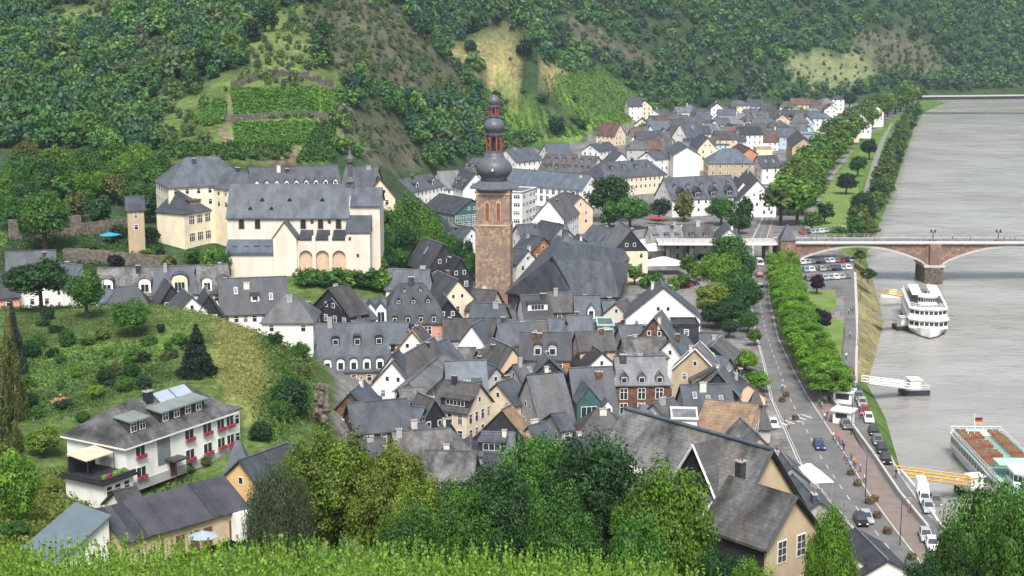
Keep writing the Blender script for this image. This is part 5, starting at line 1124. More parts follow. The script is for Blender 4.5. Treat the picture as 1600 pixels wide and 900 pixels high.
HS((1215, 700), (1238, 730), 13, 6, 2.6, 'slate', 'greyw', 'slate roof corner house behind the near tan gable', chim=1)
HS((1290, 830), (1330, 868), 11, 7, 2.4, 'dslate', 'pale', 'dark roofed house behind the bright near tree by the road', chim=0)
# ---------------------------------------------------------------- roads, paths, lawns
def sheet(name, pts, m, z, px=True):
    P = [(*G(x, y, z), z) if px else (x, y, z) for x, y in pts]
    a = sum(P[i-1][0]*P[i][1]-P[i][0]*P[i-1][1] for i in range(len(P)))
    if a < 0: P = P[::-1]
    return structure(MB().poly(P).build(name, [m]))
def band(name, L, R, m, z, kind=True):     # a strip between two edge lines
    b = MB(); n = len(L); zz = z if isinstance(z, list) else [z]*n
    for i in range(n-1):
        q = [(*G(*L[i], zz[i]), zz[i]), (*G(*R[i], zz[i]), zz[i]), (*G(*R[i+1], zz[i+1]), zz[i+1]), (*G(*L[i+1], zz[i+1]), zz[i+1])]
        a = sum(q[k-1][0]*q[k][1]-q[k][0]*q[k-1][1] for k in range(4))
        b.poly(q if a > 0 else q[::-1])
    o = b.build(name, [m]); return structure(o) if kind else o
RL = [(1206, 300), (1196, 330), (1176, 372), (1176, 420), (1172, 470), (1180, 520), (1193, 570), (1203, 620), (1220, 660), (1246, 720), (1292, 780), (1340, 835), (1385, 890)]
RR = [(1216, 300), (1212, 330), (1198, 372), (1199, 420), (1202, 470), (1216, 530), (1240, 580), (1262, 620), (1288, 660), (1320, 710), (1356, 770), (1400, 830), (1446, 890)]
SR = [(1219, 300), (1216, 330), (1206, 372), (1208, 420), (1212, 470), (1226, 530), (1256, 580), (1285, 620), (1318, 660), (1354, 710), (1395, 770), (1444, 830), (1490, 890)]
band('road', RL, RR, 'asphalt', 6.03); band('pavement', RR, SR, 'redpave', 6.034)
def kerb(name, line, z=6.0, w=.25, h=.14):
    b = MB()
    for p, q in zip(line, line[1:]):
        (x0, y0), (x1, y1) = G(*p, z), G(*q, z); b.box((x0+x1)/2, (y0+y1)/2, z, hypot(x1-x0, y1-y0), w, h, 0, atan2(y1-y0, x1-x0))
    structure(b.build(name, ['kerb']))
kerb('kerb', RR); kerb('kerb', RL)
def dashes(f, z, a, n, ln=2.2, w=.16):
    b = MB(); P = [np.array(G(RL[i][0]*(1-f)+RR[i][0]*f, RL[i][1]*(1-f)+RR[i][1]*f, z)) for i in range(len(RL))]; tot = 0; nxt = a
    for p, q in zip(P, P[1:]):
        d = np.linalg.norm(q-p); u = (q-p)/d; nrm = np.array((-u[1], u[0]))*w/2
        while nxt < tot+d:
            c = p+u*(nxt-tot); e = c+u*ln
            k = [c-nrm, e-nrm, e+nrm, c+nrm]; b.poly([(x, y, z) for x, y in k]); nxt += n
        tot += d
    structure(b.build('road_markings', ['line']))
dashes(.5, 6.036, 4, 5.5); dashes(.06, 6.036, 2, 4.2, 4.2, .12)
b = MB()
for i in range(7):
    c = G(1206+i*9, 668-i*3, 6.036); b.box(c[0], c[1], 6.034, .5, 3.2, .003, 0, .5)
structure(b.build('crossing_markings', ['line']))
# riverside lane, promenade, lawns
LL = [(1316, 425), (1318, 470), (1320, 520), (1316, 560), (1312, 600), (1316, 640), (1342, 690), (1372, 740), (1412, 800), (1466, 870)]
LR = [(1334, 425), (1336, 470), (1338, 520), (1336, 560), (1336, 600), (1350, 640), (1376, 690), (1404, 740), (1446, 800), (1510, 870)]
band('riverside_lane', LL, LR, 'asphalt', 6.03)
band('riverside_kerb', LR, [(x+4, y) for x, y in LR], 'kerb', 6.05)
band('promenade_path', [(1238, 430), (1240, 480), (1250, 500)], [(1246, 430), (1249, 480), (1262, 500)], 'paving', 6.036)
sheet('lawn', [(1250, 455), (1305, 453), (1308, 486), (1252, 486)], 'lawn', 6.02)
sheet('promenade_path', [(1246, 487), (1312, 487), (1312, 496), (1250, 496)], 'paving', 6.038)
sheet('lawn', [(1258, 497), (1306, 497), (1300, 560), (1290, 590), (1270, 550)], 'lawn', 6.02)
sheet('bank_meadow', [(1303, 500), (1318, 500), (1312, 600), (1300, 602), (1294, 575)], 'drygrass' if 'drygrass' in M else 'lawn', 6.024)
sheet('car_park', [(1246, 402), (1336, 400), (1332, 440), (1312, 447), (1262, 444)], 'asphalt', 6.016)
sheet('lawn', [(1268, 345), (1290, 292), (1318, 262), (1335, 264), (1342, 300), (1330, 350), (1318, 362), (1272, 362)], 'lawn', 6.02)
band('park_path', [(1256, 362), (1262, 330), (1282, 296), (1306, 262), (1330, 235)], [(1268, 362), (1272, 330), (1290, 296), (1312, 262), (1334, 235)], 'paving', 6.03)
band('park_path', [(1330, 362), (1340, 335), (1352, 290), (1364, 250), (1378, 215), (1392, 192)], [(1340, 362), (1349, 335), (1360, 290), (1372, 250), (1384, 215), (1396, 192)], 'paving', 6.03)
sheet('market_square', [(1062, 400), (1120, 396), (1108, 470), (1082, 520), (1060, 500), (1072, 440)], 'paving', 6.012)
for lbl, a, c, hgt, z, m in [('long rubble retaining wall below the garden trees', (14, 374), (128, 368), 5.0, None, 'stone'), ('low rubble wall continuing towards the yellow school', (128, 369), (200, 362), 3.2, None, 'stone'), ('brown retaining wall under the yellow school', (268, 372), (330, 380), 5.5, None, 'stone'), ('rubble wall along the street below the gardens', (100, 408), (262, 420), 3.0, None, 'stone'), ('terrace wall under the monastery arches', (430, 428), (592, 426), 2.5, None, 'stone'), ('brown terrace wall above the upper vineyard', (362, 141), (520, 138), 2.2, None, 'stone'), ('terrace wall between the two main vineyard plots', (352, 192), (520, 189), 2.0, None, 'stone')]:
    p, q = HIT(*a), HIT(*c); d = hypot(q[0]-p[0], q[1]-p[1]); b = MB(); n = 8
    rz_ = atan2(q[1]-p[1], q[0]-p[0])
    for i in range(n):
        f = (i+.5)/n; x, y = p[0]+(q[0]-p[0])*f, p[1]+(q[1]-p[1])*f; b.box(x, y, h1(x, y)-2, d/n+.02, .8, hgt+2-.0+.15*(i % 2), 0, rz_)
    tag(b.build('retaining_wall', [m]), lbl, 'wall')
b = MB(); rr = random.Random(2); x, y, z = HIT(497, 655); b2 = []
for i in range(46):
    px, py = rr.uniform(494, 511), rr.uniform(604, 656); Y = 238+rr.uniform(0, 6)-(py-585)*.1; q = D(px, py, Y); s_ = rr.uniform(.3, .75)
    b.lathe([(s_*.5, -s_*.8), (s_, -s_*.3), (s_*.8, s_*.5), (s_*.3, s_*.9)], 6, 0, 0, 0, rr.uniform(0, 3)); k = len(b.v)-24
    for j in range(k, len(b.v)): v = b.v[j]; b.v[j] = (v[0]*rr.uniform(.8, 1.2)+q[0], v[1]*rr.uniform(.8, 1.2)+q[1], v[2]*1.3+q[2])
tag(b.build('rock_face', ['stone']), 'bare brown rock face at the end of the grassy knoll', 'rock')

# ---------------------------------------------------------------- vegetation
def leaves_stuff(name, P, size, tint, label, cat, seed=1, vert=False):   # one mass of leaf faces at points P
    r = np.random.default_rng(seed); n = len(P)
    N = r.normal(size=(n, 3))+np.array([0, 0, .5]); N /= np.linalg.norm(N, axis=1)[:, None]
    T = np.cross(N, r.normal(size=(n, 3))); T /= np.linalg.norm(T, axis=1)[:, None]
    if vert: T = np.tile([0, 0, 1.], (n, 1))+.55*r.normal(size=(n, 3)); T /= np.linalg.norm(T, axis=1)[:, None]
    B = np.cross(N, T); B /= np.linalg.norm(B, axis=1)[:, None]; s = (size*r.uniform(.6, 1.4, n))[:, None]
    V = np.stack([P-T*s, P+B*s*.6, P+T*s, P-B*s*.6], 1); c = np.array(tint)*np.clip(r.normal(1, .22, (n, 1)), .45, 1.7)*np.clip(r.normal(1, .08, (n, 3)), .8, 1.25)
    return stuff(link(name, np_mesh(name, V, 4, 'leafv', np.repeat(c, 4, 0))), label, cat)
def vine_plot(poly, Y0, rowgap, leaf, n, tint, label, seed, hh=1.5, ang=0.0):
    r = np.random.default_rng(seed); pts = np.array([HIT(*p)[:2] for p in poly]); lo, hi = pts.min(0)-4, pts.max(0)+4
    q = r.uniform(lo, hi, (n*4, 2)); u = q[:, 0]*sin(ang)+q[:, 1]*cos(ang); row = np.round(u/rowgap)*rowgap+r.normal(0, rowgap*.16, len(q)); du = row-u; q[:, 0] += du*sin(ang); q[:, 1] += du*cos(ang)
    z = hz(q[:, 0], q[:, 1]); px, py = proj(q[:, 0], q[:, 1], z); k = inpoly(px, py, poly); q, z = q[k][:n], z[k][:n]
    P = np.stack([q[:, 0], q[:, 1], z+.3+hh*r.random(len(q))**.7], -1); return leaves_stuff('vineyard', P, leaf, tint, label, 'vineyard', seed)
VC = (.10, .225, .032)
vine_plot(COVER[0][3], 0, 3.2, .40, 12000, VC, 'upper rectangular vineyard plot on the hill', 1)
vine_plot(COVER[1][3], 0, 3.2, .40, 3800, VC, 'small leaf shaped vineyard plot left of the rectangle', 2)
vine_plot(COVER[2][3], 0, 3.2, .40, 10000, VC, 'lower vineyard plot under the rectangle', 3)
vine_plot(COVER[3][3], 0, 3.2, .40, 2100, VC, 'narrow vineyard strip right of the rectangle', 4)
vine_plot(COVER[4][3], 0, 3.6, .42, 5000, (.06, .14, .025), 'terraced vineyard strip falling to the monastery', 5)
vine_plot([(262, 228), (460, 232), (450, 252), (252, 250)], 0, 5.5, .6, 4200, (.06, .13, .025), 'scrubby green terraces above the monastery roofs', 8)
vine_plot(COVER[5][3], 0, 4.5, .65, 12000, (.115, .215, .04), 'bright green vineyard in the side valley', 6, 1.2, .9)
vine_plot(COVER[6][3], 0, 4.5, .65, 9000, (.12, .21, .045), 'yellow green vineyard right behind the onion tower', 7, 1.2, .9)
# near vineyard at the foot of the picture: rows of upright shoots
def near_vines():
    r = np.random.default_rng(9); P = []
    for row in np.arange(58, 77.5, 1.9):
        xs = np.arange(-27, 13, .9)
        for x in xs:
            if x > 10-(row-58)*.12: continue
            x = x+r.uniform(-.2, .2); y = row+r.uniform(-.2, .2); z = h1(x, y)
            m = int(r.uniform(52, 76)); top = r.uniform(1.25, 1.75)
            P.append(np.stack([x+r.normal(0, .34, m), y+r.normal(0, .26, m), z+.35+top*r.random(m)], -1))
            for s in range(3):
                m = 9; t = np.linspace(0, 1, m); lx, ly = r.normal(0, .16, 2); sx, sy = r.normal(0, .3, 2)
                P.append(np.stack([x+sx+lx*t, y+sy+ly*t, z+top+.35+t*r.uniform(.5, 1.35)], -1))
    leaves_stuff('vineyard', np.concatenate(P), .095, (.165, .29, .035), 'bright green near vineyard with upright shoots along the bottom', 'vineyard', 9, True)
near_vines()
# the wooded hillsides: one far-off mass of many crowns
def woods():
    r = np.random.default_rng(12); pro = [crown_cards(400+i, 26, 12, .165, 'round', .38) for i in range(5)]; sm = [crown_cards(500+i, 13, 9, .25, 'round', .42) for i in range(5)]
    VV, CC = [], []
    tints = np.array([(.068, .150, .030), (.088, .180, .032), (.050, .118, .032), (.036, .088, .040), (.120, .195, .036), (.058, .130, .048), (.10, .135, .05)])
    for (y0, y1, x0, x1, gap, hgt, protos) in [(425, 820, -330, 60, 4.2, 6.8, pro), (820, 1720, -260, 720, 7.0, 8.2, sm)]:
        xs, ys = np.meshgrid(np.arange(x0, x1, gap), np.arange(y0, y1, gap)); x = (xs+r.uniform(-.5, .5, xs.shape)*gap).ravel(); y = (ys+r.uniform(-.5, .5, ys.shape)*gap).ravel()
        z = hz(x, y); px, py = proj(x, y, z); k = (px > -180) & (px < 1780) & (py > -110) & ((z > 7.2) | ((y > 1200) & (z > 5)))
        x, y, z = x[k], y[k], z[k]; c, den, siz = cover(x, y, z)
        xf = np.interp(y, FLAT[:, 0], FLAT[:, 1]); b = x-np.interp(y, BANK[:, 0], BANK[:, 1])
        px, py = proj(x, y, z)
        lim = np.interp(px, [0, 100, 200, 250, 330, 600, 640, 690, 760], [232, 232, 236, 238, 232, 250, 268, 262, 240])
        ok = (r.random(len(x)) < den*1.05) & (x < xf-8) & (b < -14) & ((py < lim) | (y > 760))
        x, y, z, siz = x[ok], y[ok], z[ok], siz[ok]
        for i in range(len(x)):
            V, cc = protos[int(r.integers(5))]; s = hgt*.5*siz[i]*float(np.clip(r.lognormal(-.05, .32), .5, 1.75)); a = r.uniform(0, 6.28); ca, sa = cos(a), sin(a); sz = s*r.uniform(.85, 1.3)
            q = np.empty_like(V); q[:, 0] = (V[:, 0]*ca-V[:, 1]*sa)*s+x[i]; q[:, 1] = (V[:, 0]*sa+V[:, 1]*ca)*s+y[i]; q[:, 2] = V[:, 2]*sz+z[i]+sz*.85
            t = tints[int(r.integers(7))]*r.uniform(.72, 1.25)*np.array((.84, .95, 1.12) if y[i] > 820 else (.88, .96, 1.05));  # farther crowns bluer: distance haze mixed into the leaf colour
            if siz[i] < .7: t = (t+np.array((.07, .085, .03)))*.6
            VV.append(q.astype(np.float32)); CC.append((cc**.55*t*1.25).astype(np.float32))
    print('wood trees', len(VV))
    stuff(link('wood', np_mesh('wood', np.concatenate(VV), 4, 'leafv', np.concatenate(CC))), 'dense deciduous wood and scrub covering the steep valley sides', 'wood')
woods()
# garden slope undergrowth (left foreground): low tufts
def tufts(poly, n, size, tint, label, seed, hh=.8, name='undergrowth'):
    r = np.random.default_rng(seed); pts = np.array([HIT(*p)[:2] for p in poly]); lo, hi = pts.min(0)-5, pts.max(0)+5; q = r.uniform(lo, hi, (n*3, 2)); z = hz(q[:, 0], q[:, 1])
    px, py = proj(q[:, 0], q[:, 1], z); px = px+r.normal(0, 9, len(q)); py = py+r.normal(0, 6, len(q)); k = inpoly(px, py, poly); q, z = q[k][:n], z[k][:n]
    cl = np.sin(q[:, 0]*.9+seed)*np.sin(q[:, 1]*.8)*.5+.5
    P = np.stack([q[:, 0], q[:, 1], z+hh*r.random(len(q))*(.4+cl)], -1); leaves_stuff(name, P, size, tint, label, name, seed)
tufts([(0, 760), (100, 735), (150, 790), (60, 890), (0, 890)], 11000, .20, (.15, .19, .03), 'yellow green weedy slope in the lower left corner', 31, .9)
tufts([(20, 560), (240, 540), (280, 590), (110, 650), (30, 660)], 9000, .20, (.07, .13, .03), 'garden undergrowth above the guest house', 32, .8)
tufts([(330, 500), (400, 520), (430, 570), (420, 640), (350, 620)], 8000, .17, (.225, .225, .07), 'dry yellow grass on the knoll', 33, .7, 'tall_grass')
tufts([(200, 465), (340, 490), (330, 550), (240, 500)], 7000, .20, (.14, .19, .04), 'green grass on the crest of the knoll', 34, .6, 'tall_grass')
tufts([(395, 525), (480, 560), (490, 640), (440, 700), (400, 650), (430, 570)], 9000, .24, (.09, .16, .03), 'brambly green edge of the knoll above the old town', 35, 1.2)
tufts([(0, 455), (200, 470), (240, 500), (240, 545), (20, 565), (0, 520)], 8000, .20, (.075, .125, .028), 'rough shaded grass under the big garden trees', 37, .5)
tufts([(0, 360), (240, 370), (260, 425), (0, 420)], 5000, .3, (.055, .11, .025), 'rough garden growth between the rubble walls', 38, 1.0)
tufts([(150, 770), (260, 740), (330, 760), (200, 800)], 900, .3, (.06, .11, .03), 'weeds between guest house and barn', 36, .6)

# near trees along the bottom
N = 'near'; T = treeT
T(436, 726, 118, 3.6, 'grey', 'grey green willow with trailing twigs beside the barn', 'willow', N, z=36, cz=.05)
T(520, 662, 122, 5.0, 'yel', 'large yellow green chestnut behind the vineyard', 'round', N, z=36, cz=.12)
T(470, 700, 128, 3.4, 'yel', 'lighter chestnut crown rising behind the willow', 'round', N, z=34, cz=.1)
T(606, 696, 120, 4.0, 'yel', 'second yellow green chestnut with white blossom tips', 'round', N, z=36, cz=.1)
T(655, 742, 114, 3.0, 'yel', 'low yellow green crown right of the chestnuts', 'round', N, z=37, cz=.05)
T(640, 785, 106, 3.4, 'mid', 'dark bushy tree under the chestnuts', 'round', N, z=38, cz=.02)
T(722, 752, 112, 3.3, 'mid', 'round mid green tree in the bottom row', 'round', N, z=37, cz=.04)
T(775, 728, 114, 3.8, 'dark', 'dark green tree in the middle of the bottom row', 'round', N, z=37, cz=.04)
T(836, 672, 120, 3.9, 'mid', 'tall green tree left of the biggest dark one', 'round', N, z=36, cz=.06)
T(880, 748, 108, 3.2, 'mid', 'lower tree in front of the tall pair', 'round', N, z=38, cz=.04)
T(932, 678, 112, 5.0, 'dark', 'biggest dark green tree of the bottom row', 'round', N, z=36, cz=.06)
T(1040, 728, 104, 4.2, 'linden', 'bright leafed tree before the mossy roof', 'round', N, z=36, cz=.02)
T(1000, 800, 98, 3.0, 'mid', 'dark lower tree between bright leafed and dark one', 'round', N, z=38, cz=.02)
T(1172, 868, 92, 2.2, 'bright', 'bright yellow green bush under the tan gable', 'round', N, cat='bush', name='shrub', z=44)
T(1120, 860, 96, 2.4, 'dark', 'dark bush at the foot of the porch', 'round', N, cat='bush', name='shrub', z=40)
T(1302, 790, 118, 2.6, 'bright', 'bright green tree between tan gable and road', 'oval', N, z=28, cz=.1)
T(1560, 738, 106, 4.2, 'mid', 'big green tree in the lower right corner', 'round', N, z=32, cz=.05)
T(1490, 800, 102, 2.8, 'mid', 'left shoulder tree of the lower right corner', 'round', N, z=34, cz=.02)
T(1440, 868, 96, 2.0, 'dark', 'dark low tree at the right bottom edge', 'round', N, z=38, cz=.02)
T(1600, 780, 98, 3.2, 'mid', 'tree cut by the right edge at the bottom', 'round', N, z=34, cz=.02)
# garden on the knoll
C = 'close'
T(60, 402, 292, 6.8, 'dark', 'big round dark tree on top of the garden slope', 'round', C, cz=.2)
T(132, 420, 282, 4.2, 'mid', 'lighter green tree right of the big dark garden tree', 'round', C, cz=.12)
T(204, 464, 268, 4.0, 'mid', 'spreading green tree above the garden path', 'round', C, cz=.12)
T(306, 512, 240, 3.3, 'conif', 'dark fir tree standing above the guest house', 'cone', C)
T(12, 500, 222, 2.6, 'olive', 'tall golden green conifer at the left edge', 'cone', C)
T(-4, 530, 205, 2.6, 'olive', 'second golden green conifer cut by the left edge', 'cone', C)
T(18, 478, 250, 2.2, 'blue', 'slim bluish spruce behind the golden conifer', 'cone', C)
T(455, 588, 232, 3.8, 'dark', 'dark round tree at the foot of the knoll beside the rocks', 'round', C, cz=.02, z=19)
T(68, 664, 205, 2.6, 'yel', 'yellow green tree with golden top left of the guest house', 'round', C, cz=.1)
T(20, 700, 172, 3.0, 'bright', 'bright yellow green bush at the left edge', 'round', C, cat='bush', name='shrub')
for i, (px, py, h_, r_, c_, lb) in enumerate([(50, 560, 3.2, 2.2, 'dark', 'dark bush below the bluish spruce'), (120, 590, 2.4, 1.5, 'bright', 'light young tree on the garden path bend'), (95, 570, 2.0, 1.2, 'mid', 'small bush left of the young path tree'), (165, 600, 3.0, 2.0, 'dark', 'dark shrub in the middle of the garden'),
    (195, 612, 2.6, 1.8, 'mid', 'round green shrub under the terrace bed'), (180, 590, 2.4, 1.6, 'olive', 'olive shrub beside the dark middle shrub'), (225, 608, 2.2, 1.4, 'blue', 'bluish shrub left of the fir'), (150, 622, 2.0, 1.4, 'bright', 'bright low bush in the lower garden bed'), (205, 590, 2.8, 1.6, 'dark', 'dark shrub just under the sloping lawn'),
    (105, 540, 3.0, 1.8, 'mid', 'bush under the spreading tree on the left'), (60, 545, 2.6, 1.6, 'mid', 'bush on the shaded grass terrace'), (45, 640, 2.6, 1.8, 'dark', 'dark bush over the stone steps'), (130, 660, 1.8, 1.3, 'mid', 'small bush next to the red flowers'), (170, 560, 2.2, 1.3, 'bright', 'light bush on the upper lawn edge'),
    (270, 560, 1.8, 1.1, 'grey', 'grey shrub left of the fir top'), (330, 700, 2.6, 1.6, 'dark', 'dark hedge bush beside the guest house end'), (345, 672, 2.4, 1.5, 'mid', 'green bush behind the guest house end'), (290, 740, 2.0, 1.4, 'mid', 'bush in front of the guest house'), (320, 728, 1.8, 1.2, 'olive', 'olive bush before the guest house wall'),
    (75, 500, 2.4, 1.5, 'dark', 'dark bush under the big round garden tree'), (410, 690, 3.0, 2.2, 'dark', 'dark hedge bush right of the guest house'), (440, 660, 3.2, 2.2, 'mid', 'green bush under the dark round tree'), (470, 560, 3.2, 2.2, 'mid', 'green bush on the knoll edge'), (430, 540, 2.6, 1.8, 'dark', 'dark bush on the knoll shoulder'), (495, 560, 3.2, 2.0, 'bright', 'light bush at the knoll tip'), (475, 590, 2.6, 1.8, 'olive', 'rusty olive bush at the knoll tip'),
    (400, 500, 2.2, 1.6, 'mid', 'green bush behind the dry grass'), (380, 492, 2.0, 1.4, 'bright', 'bright small bush on the knoll crest'), (35, 800, 2.2, 2.0, 'yel', 'yellowish bush on the weedy slope'), (80, 770, 1.8, 1.6, 'yel', 'low bush at the top of the weedy slope'), (20, 840, 2.0, 2.0, 'mid', 'green bush low on the weedy slope'), (120, 745, 2.0, 1.4, 'mid', 'bush beside the white terrace wing')]):
    treeB(px, py, h_, r_, c_, lb, 'round', C, cat='bush', name='shrub')
b = MB(); x, y, z = HIT(92, 632); rr = random.Random(9)
for i in range(26): b.box(x+rr.gauss(0, .7), y+rr.gauss(0, .6), z+rr.uniform(.1, .8), .3, .3, .25, 0, rr.uniform(0, 3))
tag(b.build('flower_bed', ['terracotta']), 'patch of red flowers in the garden above the guest house', 'flowers')
gq = random.Random(41); gi = 0
while gi < 26:
    px, py = gq.uniform(15, 330), gq.uniform(505, 655)
    if not bool(inpoly(np.array([px]), np.array([py]), [(20, 500), (240, 500), (330, 560), (270, 590), (150, 628), (40, 660)])[0]): continue
    treeB(px, py, gq.uniform(1.0, 2.4), gq.uniform(.8, 1.9), gq.choice(('dark', 'mid', 'olive', 'deep', 'mid', 'yel')), f'low shrub scattered on the garden slope above the guest house, {ORD(gi)} of these', 'round', 'mid', cat='bush', name='shrub', group='low shrubs on the garden slope'); gi += 1
# trees of the wood edge on the left, monastery gardens
for i, (px, py, Y, r_, c_, lb) in enumerate([(65, 292, 398, 7.2, 'mid', 'broad green tree above the long rubble wall'), (154, 302, 400, 4.0, 'dark', 'dark egg shaped tree right of the broad one'), (15, 300, 402, 4.5, 'mid', 'green tree at the left edge above the rubble wall'), (210, 282, 405, 4.2, 'mid', 'green tree behind the brown tower house'), (250, 295, 402, 3.0, 'dark', 'dark tree squeezed between tower house and yellow school'),
    (185, 350, 388, 2.6, 'dark', 'dark small tree under the tower house'), (212, 368, 380, 3.0, 'mid', 'green bushy tree below the tower house'), (235, 352, 385, 2.4, 'deep', 'dark shrub tree at the school corner'), (250, 380, 376, 1.6, 'dark', 'slim dark cypress like tree before the yellow school'), (330, 385, 366, 2.6, 'bright', 'light tree below the ochre extension'), (300, 388, 372, 2.2, 'mid', 'bushy tree under the yellow school windows'), (350, 392, 360, 2.0, 'mid', 'small tree left of the monastery annex'),
    (20, 262, 440, 5.5, 'mid', 'wood edge tree at the far left'), (70, 250, 448, 5.0, 'dark', 'wood edge tree behind the broad green one'), (110, 246, 455, 4.6, 'mid', 'wood edge tree above the egg shaped one'), (150, 252, 450, 4.6, 'mid', 'round wood edge tree left of the clearing'), (190, 240, 462, 5.0, 'linden', 'bright wood edge tree in the middle'), (225, 250, 452, 4.4, 'mid', 'wood edge tree behind the rear school'), (40, 218, 480, 5.0, 'olive', 'brownish green tree in the wood at the far left'),
    (130, 270, 430, 4.4, 'linden', 'light green tree in front of the wood'), (95, 276, 428, 4.0, 'mid', 'green tree before the wood, left of the light one'), (180, 272, 425, 4.0, 'olive', 'olive tree before the wood'), (40, 285, 425, 4.6, 'dark', 'dark tree before the wood on the left'), (240, 268, 432, 3.8, 'mid', 'green tree touching the rear school roof')]):
    (treeW if py < 340 else (lambda a, b, r__, *q, **w: treeT(a, b, Y, r__, *q, **w)))(px, py, r_, c_, lb, 'oval' if 'egg' in lb or 'cypress' in lb else 'round', 'close' if r_ > 4 else 'mid', cz=.1)
for i, (px, py, Y, r_, c_, lb) in enumerate([(640, 296, 408, 5.0, 'mid', 'tallest tree of the grove left of the tower'), (612, 320, 404, 4.2, 'mid', 'left tree of the grove beside the monastery'), (668, 318, 406, 4.4, 'linden', 'lighter grove tree near the modern hall'), (630, 352, 392, 4.4, 'dark', 'dark grove tree behind the black slate house'), (600, 350, 388, 3.6, 'mid', 'grove tree touching the monastery choir'), (655, 352, 396, 3.6, 'mid', 'round grove tree above the black slate house'), (605, 392, 376, 3.2, 'dark', 'dark grove tree at the monastery foot'), (592, 400, 370, 2.4, 'yel', 'yellow green tree right of the monastery corner'),
    (700, 360, 408, 3.4, 'mid', 'right tree of the grove nearest the tower'), (725, 372, 404, 3.0, 'dark', 'dark tree left of the tower shaft'), (735, 392, 400, 2.4, 'mid', 'small green tree touching the tower shaft'), (680, 345, 418, 3.0, 'deep', 'deep green tree behind the grove'), (624, 385, 380, 3.0, 'mid', 'low grove tree left of the black slate house'), (645, 310, 420, 3.6, 'olive', 'rusty tipped tree at the grove top')]):
    treeT(px, py, Y, r_, c_, lb, 'round', 'close', cz=.08)
for i, (px, py, Y, r_, c_, lb) in enumerate([(30, 236, 470, 6.0, 'mid', 'rounded wood tree highest at the left edge'), (85, 228, 474, 6.0, 'linden', 'light rounded wood tree beside it at the upper left'), (135, 226, 480, 5.5, 'mid', 'rounded wood tree above the wood edge line'), (175, 218, 484, 5.5, 'mid', 'green wood tree below the scree path'), (215, 222, 480, 5.0, 'linden', 'light wood tree left of the terraces'), (245, 236, 466, 4.6, 'mid', 'wood tree right behind the rear school corner'),
    (5, 270, 428, 5.0, 'linden', 'light green tree cut by the left edge in the wood'), (55, 268, 436, 4.6, 'mid', 'middle wood tree on the left'), (158, 262, 440, 4.2, 'linden', 'light tree above the egg shaped one'), (205, 262, 434, 4.2, 'mid', 'wood tree above the brown tower house roof'), (115, 300, 412, 3.6, 'olive', 'olive tree between broad and egg shaped trees'), (248, 286, 404, 3.4, 'mid', 'green tree hiding the left corner of the rear school'), (232, 305, 410, 3.4, 'dark', 'dark tree left of the yellow school roof'), (100, 322, 402, 2.6, 'mid', 'low tree behind the rubble wall'), (40, 330, 398, 3.0, 'dark', 'dark low tree in front of the broad one'),
    (140, 385, 378, 2.4, 'mid', 'garden tree left of the blue parasol'), (120, 392, 372, 2.0, 'dark', 'dark shrub tree under the long rubble wall'), (180, 396, 368, 2.2, 'purple', 'purple shrub tree below the blue parasol'), (262, 398, 366, 2.4, 'olive', 'olive tree under the school retaining wall'), (225, 388, 374, 2.2, 'linden', 'light garden tree right of the blue parasol'), (65, 398, 370, 2.2, 'olive', 'olive garden tree above the grey house roof')]):
    (treeW if py < 340 else (lambda a, b, r__, *q, **w: treeT(a, b, Y, r__, *q, **w)))(px, py, r_, c_, lb, 'round', 'close' if r_ > 4 else 'mid', cz=.06)
for i, px in enumerate((478, 496, 514, 532, 550, 568, 586, 602)):
    treeT(px, 418+(i % 3)*3, 354, 3.4, ('mid', 'linden', 'dark')[i % 3], f'green bush of the hedge under the monastery, {ORD(i)} from the left', 'round', 'mid', cat='bush', name='shrub', group='hedge bushes below the monastery')
for i, (px, py, Y, r_, c_, lb) in enumerate([(955, 272, 545, 9.0, 'dark', 'biggest dark tree before the cream windowed school'), (985, 305, 525, 7.0, 'mid', 'lighter round tree right of the biggest dark one'), (1030, 308, 545, 4.5, 'blue', 'bluish tree left of the white hotel'), (1070, 296, 545, 4.2, 'olive', 'slim olive tree in front of the white hotel'), (1128, 306, 535, 6.0, 'mid', 'green tree before the right half of the hotel'), (1164, 306, 528, 3.6, 'dark', 'slim dark tree at the hotel corner'), (1155, 330, 515, 4.2, 'dark', 'dark low tree behind the timbered gable'), (952, 312, 530, 4.2, 'mid', 'small tree under the biggest dark one')]):
    treeT(px, py, Y, r_, c_, lb, 'round' if r_ > 4.3 else 'oval', 'close' if r_ > 5 else 'mid', cz=.12)
for i, (px, py, Y, r_, c_, lb) in enumerate([(1140, 364, 428, 6.6, 'mid', 'top tree of the grove between square and main road'), (1126, 392, 405, 6.0, 'linden', 'second tree of the roadside grove, going towards us'), (1156, 388, 410, 5.4, 'mid', 'roadside grove tree touching the main road'), (1148, 420, 385, 6.4, 'mid', 'biggest roadside grove tree in the middle'), (1112, 440, 372, 5.6, 'yel', 'yellowish roadside grove tree beside the square'), (1165, 438, 376, 4.8, 'dark', 'dark roadside grove tree on the road side'), (1140, 498, 352, 2.4, 'dark', 'slim dark tree at the near end of the grove'), (1170, 484, 358, 2.6, 'mid', 'small round tree at the roadside'), (1145, 462, 365, 4.6, 'dark', 'dark tree low in the roadside grove'), (1180, 512, 344, 2.0, 'mid', 'bushy tree beside the road bend'), (1120, 472, 362, 4.4, 'dark', 'dark tree behind the slate box house')]):
    treeT(px, py, Y, r_, c_, lb, 'round', 'close', cz=.12)
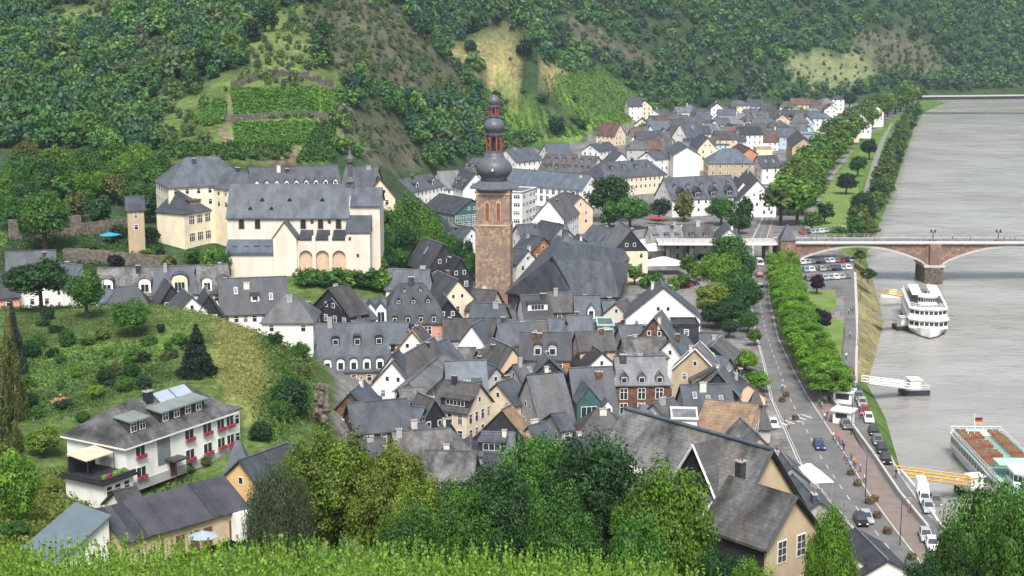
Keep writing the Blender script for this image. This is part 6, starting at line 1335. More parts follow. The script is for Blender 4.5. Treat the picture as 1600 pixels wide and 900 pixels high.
for i, (px, py, Y, r_, c_, lb) in enumerate([(1165, 545, 318, 3.2, 'bright', 'clipped bright street tree above its twin'), (1182, 580, 302, 3.1, 'bright', 'clipped bright street tree beside the corner turret'), (1152, 560, 322, 2.2, 'bright', 'smaller clipped street tree behind the twins'), (1076, 396, 432, 2.8, 'mid', 'plaza tree right of the white tents'), (1088, 410, 426, 2.6, 'linden', 'plaza tree next to the parked cars'), (1068, 428, 415, 2.4, 'mid', 'low plaza tree before the parked cars'), (1030, 426, 418, 2.0, 'mid', 'plaza bush left of the low tree'), (992, 412, 420, 2.6, 'linden', 'light green tree right of the church nave'), (1012, 425, 402, 2.4, 'mid', 'green bush behind the large white gable'), (1052, 430, 402, 2.2, 'bright', 'bright shrub right of the large white gable')]):
    treeT(px, py, Y, r_, c_, lb, 'round', 'close' if r_ > 3 else 'mid', cz=.15)
# clipped linden row on the promenade
la, lb_ = np.array(G(1222, 432, 6)), np.array(G(1296, 626, 6)); mid = np.array(G(1243, 520, 6)); n = 17
for i in range(n):
    t = i/(n-1); p = (1-t)**2*la+2*t*(1-t)*(2*mid-(la+lb_)/2)+t*t*lb_
    tree(p[0], p[1], 7.2, 4.7, 'bright', f'clipped bright linden of the promenade row, {ORD(i)} from the bridge', 'box', 'close', group='clipped lindens along the promenade', z=6.0, cz=.30)
fq = random.Random(77); far_spots = []
for i in range(44):
    t = fq.random(); v = fq.random(); px = 985+t*300; py = 190+v*52-t*24
    x, y = G(px, py, 6); h_ = fq.uniform(6, 10); tree(x, y, h_, h_*fq.uniform(.38, .55), fq.choice(('mid', 'dark', 'olive', 'mid', 'linden')), f'small garden tree among the far quarter houses, {ORD(i)} of these', 'round', 'far', group='garden trees of the far quarter', cz=.1)
# avenue north of the bridge, two lines
aL, aR = [(1222, 352), (1252, 290), (1300, 232), (1352, 190), (1420, 164)], [(1246, 352), (1276, 290), (1322, 232), (1372, 190), (1434, 164)]
def along(line, n):
    P = np.array([G(*p, 6) for p in line]); s = np.r_[0, np.cumsum(np.hypot(*np.diff(P, axis=0).T))]; t = np.linspace(0, s[-1], n); return np.stack([np.interp(t, s, P[:, 0]), np.interp(t, s, P[:, 1])], -1)
for side, line, nm in ((0, aL, 'town'), (1, aR, 'park')):
    for i, (x, y) in enumerate(along(line, 26)):
        tree(x+TR.uniform(-.8, .8), y, TR.uniform(13, 16.5), TR.uniform(6.8, 8.4), ('avenue', 'linden', 'avenue', 'mid')[i % 4 if side == 0 else (i+1) % 4], f'tall avenue tree on the {nm} side, {ORD(i)} from the toll tower', 'round', 'mid', group='tall trees of the avenue', z=6, cz=.18)
for i, (x, y) in enumerate(along([(1356, 365), (1362, 320), (1378, 270), (1392, 230), (1412, 195), (1436, 176)], 34)):
    tree(float(np.interp(y, BANK[:, 0], BANK[:, 1]))-4.5+TR.uniform(-1.2, 1.2), y, TR.uniform(6, 10), TR.uniform(4.2, 6.2), ('mid', 'avenue', 'dark', 'grey')[i % 4], f'riverbank bush beyond the stone bridge, {ORD(i)} from the bridge', 'round', 'mid', cat='bush', name='shrub', group='bushes on the far riverbank', z=3.5)
for px, py, h_, r_, c_, lb in [(1322, 304, 9, 5.0, 'deep', 'round dark tree in the middle of the park lawn'), (1288, 350, 8, 4.0, 'dark', 'dark park tree behind the toll tower'), (1268, 362, 7, 4.4, 'mid', 'green park tree right behind the toll tower'), (1345, 336, 9, 5.0, 'dark', 'big dark park tree by the riverside path'), (1340, 276, 10, 4.0, 'dark', 'park tree near the far lawn end'), (1358, 250, 11, 4.6, 'deep', 'deep green park tree behind the lawn'), (1310, 372, 4, 2.4, 'mid', 'bush beside the bridge railing'), (1360, 376, 6, 3.4, 'olive', 'bushy tree at the water before the bridge'),
    (1276, 460, 5.5, 2.2, 'purple', 'purple leafed tree on the small lawn'), (1282, 522, 6.5, 2.9, 'purple', 'larger purple leafed tree on the near lawn'), (1356, 440, 4, 2.6, 'dark', 'dark bush on the bank below the bridge'), (1344, 410, 3.5, 2.0, 'olive', 'small bush at the end of the car park'), (1206, 196, 12, 6.5, 'mid', 'large tree standing among far houses'), (1108, 182, 13, 6.5, 'dark', 'dark round tree at the foot of the far wood'), (1327, 170, 12, 6, 'deep', 'round dark tree behind the bright cream gable'), (1016, 216, 9, 7, 'olive', 'brownish tree group among the far houses'), (950, 246, 6, 3.5, 'dark', 'small dark tree beside the blue roofed house'), (1040, 258, 7, 4, 'mid', 'hedge tree left of the tall plain gable'), (852, 304, 9, 2.8, 'dark', 'slim dark tree before the long school')]:
    treeG(px, py, h_, r_, c_, lb, 'round' if 'slim' not in lb else 'oval', 'close' if r_ > 4.5 or c_ == 'purple' else 'mid', cz=.15)
for i, (px, py, s_) in enumerate([(322, 118, 5.0), (415, 50, 5.5), (392, 68, 4.6), (300, 145, 4.2), (345, 62, 4.0), (210, 30, 5), (100, 100, 5.5), (505, 62, 4), (820, 92, 5.5), (735, 88, 4), (775, 168, 4.5), (870, 215, 6)]):
    x, y, z = HIT(px, py); tree(x, y, s_*2, s_, 'dark' if i % 2 else 'deep', f'single dark round tree on the open hillside, {ORD(i)} of those counted from the fir side' if False else ['dark tree just left above the leaf shaped vineyard', 'dark round bush tree on the yellow hill shoulder', 'dark tree left of the yellow hill shoulder', 'dark tree above the scrub left of the vineyards', 'dark tree on the ridge left of the shoulder', 'dark tree at the top photo edge on the left hill', 'dark round tree in the left wood clearing', 'dark tree right of the hill shoulder', 'dark tree at the right end of the tan slope', 'small dark tree on the tan slope', 'dark tree on the slope left of the tower tip', 'dark tree at the lower end of the valley hedge'][i], 'round', 'mid', z=z, cz=.05)
# ---------------------------------------------------------------- stone bridge
def bridge():
    y0, y1 = 456.0, 465.5; root = empty('stone_bridge', (127, 460.5, 0), 'old brown stone arch bridge crossing the river', 'bridge'); ox, oy = 127, 460.5
    spans = [(84, 124.4), (129.6, 171), (176, 216), (221, 262)]; zt, zs, zc = 12.0, 5.6, 11.0
    def arch(a, c, z0): 
        R = [(a+(c-a)*t, zs+(zc-zs)*sin(pi*t)**.8) for t in np.linspace(0, 1, 25)]; return R
    for a, c in spans:
        b = MB(); R = arch(a, c, zs)
        for (xa, za), (xb, zb) in zip(R, R[1:]):
            b.hexa([(xa-ox, y0-oy, za), (xb-ox, y0-oy, zb), (xb-ox, y1-oy, zb), (xa-ox, y1-oy, za), (xa-ox, y0-oy, zt), (xb-ox, y0-oy, zt), (xb-ox, y1-oy, zt), (xa-ox, y1-oy, zt)], 0)
        b.build('arch', ['bridgestone'], root)
        b = MB()
        for (xa, za), (xb, zb) in zip(R, R[1:]): b.hexa([(xa-ox, y0-oy-.12, za-.05), (xb-ox, y0-oy-.12, zb-.05), (xb-ox, y0-oy, zb-.05), (xa-ox, y0-oy, za-.05), (xa-ox, y0-oy-.12, za+.55), (xb-ox, y0-oy-.12, zb+.55), (xb-ox, y0-oy, zb+.55), (xa-ox, y0-oy, za+.55)], 0)
        b.build('arch_ring', ['kerb'], root)
    for x in (127, 173.5, 218.5):
        b = MB(); b.box(x-ox, 0, 5.6, 5.2, 9.5, zt-5.6, 0); b.box(x-ox, 0, 5.0, 6.4, 12, .7, 2); b.box(x-ox, 0, -4, 5.6, 11, 9.0, 1)
        b.prism([(x-ox-2.8, -5.5), (x-ox+2.8, -5.5), (x-ox, -8)], 'z', -4, 5.0, 1); b.box(x-ox, -5.2, 5.7, 3.2, 1.4, zt-5.7, 0)
        b.build('pier', ['bridgestone', 'stone', 'kerb'], root)
    b = MB(); b.box(82-ox, 0, 3, 4.2, 9.5, zt-3, 0); b.build('abutment', ['bridgestone'], root)
    b = MB(); b.box((80+268)/2-ox, 0, zt, 188, 10.6, .45, 0); b.build('deck', ['kerb'], root)
    b = MB(); b.box((80+268)/2-ox, 0, zt+.45, 188, 7, .05, 0); b.build('carriageway', ['asphalt'], root)
    for s in (-1, 1):
        b = MB()
        for i in range(63): b.box(81+i*3-ox, s*5.0, zt+.45, .14, .14, 1.05, 0)
        for z in (.9, 1.5): b.box((80+268)/2-ox, s*5.0, zt+z, 188, .08, .1, 0)
        b.build('railing', ['steel'], root)
    b = MB(); b.box((80+268)/2-ox, -5.05, zt+.46, 188, .12, .3, 0); b.build('pale_parapet', ['whitep'], root)
bridge()
def toll_tower():
    x, _, _ = D(1229, 380, 455); r = empty('toll_tower', (x, 454.5, 3), 'small brown stone tower with pointed roof at the bridge head', 'tower')
    b = MB(); b.box(0, 0, 0, 4.4, 4.6, 10.4, 0); b.build('wall', ['bridgestone'], r); b = MB(); b.lathe([(3.5, 10.4), (3.5, 10.6), (.1, 15.2)], 4, 0, ph=pi/4); b.build('roof', ['slate'], r)
    for z in (4.2, 7.6): link('window', winmesh(.8, 1.2, 'tan', 'dark'), r, (0, -2.3, z))
toll_tower()
b = MB(); b.box(62, 461, 11.4, 36, 9, .8, 0)
for x in (47, 54, 70, 77): b.box(x, 461, 5, 1, 7, 6.4, 1)
for i in range(12): b.box(45.5+i*3, 456.6, 12.2, .12, .12, 1, 2)
b.box(62, 456.6, 13.1, 35, .08, .1, 2); b.box(62, 456.45, 11.5, 36, .1, .7, 3)
tag(b.build('bridge_ramp', ['kerb', 'stone', 'steel', 'whitep']), 'flat concrete ramp leading from town onto the stone bridge', 'ramp')
for i, (px, lb) in enumerate([(1458, 'ornate dark lamp over the stone bridge pier'), (1560, 'ornate dark lamp on the right part of the bridge')]):
    x = D(px, 375, 456)[0]; r = empty('bridge_lamp', (x, 456.3, 12.45), lb, 'lamp'); b = MB(); b.box(0, 0, 0, 1.8, .9, .9, 0); b.tube((0, 0, .9), (0, 0, 3.2), .16, .1, 8, 1); b.build('post', ['bridgestone', 'dark'], r)
    b = MB()
    for s in (-.6, .6): b.lathe([(.08, 2.9), (.28, 3.1), (.3, 3.6), (.05, 3.9)], 8, 0, s, 0); b.tube((0, 0, 3.0), (s, 0, 2.95), .05, .05, 5, 0)
    b.build('lantern', ['dark'], r)
def far_bridge():
    Y = 1150; r = empty('concrete_bridge', (430, Y, 0), 'flat modern concrete bridge far up the river', 'bridge'); z = 10.8
    b = MB(); b.hexa([(-125, 0, z), (150, 0, z+3), (150, 12, z+3), (-125, 12, z), (-125, 0, z+2.2), (150, 0, z+5.0), (150, 12, z+5.0), (-125, 12, z+2.2)], 0); b.build('deck', ['dark'], r)  # concrete deck coloured dark to paint in the shade of its underside
    b = MB(); b.hexa([(-125, -.1, z+2.2), (150, -.1, z+5), (150, .2, z+5), (-125, .2, z+2.2), (-125, -.1, z+3.3), (150, -.1, z+6.1), (150, .2, z+6.1), (-125, .2, z+3.3)], 0); b.build('parapet', ['kerb'], r)
    for x in (60,):
        b = MB(); b.box(x, 6, -3, 4, 8, z+4.5, 0); b.build('pier', ['kerb'], r)
far_bridge()
# ---------------------------------------------------------------- boats
def hull(L, W, h, sheer=.8, stern=.8):      # bow towards -y
    b = MB(); S = []
    for t in np.linspace(0, 1, 15):
        w = W/2*(min(1, (t/.28)**.6) if t < .28 else (1 if t < .9 else 1-(t-.9)*(1-stern)*10)); z = h+sheer*max(0, 1-t/.3)**2
        S.append([(-w*.80, t*L-L/2+(.0 if t > .02 else .9), -.6), (w*.80, t*L-L/2+(.0 if t > .02 else .9), -.6), (w, t*L-L/2, z), (-w, t*L-L/2, z)])
    for a, c in zip(S, S[1:]):
        for i, k in ((0, 3), (1, 2)):
            q = [a[i], c[i], c[k], a[k]]; b.poly(q if i == 1 else q[::-1], 0)
        b.poly([a[3], a[2], c[2], c[3]], 1)
    b.poly(S[-1], 0); b.poly(S[0], 0); return b, S
def deck_house(y0, y1, w, z, h, name, root, nw=14, taper=2.0, mats=('whitep', 'glass')):
    b = MB(); pts = [(-w/2, y1), (-w/2, y0+taper), (-w/4, y0), (w/4, y0), (w/2, y0+taper), (w/2, y1)]
    b.prism(pts, 'z', z, z+h, 0)
    b.build(name, [mats[0]], root)
    p = MB(); z0, z1 = z+h*.36, z+h*.80
    def strip(A, Bq, n):
        A, Bq = np.array(A), np.array(Bq); d = (Bq-A)/n; nr = np.array((d[1], -d[0])); nr = nr/np.linalg.norm(nr)*.03
        for i in range(n):
            s, e = A+d*(i+.1)+nr, A+d*(i+.9)+nr; p.poly([(s[0], s[1], z0), (e[0], e[1], z0), (e[0], e[1], z1), (s[0], s[1], z1)], 0)
    ln = y1-y0-taper; n = max(2, int(ln/1.7))
    strip(pts[0], pts[1], n); strip(pts[1], pts[2], 2); strip(pts[2], pts[3], 4); strip(pts[3], pts[4], 2); strip(pts[4], pts[5], n)
    p.build('cabin_windows', [mats[1]], root)
    b = MB(); b.prism([(x*1.06, y-.5 if y < y1 else y+.3) for x, y in pts], 'z', z+h, z+h+.22, 0); b.build('deck_edge', [mats[0]], root)
def rail(root, pts, z, h=1.0, n=None, m='whitep'):
    b = MB()
    for p, q in zip(pts, pts[1:]):
        d = hypot(q[0]-p[0], q[1]-p[1]); k = max(1, int(d/1.4))
        for i in range(k): b.box(p[0]+(q[0]-p[0])*i/k, p[1]+(q[1]-p[1])*i/k, z, .06, .06, h, 0)
        for zz in (h*.5, h): b.tube((p[0], p[1], z+zz), (q[0], q[1], z+zz), .045, .045, 4)
    return b.build('railing', [m], root)
def ship_a():
    b0, s0 = np.array(G(1452, 528, 0)), np.array((111.0, 411.0)); L = float(np.linalg.norm(s0-b0))+3; c = (b0+s0)/2
    rot = atan2(s0[1]-b0[1], s0[0]-b0[0])-pi/2; r = empty('passenger_ship', (c[0], c[1], 0), 'white three decked excursion ship moored at the jetty', 'ship', rot); W = 10.2
    hb, S = hull(L, W, 1.7, 1.0); hb.build('hull', ['whitep', 'steel'], r)
    w = MB()
    for a, q in zip(S, S[1:]):
        for sg, k in ((-1, 3), (1, 2)): w.hexa([(a[k][0]*.93+sg*.02, a[k][1], -.3), (q[k][0]*.93+sg*.02, q[k][1], -.3), (q[k][0]*.93+sg*.08, q[k][1], -.3), (a[k][0]*.93+sg*.08, a[k][1], -.3), (a[k][0]*.96+sg*.03, a[k][1], .35), (q[k][0]*.96+sg*.03, q[k][1], .35), (q[k][0]*.96+sg*.09, q[k][1], .35), (a[k][0]*.96+sg*.09, a[k][1], .35)], 0)
    w.build('waterline', ['dark'], r)
    deck_house(-L/2+3.5, L/2-1.5, W*.94, 1.7, 2.3, 'lower_cabin', r); deck_house(-L/2+5.5, L/2-2, W*.90, 4.2, 2.3, 'upper_cabin', r)
    b = MB(); b.prism([(-W*.42, L/2-2.2), (-W*.42, -L/2+8.5), (-2, -L/2+7.6), (2, -L/2+7.6), (W*.42, -L/2+8.5), (W*.42, L/2-2.2)], 'z', 6.72, 6.9, 0); b.build('sun_deck', ['lslate'], r)
    rail(r, [(-W*.44, L/2-2), (-W*.44, -L/2+8), (-2, -L/2+6.6), (2, -L/2+6.6), (W*.44, -L/2+8), (W*.44, L/2-2)], 6.72); rail(r, [(-W*.47, -L/2+7), (-1.5, -L/2+2.6), (1.5, -L/2+2.6), (W*.47, -L/2+7)], 1.75); rail(r, [(-W*.46, -L/2+7), (-2, -L/2+4.6), (2, -L/2+4.6), (W*.46, -L/2+7)], 4.2)
    deck_house(-L/2+9.5, -L/2+13, 4.6, 6.9, 2.1, 'wheelhouse', r, taper=.8)
    for s in (-1, 1):
        b = MB(); b.box(s*2.4, 3, 8.8, 2.6, L*.42, .16, 0); [b.tube((s*2.4, 3+k*L*.19, 6.9), (s*2.4, 3+k*L*.19, 8.8), .06, .06, 5, 1) for k in (-1, 0, 1)]; b.build('deck_awning', ['whitep', 'steel'], r)
    b = MB(); b.tube((0, -L/2+11, 9), (0, -L/2+11, 12.5), .07, .04, 6); b.build('mast', ['whitep'], r)
ship_a()
def ship_b():
    s0 = (np.array(G(1491, 684, 4.2))+np.array(G(1557, 668, 4.2)))/2; b0 = np.array((s0[0]-1.0, s0[1]-44)); L = 46.0; c = (s0+b0)/2; rot = atan2(s0[1]-b0[1], s0[0]-b0[0])-pi/2
    r = empty('passenger_ship', (c[0], c[1], 0), 'open topped white and mint excursion ship in the lower right', 'ship', rot); W = 9.4
    hb, S = hull(L, W, 1.6, .8, .95); hb.build('hull', ['whitep', 'steel'], r)
    deck_house(-L/2+5, L/2-.8, W*.96, 1.6, 2.3, 'cabin', r, taper=3)
    b = MB(); b.box(0, 1, 4.12, W*.97, L-8, .1, 0); b.build('sun_deck', ['mintdeck'], r)
    rail(r, [(-W*.49, -L/2+8), (-W*.49, L/2-.6), (W*.49, L/2-.6), (W*.49, -L/2+8)], 4.2, 1.1)
    [MB().box(*q, 0).build('mint_panel', ['greenp'], r) for q in ((-W*.485, 2.5, 4.22, .08, L-9, .55), (W*.485, 2.5, 4.22, .08, L-9, .55), (0, L/2-.7, 4.22, W*.95, .08, .6))]
    seat = MB()
    for sx in (-1, 1): seat.box(sx*.55, 0, .38, 1.0, .45, .08, 0); seat.box(sx*.55, .2, .45, 1.0, .07, .5, 0)
    seat.box(0, 0, 0, .12, .3, .4, 1); sm = seat.mesh('deck_bench', ['lantern', 'steel']); sm2 = seat.mesh('deck_bench', ['wood', 'steel'])
    for i in range(15):
        for j, x in enumerate((-3.2, -.9, 2.9)):
            if j == 1 and i % 4 == 0: continue
            link('deck_bench', sm2 if (i+j) % 4 else sm, r, (x, L/2-2.2-i*1.45, 4.2))
    deck_house(-L/2+12, -L/2+17, 5.0, 4.2, 2.2, 'wheelhouse', r, taper=1.0); b = MB(); b.box(0, -L/2+19, 6.4, 7.5, 4, .18, 0); b.build('mint_canopy', ['greenp'], r)
    b = MB(); b.tube((0, L/2-.6, 1.6), (0, L/2+.2, 7.6), .06, .04, 6, 0); b.hexa([(0, L/2+.1, 5.6), (1.5, L/2+.2, 5.6), (1.5, L/2+.26, 5.6), (0, L/2+.16, 5.6), (0, L/2+.1, 6.0), (1.5, L/2+.2, 6.0), (1.5, L/2+.26, 6.0), (0, L/2+.16, 6.0)], 3)
    for k, m_ in ((6.0, 2), (6.4, 1)): b.hexa([(0, L/2+.1, k), (1.5, L/2+.2, k), (1.5, L/2+.26, k), (0, L/2+.16, k), (0, L/2+.1, k+.4), (1.5, L/2+.2, k+.4), (1.5, L/2+.26, k+.4), (0, L/2+.16, k+.4)], m_)
    b.build('stern_flag', ['whitep', 'dark', 'redp', 'yellowp'], r)
ship_b()
def gangway(p0, p1, z0, z1, w, m, label, roofed=False, name='gangway'):
    A, Bq = (*G(*p0, z0), z0), (*G(*p1, z1), z1); r = empty(name, A, label, 'gangway', atan2(Bq[1]-A[1], Bq[0]-A[0])); L = hypot(Bq[0]-A[0], Bq[1]-A[1]); dz = z1-z0
    b = MB(); b.hexa([(0, -w/2, -.15), (L, -w/2, dz-.15), (L, w/2, dz-.15), (0, w/2, -.15), (0, -w/2, .05), (L, -w/2, dz+.05), (L, w/2, dz+.05), (0, w/2, .05)], 0); b.build('walkway', ['steel'], r)
    for s in (-1, 1):
        b = MB(); n = max(3, int(L/2))
        for i in range(n+1):
            t = i/n; b.tube((t*L, s*w/2, t*dz), (t*L, s*w/2, t*dz+1.3), .05, .05, 5)
            if i < n: b.tube((t*L, s*w/2, t*dz+(0 if i % 2 else 1.25)), ((t+1/n)*L, s*w/2, (t+1/n)*dz+(1.25 if i % 2 else 0)), .06, .06, 4)
        for h in (.1, .7, 1.3): b.tube((0, s*w/2, h), (L, s*w/2, dz+h), .1, .1, 5)
        b.build('truss', [m], r)
    return r
gangway((1402, 742), (1516, 757), 5.2, 2.4, 2.2, 'yellowp', 'yellow truss gangway leading to the open topped ship')
gangway((1352, 598), (1418, 606), 4.2, 1.8, 2.6, 'whitep', 'white truss gangway to the small pontoon')
gangway((1372, 497), (1412, 502), 4.0, 1.8, 2.2, 'steel', 'grey gangway to the three decked ship')
gangway((1384, 459), (1412, 464), 4.0, 2.4, 2.0, 'yellowp', 'short yellow gangway near the bridge pier')
def pontoon(px, py, L, W, rot, label):
    x, y = G(px, py, .4); r = empty('pontoon', (x, y, 0), label, 'pontoon', rot); b = MB(); b.box(0, 0, -.5, L, W, 1.7, 0); b.build('float', ['dark'], r); b = MB(); b.box(0, 0, 1.2, L-.2, W-.2, .12, 0); b.build('deck', ['steel'], r)
    rail(r, [(-L/2+.2, -W/2+.2), (L/2-.2, -W/2+.2), (L/2-.2, W/2-.2), (-L/2+.2, W/2-.2)], 1.3, 1.0); b = MB(); b.box(0, .3, 1.3, L*.4, W*.5, 1.9, 0); b.box(0, .3, 3.2, L*.5, W*.65, .15, 0); b.build('shelter', ['whitep'], r)
pontoon(1428, 612, 5.5, 4.5, .1, 'small dark pontoon with white shelter at the white gangway')
pontoon(1412, 512, 5, 4, .1, 'dark pontoon between grey gangway and three decked ship')
pontoon(1524, 768, 6, 4, .2, 'pontoon at the end of the yellow truss gangway')
def small_boat(px, py, L, rot, label):
    x, y = G(px, py, .4); r = empty('motor_boat', (x, y, .1), label, 'boat', rot); hb, _ = hull(L, 2.6, .8, .5); hb.build('hull', ['whitep', 'steel'], r); b = MB(); b.box(0, .6, .8, 1.8, 2.2, 1.1, 0); b.build('cabin', ['whitep'], r); b = MB(); b.box(0, -.52, 1.25, 1.5, .06, .5, 0); b.build('windscreen', ['glass'], r)
small_boat(1398, 462, 8, 1.4, 'small white motor boat behind the three decked ship')
# ---------------------------------------------------------------- kiosk, tents, parasols, walls
def kiosk():
    x, y = G(1318, 660, 6.05); r = empty('kiosk', (x, y, 6.05), 'white ticket kiosk with yellow sign beside the riverside lane', 'kiosk', -.5)
    b = MB(); b.box(0, 0, 0, 3.4, 2.6, 2.4, 0); b.build('wall', ['whitep'], r); b = MB(); b.box(0, 0, 2.4, 4.2, 3.6, .22, 0); b.build('roof', ['canvas'], r); b = MB(); b.box(-.1, -1.33, 1.1, 2.2, .06, .9, 0); b.build('counter_window', ['dark'], r); b = MB(); b.box(.2, -1.36, .35, 1.2, .05, .5, 0); b.build('sign', ['yellowp'], r)
kiosk()
x, y = G(1318, 628, 6.05); r = empty('kiosk', (x, y, 6.05), 'flat white roofed kiosk behind the ticket kiosk', 'kiosk', -.4)
b = MB(); b.box(0, 0, 0, 3.6, 3, 2.3, 0); b.build('wall', ['whitep'], r); b = MB(); b.box(0, 0, 2.3, 4.4, 3.8, .2, 0); b.build('roof', ['canvas'], r); b = MB(); b.box(0, -1.52, .9, 2.6, .06, 1.1, 0); b.build('shutter', ['dark'], r)
def tent(px, py, w, d, h, label, z=6.0):
    x, y = G(px, py, z); r = empty('marquee', (x, y, z), label, 'tent', .15); b = MB(); b.hexa([(-w/2, -d/2, h*.62), (w/2, -d/2, h*.62), (w/2, d/2, h*.62), (-w/2, d/2, h*.62), (-w*.06, -d*.06, h), (w*.06, -d*.06, h), (w*.06, d*.06, h), (-w*.06, d*.06, h)], 0); b.build('canopy', ['canvas'], r)
    [MB().tube((sx*w*.46, sy*d*.46, 0), (sx*w*.46, sy*d*.46, h*.63), .06, .06, 6).build('pole', ['steel'], r) for sx in (-1, 1) for sy in (-1, 1)]
tent(1022, 405, 9, 7, 5, 'white tent left on the market square'); tent(1036, 428, 12, 8, 5, 'largest white tent on the market square'); tent(1010, 395, 8, 6, 4.5, 'white tent beside the black slate gable'); tent(1074, 372, 14, 7, 4.5, 'long white awning in front of the market roof'); tent(1262, 782, 6.5, 5.5, 6, 'white peaked awning roof beside the main road', 6.0)
def parasol(x, y, z, m, label, rad=1.6, group=None):
    r = empty('parasol', (x, y, z), label, 'parasol', 0, group); b = MB(); b.tube((0, 0, 0), (0, 0, 2.7), .04, .04, 6); b.build('pole', ['steel'], r); b = MB(); b.lathe([(rad, 2.2), (rad*.5, 2.5), (.05, 2.8)], 8, 0); b.build('canopy', [m], r)
for i, (px, py) in enumerate(((1018, 346), (1026, 346), (1034, 347))): parasol(*G(px, py+4, 6), 6, 'redp', f'red parasol before the hotel, {ORD(i)} from the left', 1.6, 'red parasols before the hotel')
x, y, z = HIT(172, 381); parasol(x, y, z, 'bluecloth', 'blue parasol in the garden below the tower house', 2.6)
x, y = G(317, 832, 25.2); parasol(x, y, 22.6, 'metalroof', 'pale blue parasol in front of the barn', 1.7)
def wall_line(pts, h, th, m, label, z=6.0, name='parapet_wall'):
    b = MB()
    for p, q in zip(pts, pts[1:]):
        (x0, y0), (x1, y1) = G(*p, z), G(*q, z); b.box((x0+x1)/2, (y0+y1)/2, z, hypot(x1-x0, y1-y0)+.1, th, h, 0, atan2(y1-y0, x1-x0))
    tag(b.build(name, [m]), label, 'wall')
wall_line([(1296, 622), (1328, 664), (1365, 715), (1405, 775), (1450, 830)], .9, .4, 'kerb', 'pale parapet wall between pavement and riverside lane')
wall_line([(1408, 742), (1440, 780), (1470, 830)], .9, .3, 'whitep', 'white wall along the lower riverside car lane')
# ---------------------------------------------------------------- cars
cr = random.Random(14); cols = ['white', 'silver', 'grey', 'black', 'blue', 'silver', 'white', 'grey', 'red', 'black', 'silver', 'pale blue']
dirr = lambda p, q: atan2(G(*q, 6)[1]-G(*p, 6)[1], G(*q, 6)[0]-G(*p, 6)[0])
for i, (px, py, c) in enumerate([(1338, 612, 'blue'), (1342, 624, 'grey'), (1347, 634, 'silver'), (1351, 646, 'red'), (1357, 658, 'white'), (1365, 678, 'black'), (1371, 693, 'grey'), (1378, 706, 'black'), (1384, 722, 'black')]):
    x, y = G(px, py, 6); car(x, y, dirr((1340, 600), (1384, 722)), c, f'{c} car in the riverside row, {ORD(i)} from the white gangway', group='cars parked along the riverside')
for i, (px, py, c, k) in enumerate([(1440, 770, 'white', 'van'), (1444, 784, 'white', 'car'), (1450, 798, 'silver', 'car'), (1446, 842, 'silver', 'car'), (1456, 856, 'white', 'car'), (1462, 788, 'grey', 'car')]):
    x, y = G(px, py, 6); car(x, y, dirr((1440, 770), (1466, 840)), c, f'{c} {k} below the yellow gangway, {ORD(i)} from it', k, 'cars on the lower lane')
for px, py, c, k, lb in [(1280, 700, 'blue', 'car', 'dark blue car driving on the main road'), (1208, 667, 'white', 'car', 'white car turning at the road edge'), (1353, 814, 'silver', 'car', 'silver car near the dark kiosk roof'), (1186, 414, 'white', 'van', 'white van in the queue under the bridge'), (1186, 432, 'red', 'car', 'dark red car behind the white van'), (1186, 448, 'black', 'car', 'black car third in the queue from the bridge'), (1322, 668, 'grey', 'car', 'grey car beside the ticket kiosk'), (1345, 818, 'black', 'car', 'black car at the lower road edge')]:
    x, y = G(px, py, 6); car(x, y, dirr((1280, 660), (1340, 760)) if py > 600 else pi/2, c, lb, k)
n = 0
for r_, (p, q, k) in enumerate([((1252, 412), (1328, 408), 11), ((1258, 424), (1332, 420), 10), ((1262, 438), (1322, 434), 8)]):
    for i in range(k):
        if cr.random() < .1: continue
        t = i/(k-1); x, y = G(p[0]+(q[0]-p[0])*t, p[1]+(q[1]-p[1])*t, 6); c = cols[n % 12]; n += 1
        car(x, y, pi/2+cr.uniform(-.05, .05)+.1, c, f'{c} car in the {("back", "middle", "front")[r_]} car park row, {ORD(i)} from the linden row', group='cars in the riverside car park')
for r_, (p, q, k) in enumerate([((1254, 366), (1316, 360), 10)]):
    for i in range(k):
        t = i/(k-1); x, y = G(p[0]+(q[0]-p[0])*t, p[1]+(q[1]-p[1])*t, 6); c = cols[(n+5) % 12]; n += 1
        car(x, y, pi/2+.1, c, f'{c} car parked behind the stone bridge, {ORD(i)} from the toll tower', group='cars behind the stone bridge')
for i, (px, py, c) in enumerate([(1076, 440, 'silver'), (1080, 446, 'black'), (1086, 436, 'white'), (1072, 448, 'red'), (1090, 398, 'grey'), (1096, 404, 'black'), (1102, 396, 'white')]):
    x, y = G(px, py, 6); car(x, y, .3 if i < 4 else 1.2, c, f'{c} car on the market square, {ORD(i)} counted from its near end', group='cars on the market square')
for i, (px, py, c) in enumerate([(1142, 574, 'grey'), (1146, 584, 'black'), (1140, 568, 'white')]):
    x, y = G(px, py, 6); car(x, y, -.6, c, f'{c} car in the yard behind the clipped street trees', group='cars in the yard')
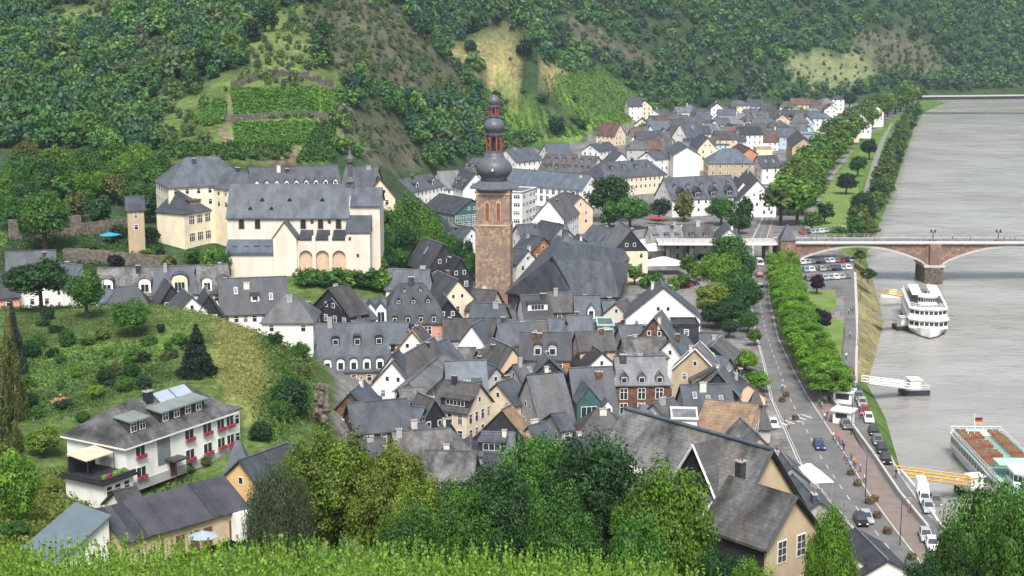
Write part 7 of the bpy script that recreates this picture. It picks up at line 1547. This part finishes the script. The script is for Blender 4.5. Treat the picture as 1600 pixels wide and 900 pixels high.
# ---------------------------------------------------------------- people and planters
pr = random.Random(5); SK = list(SHIRT)
PP = [(1302, 688), (1306, 692), (1312, 700), (1318, 706), (1320, 720), (1324, 726), (1330, 722), (1334, 728), (1336, 732), (1344, 738), (1288, 658), (1292, 655), (1298, 660), (1304, 656), (1310, 690), (1316, 696), (1280, 636), (1284, 640), (1290, 632), (1328, 735), (1350, 755), (1422, 802), (1452, 836), (1400, 748), (1344, 655), (1329, 486), (1332, 490), (1326, 492), (1334, 484), (1328, 528), (1322, 562), (1334, 590), (1250, 492), (1256, 494), (1302, 492), (1243, 470), (1226, 660), (1232, 672), (1242, 656), (1222, 612)]
for i, (px, py) in enumerate(PP):
    x, y = G(px, py, 6.03); c = SK[i % 10]
    where = 'on the red pavement' if px > 1275 and 630 < py < 760 and px < 1352 else ('on the riverside lane' if px > 1312 and py < 600 else ('on the promenade path' if py < 500 else ('on the lower lane' if py > 740 or px > 1340 else 'crossing the main road')))
    person(x, y, pr.uniform(0, 6.28), c, f'person in a {c} top {where}, {ORD(i)} in the riverside crowd', ('walk', 'stand')[i % 3 == 0], group='people on the riverside')
for i, px in enumerate((1246, 1268, 1276, 1290, 1300, 1310, 1332, 1366, 1372, 1442, 1474, 1488, 1516, 1534, 1568, 1578, 1586)):
    x, _, _ = D(px, 376, 457.6); c = SK[(i*3) % 10]; person(x, 457.4, pr.choice((pi/2, -pi/2)), c, f'person in a {c} top on the stone bridge, {ORD(i)} from the toll tower', 'walk', 'people on the stone bridge', z=12.46)
for i, (px, py) in enumerate(((1340, 759), (1358, 787), (1366, 784), (1371, 809), (1387, 834), (1425, 874), (1330, 742), (1222, 628), (1228, 620), (1243, 656))):
    x, y = G(px, py, 6.04); r = empty('flower_planter', (x, y, 6.04), f'round planter with reddish flowers on the {"road side" if i > 6 else "pavement"}, {ORD(i)} of the line', 'planter', 0, 'flower planters'); b = MB(); b.lathe([(.55, 0), (.75, .6), (.65, .6), (.6, .5)], 10, 0); b.build('tub', ['stone'], r); b = MB()
    for k in range(40): a, q = pr.uniform(0, 6.28), pr.uniform(0, .65); b.box(q*cos(a), q*sin(a), .5+pr.uniform(0, .45), .18, .18, .16, 0 if k % 3 else 1, a)
    b.build('flowers', ['duskflowers', 'lawn'], r)
def lamp_post(px, py, h, label):
    x, y = G(px, py, 6.04); r = empty('street_lamp', (x, y, 6.04), label, 'street lamp', 0, 'street lamps of the promenade'); b = MB(); b.tube((0, 0, 0), (0, 0, h), .08, .05, 8); b.tube((0, 0, h), (.9, 0, h+.15), .04, .04, 6); b.build('post', ['dark'], r); b = MB(); b.box(1.1, 0, h+.08, .6, .25, .12, 0); b.build('lamp_head', ['steel'], r)
for i, (px, py) in enumerate(((1406, 852), (1352, 776), (1330, 680), (1282, 636), (1340, 540), (1344, 470))): lamp_post(px, py, 7, f'dark street lamp by the riverside, {ORD(i)} from the bottom')
for i, (px, py, c) in enumerate([(678, 268, 18), (709, 250, 14)]):
    x, y = G(px, py, 8); r = tag(MB().tube((0, 0, 0), (0, 0, c), .14, .07, 8).lathe([(.02, c), (.16, c+.1), (.02, c+.25)], 8).build('flagpole', ['whitep'], None, (x, y, 7)), ('tall white flagpole behind the zigzag buildings', 'second white flagpole right of the tall one')[i], 'flagpole')
# ---------------------------------------------------------------- haze: even thin air over the whole valley
def haze():
    b = MB(); b.box(200, 880, -8, 2200, 1880, 240, 0); m = bpy.data.materials.new('haze'); m.use_nodes = True; n, l = m.node_tree.nodes, m.node_tree.links; n.clear()
    out = n.new('ShaderNodeOutputMaterial'); v = n.new('ShaderNodeVolumePrincipled'); v.inputs['Color'].default_value = (.68, .84, 1, 1); v.inputs['Density'].default_value = .00008; v.inputs['Anisotropy'].default_value = .2; l.new(v.outputs[0], out.inputs['Volume'])
    o = b.build('haze', [m]); o['kind'] = 'stuff'; o['label'] = 'thin blue summer haze over the valley'; o['category'] = 'haze'
haze()
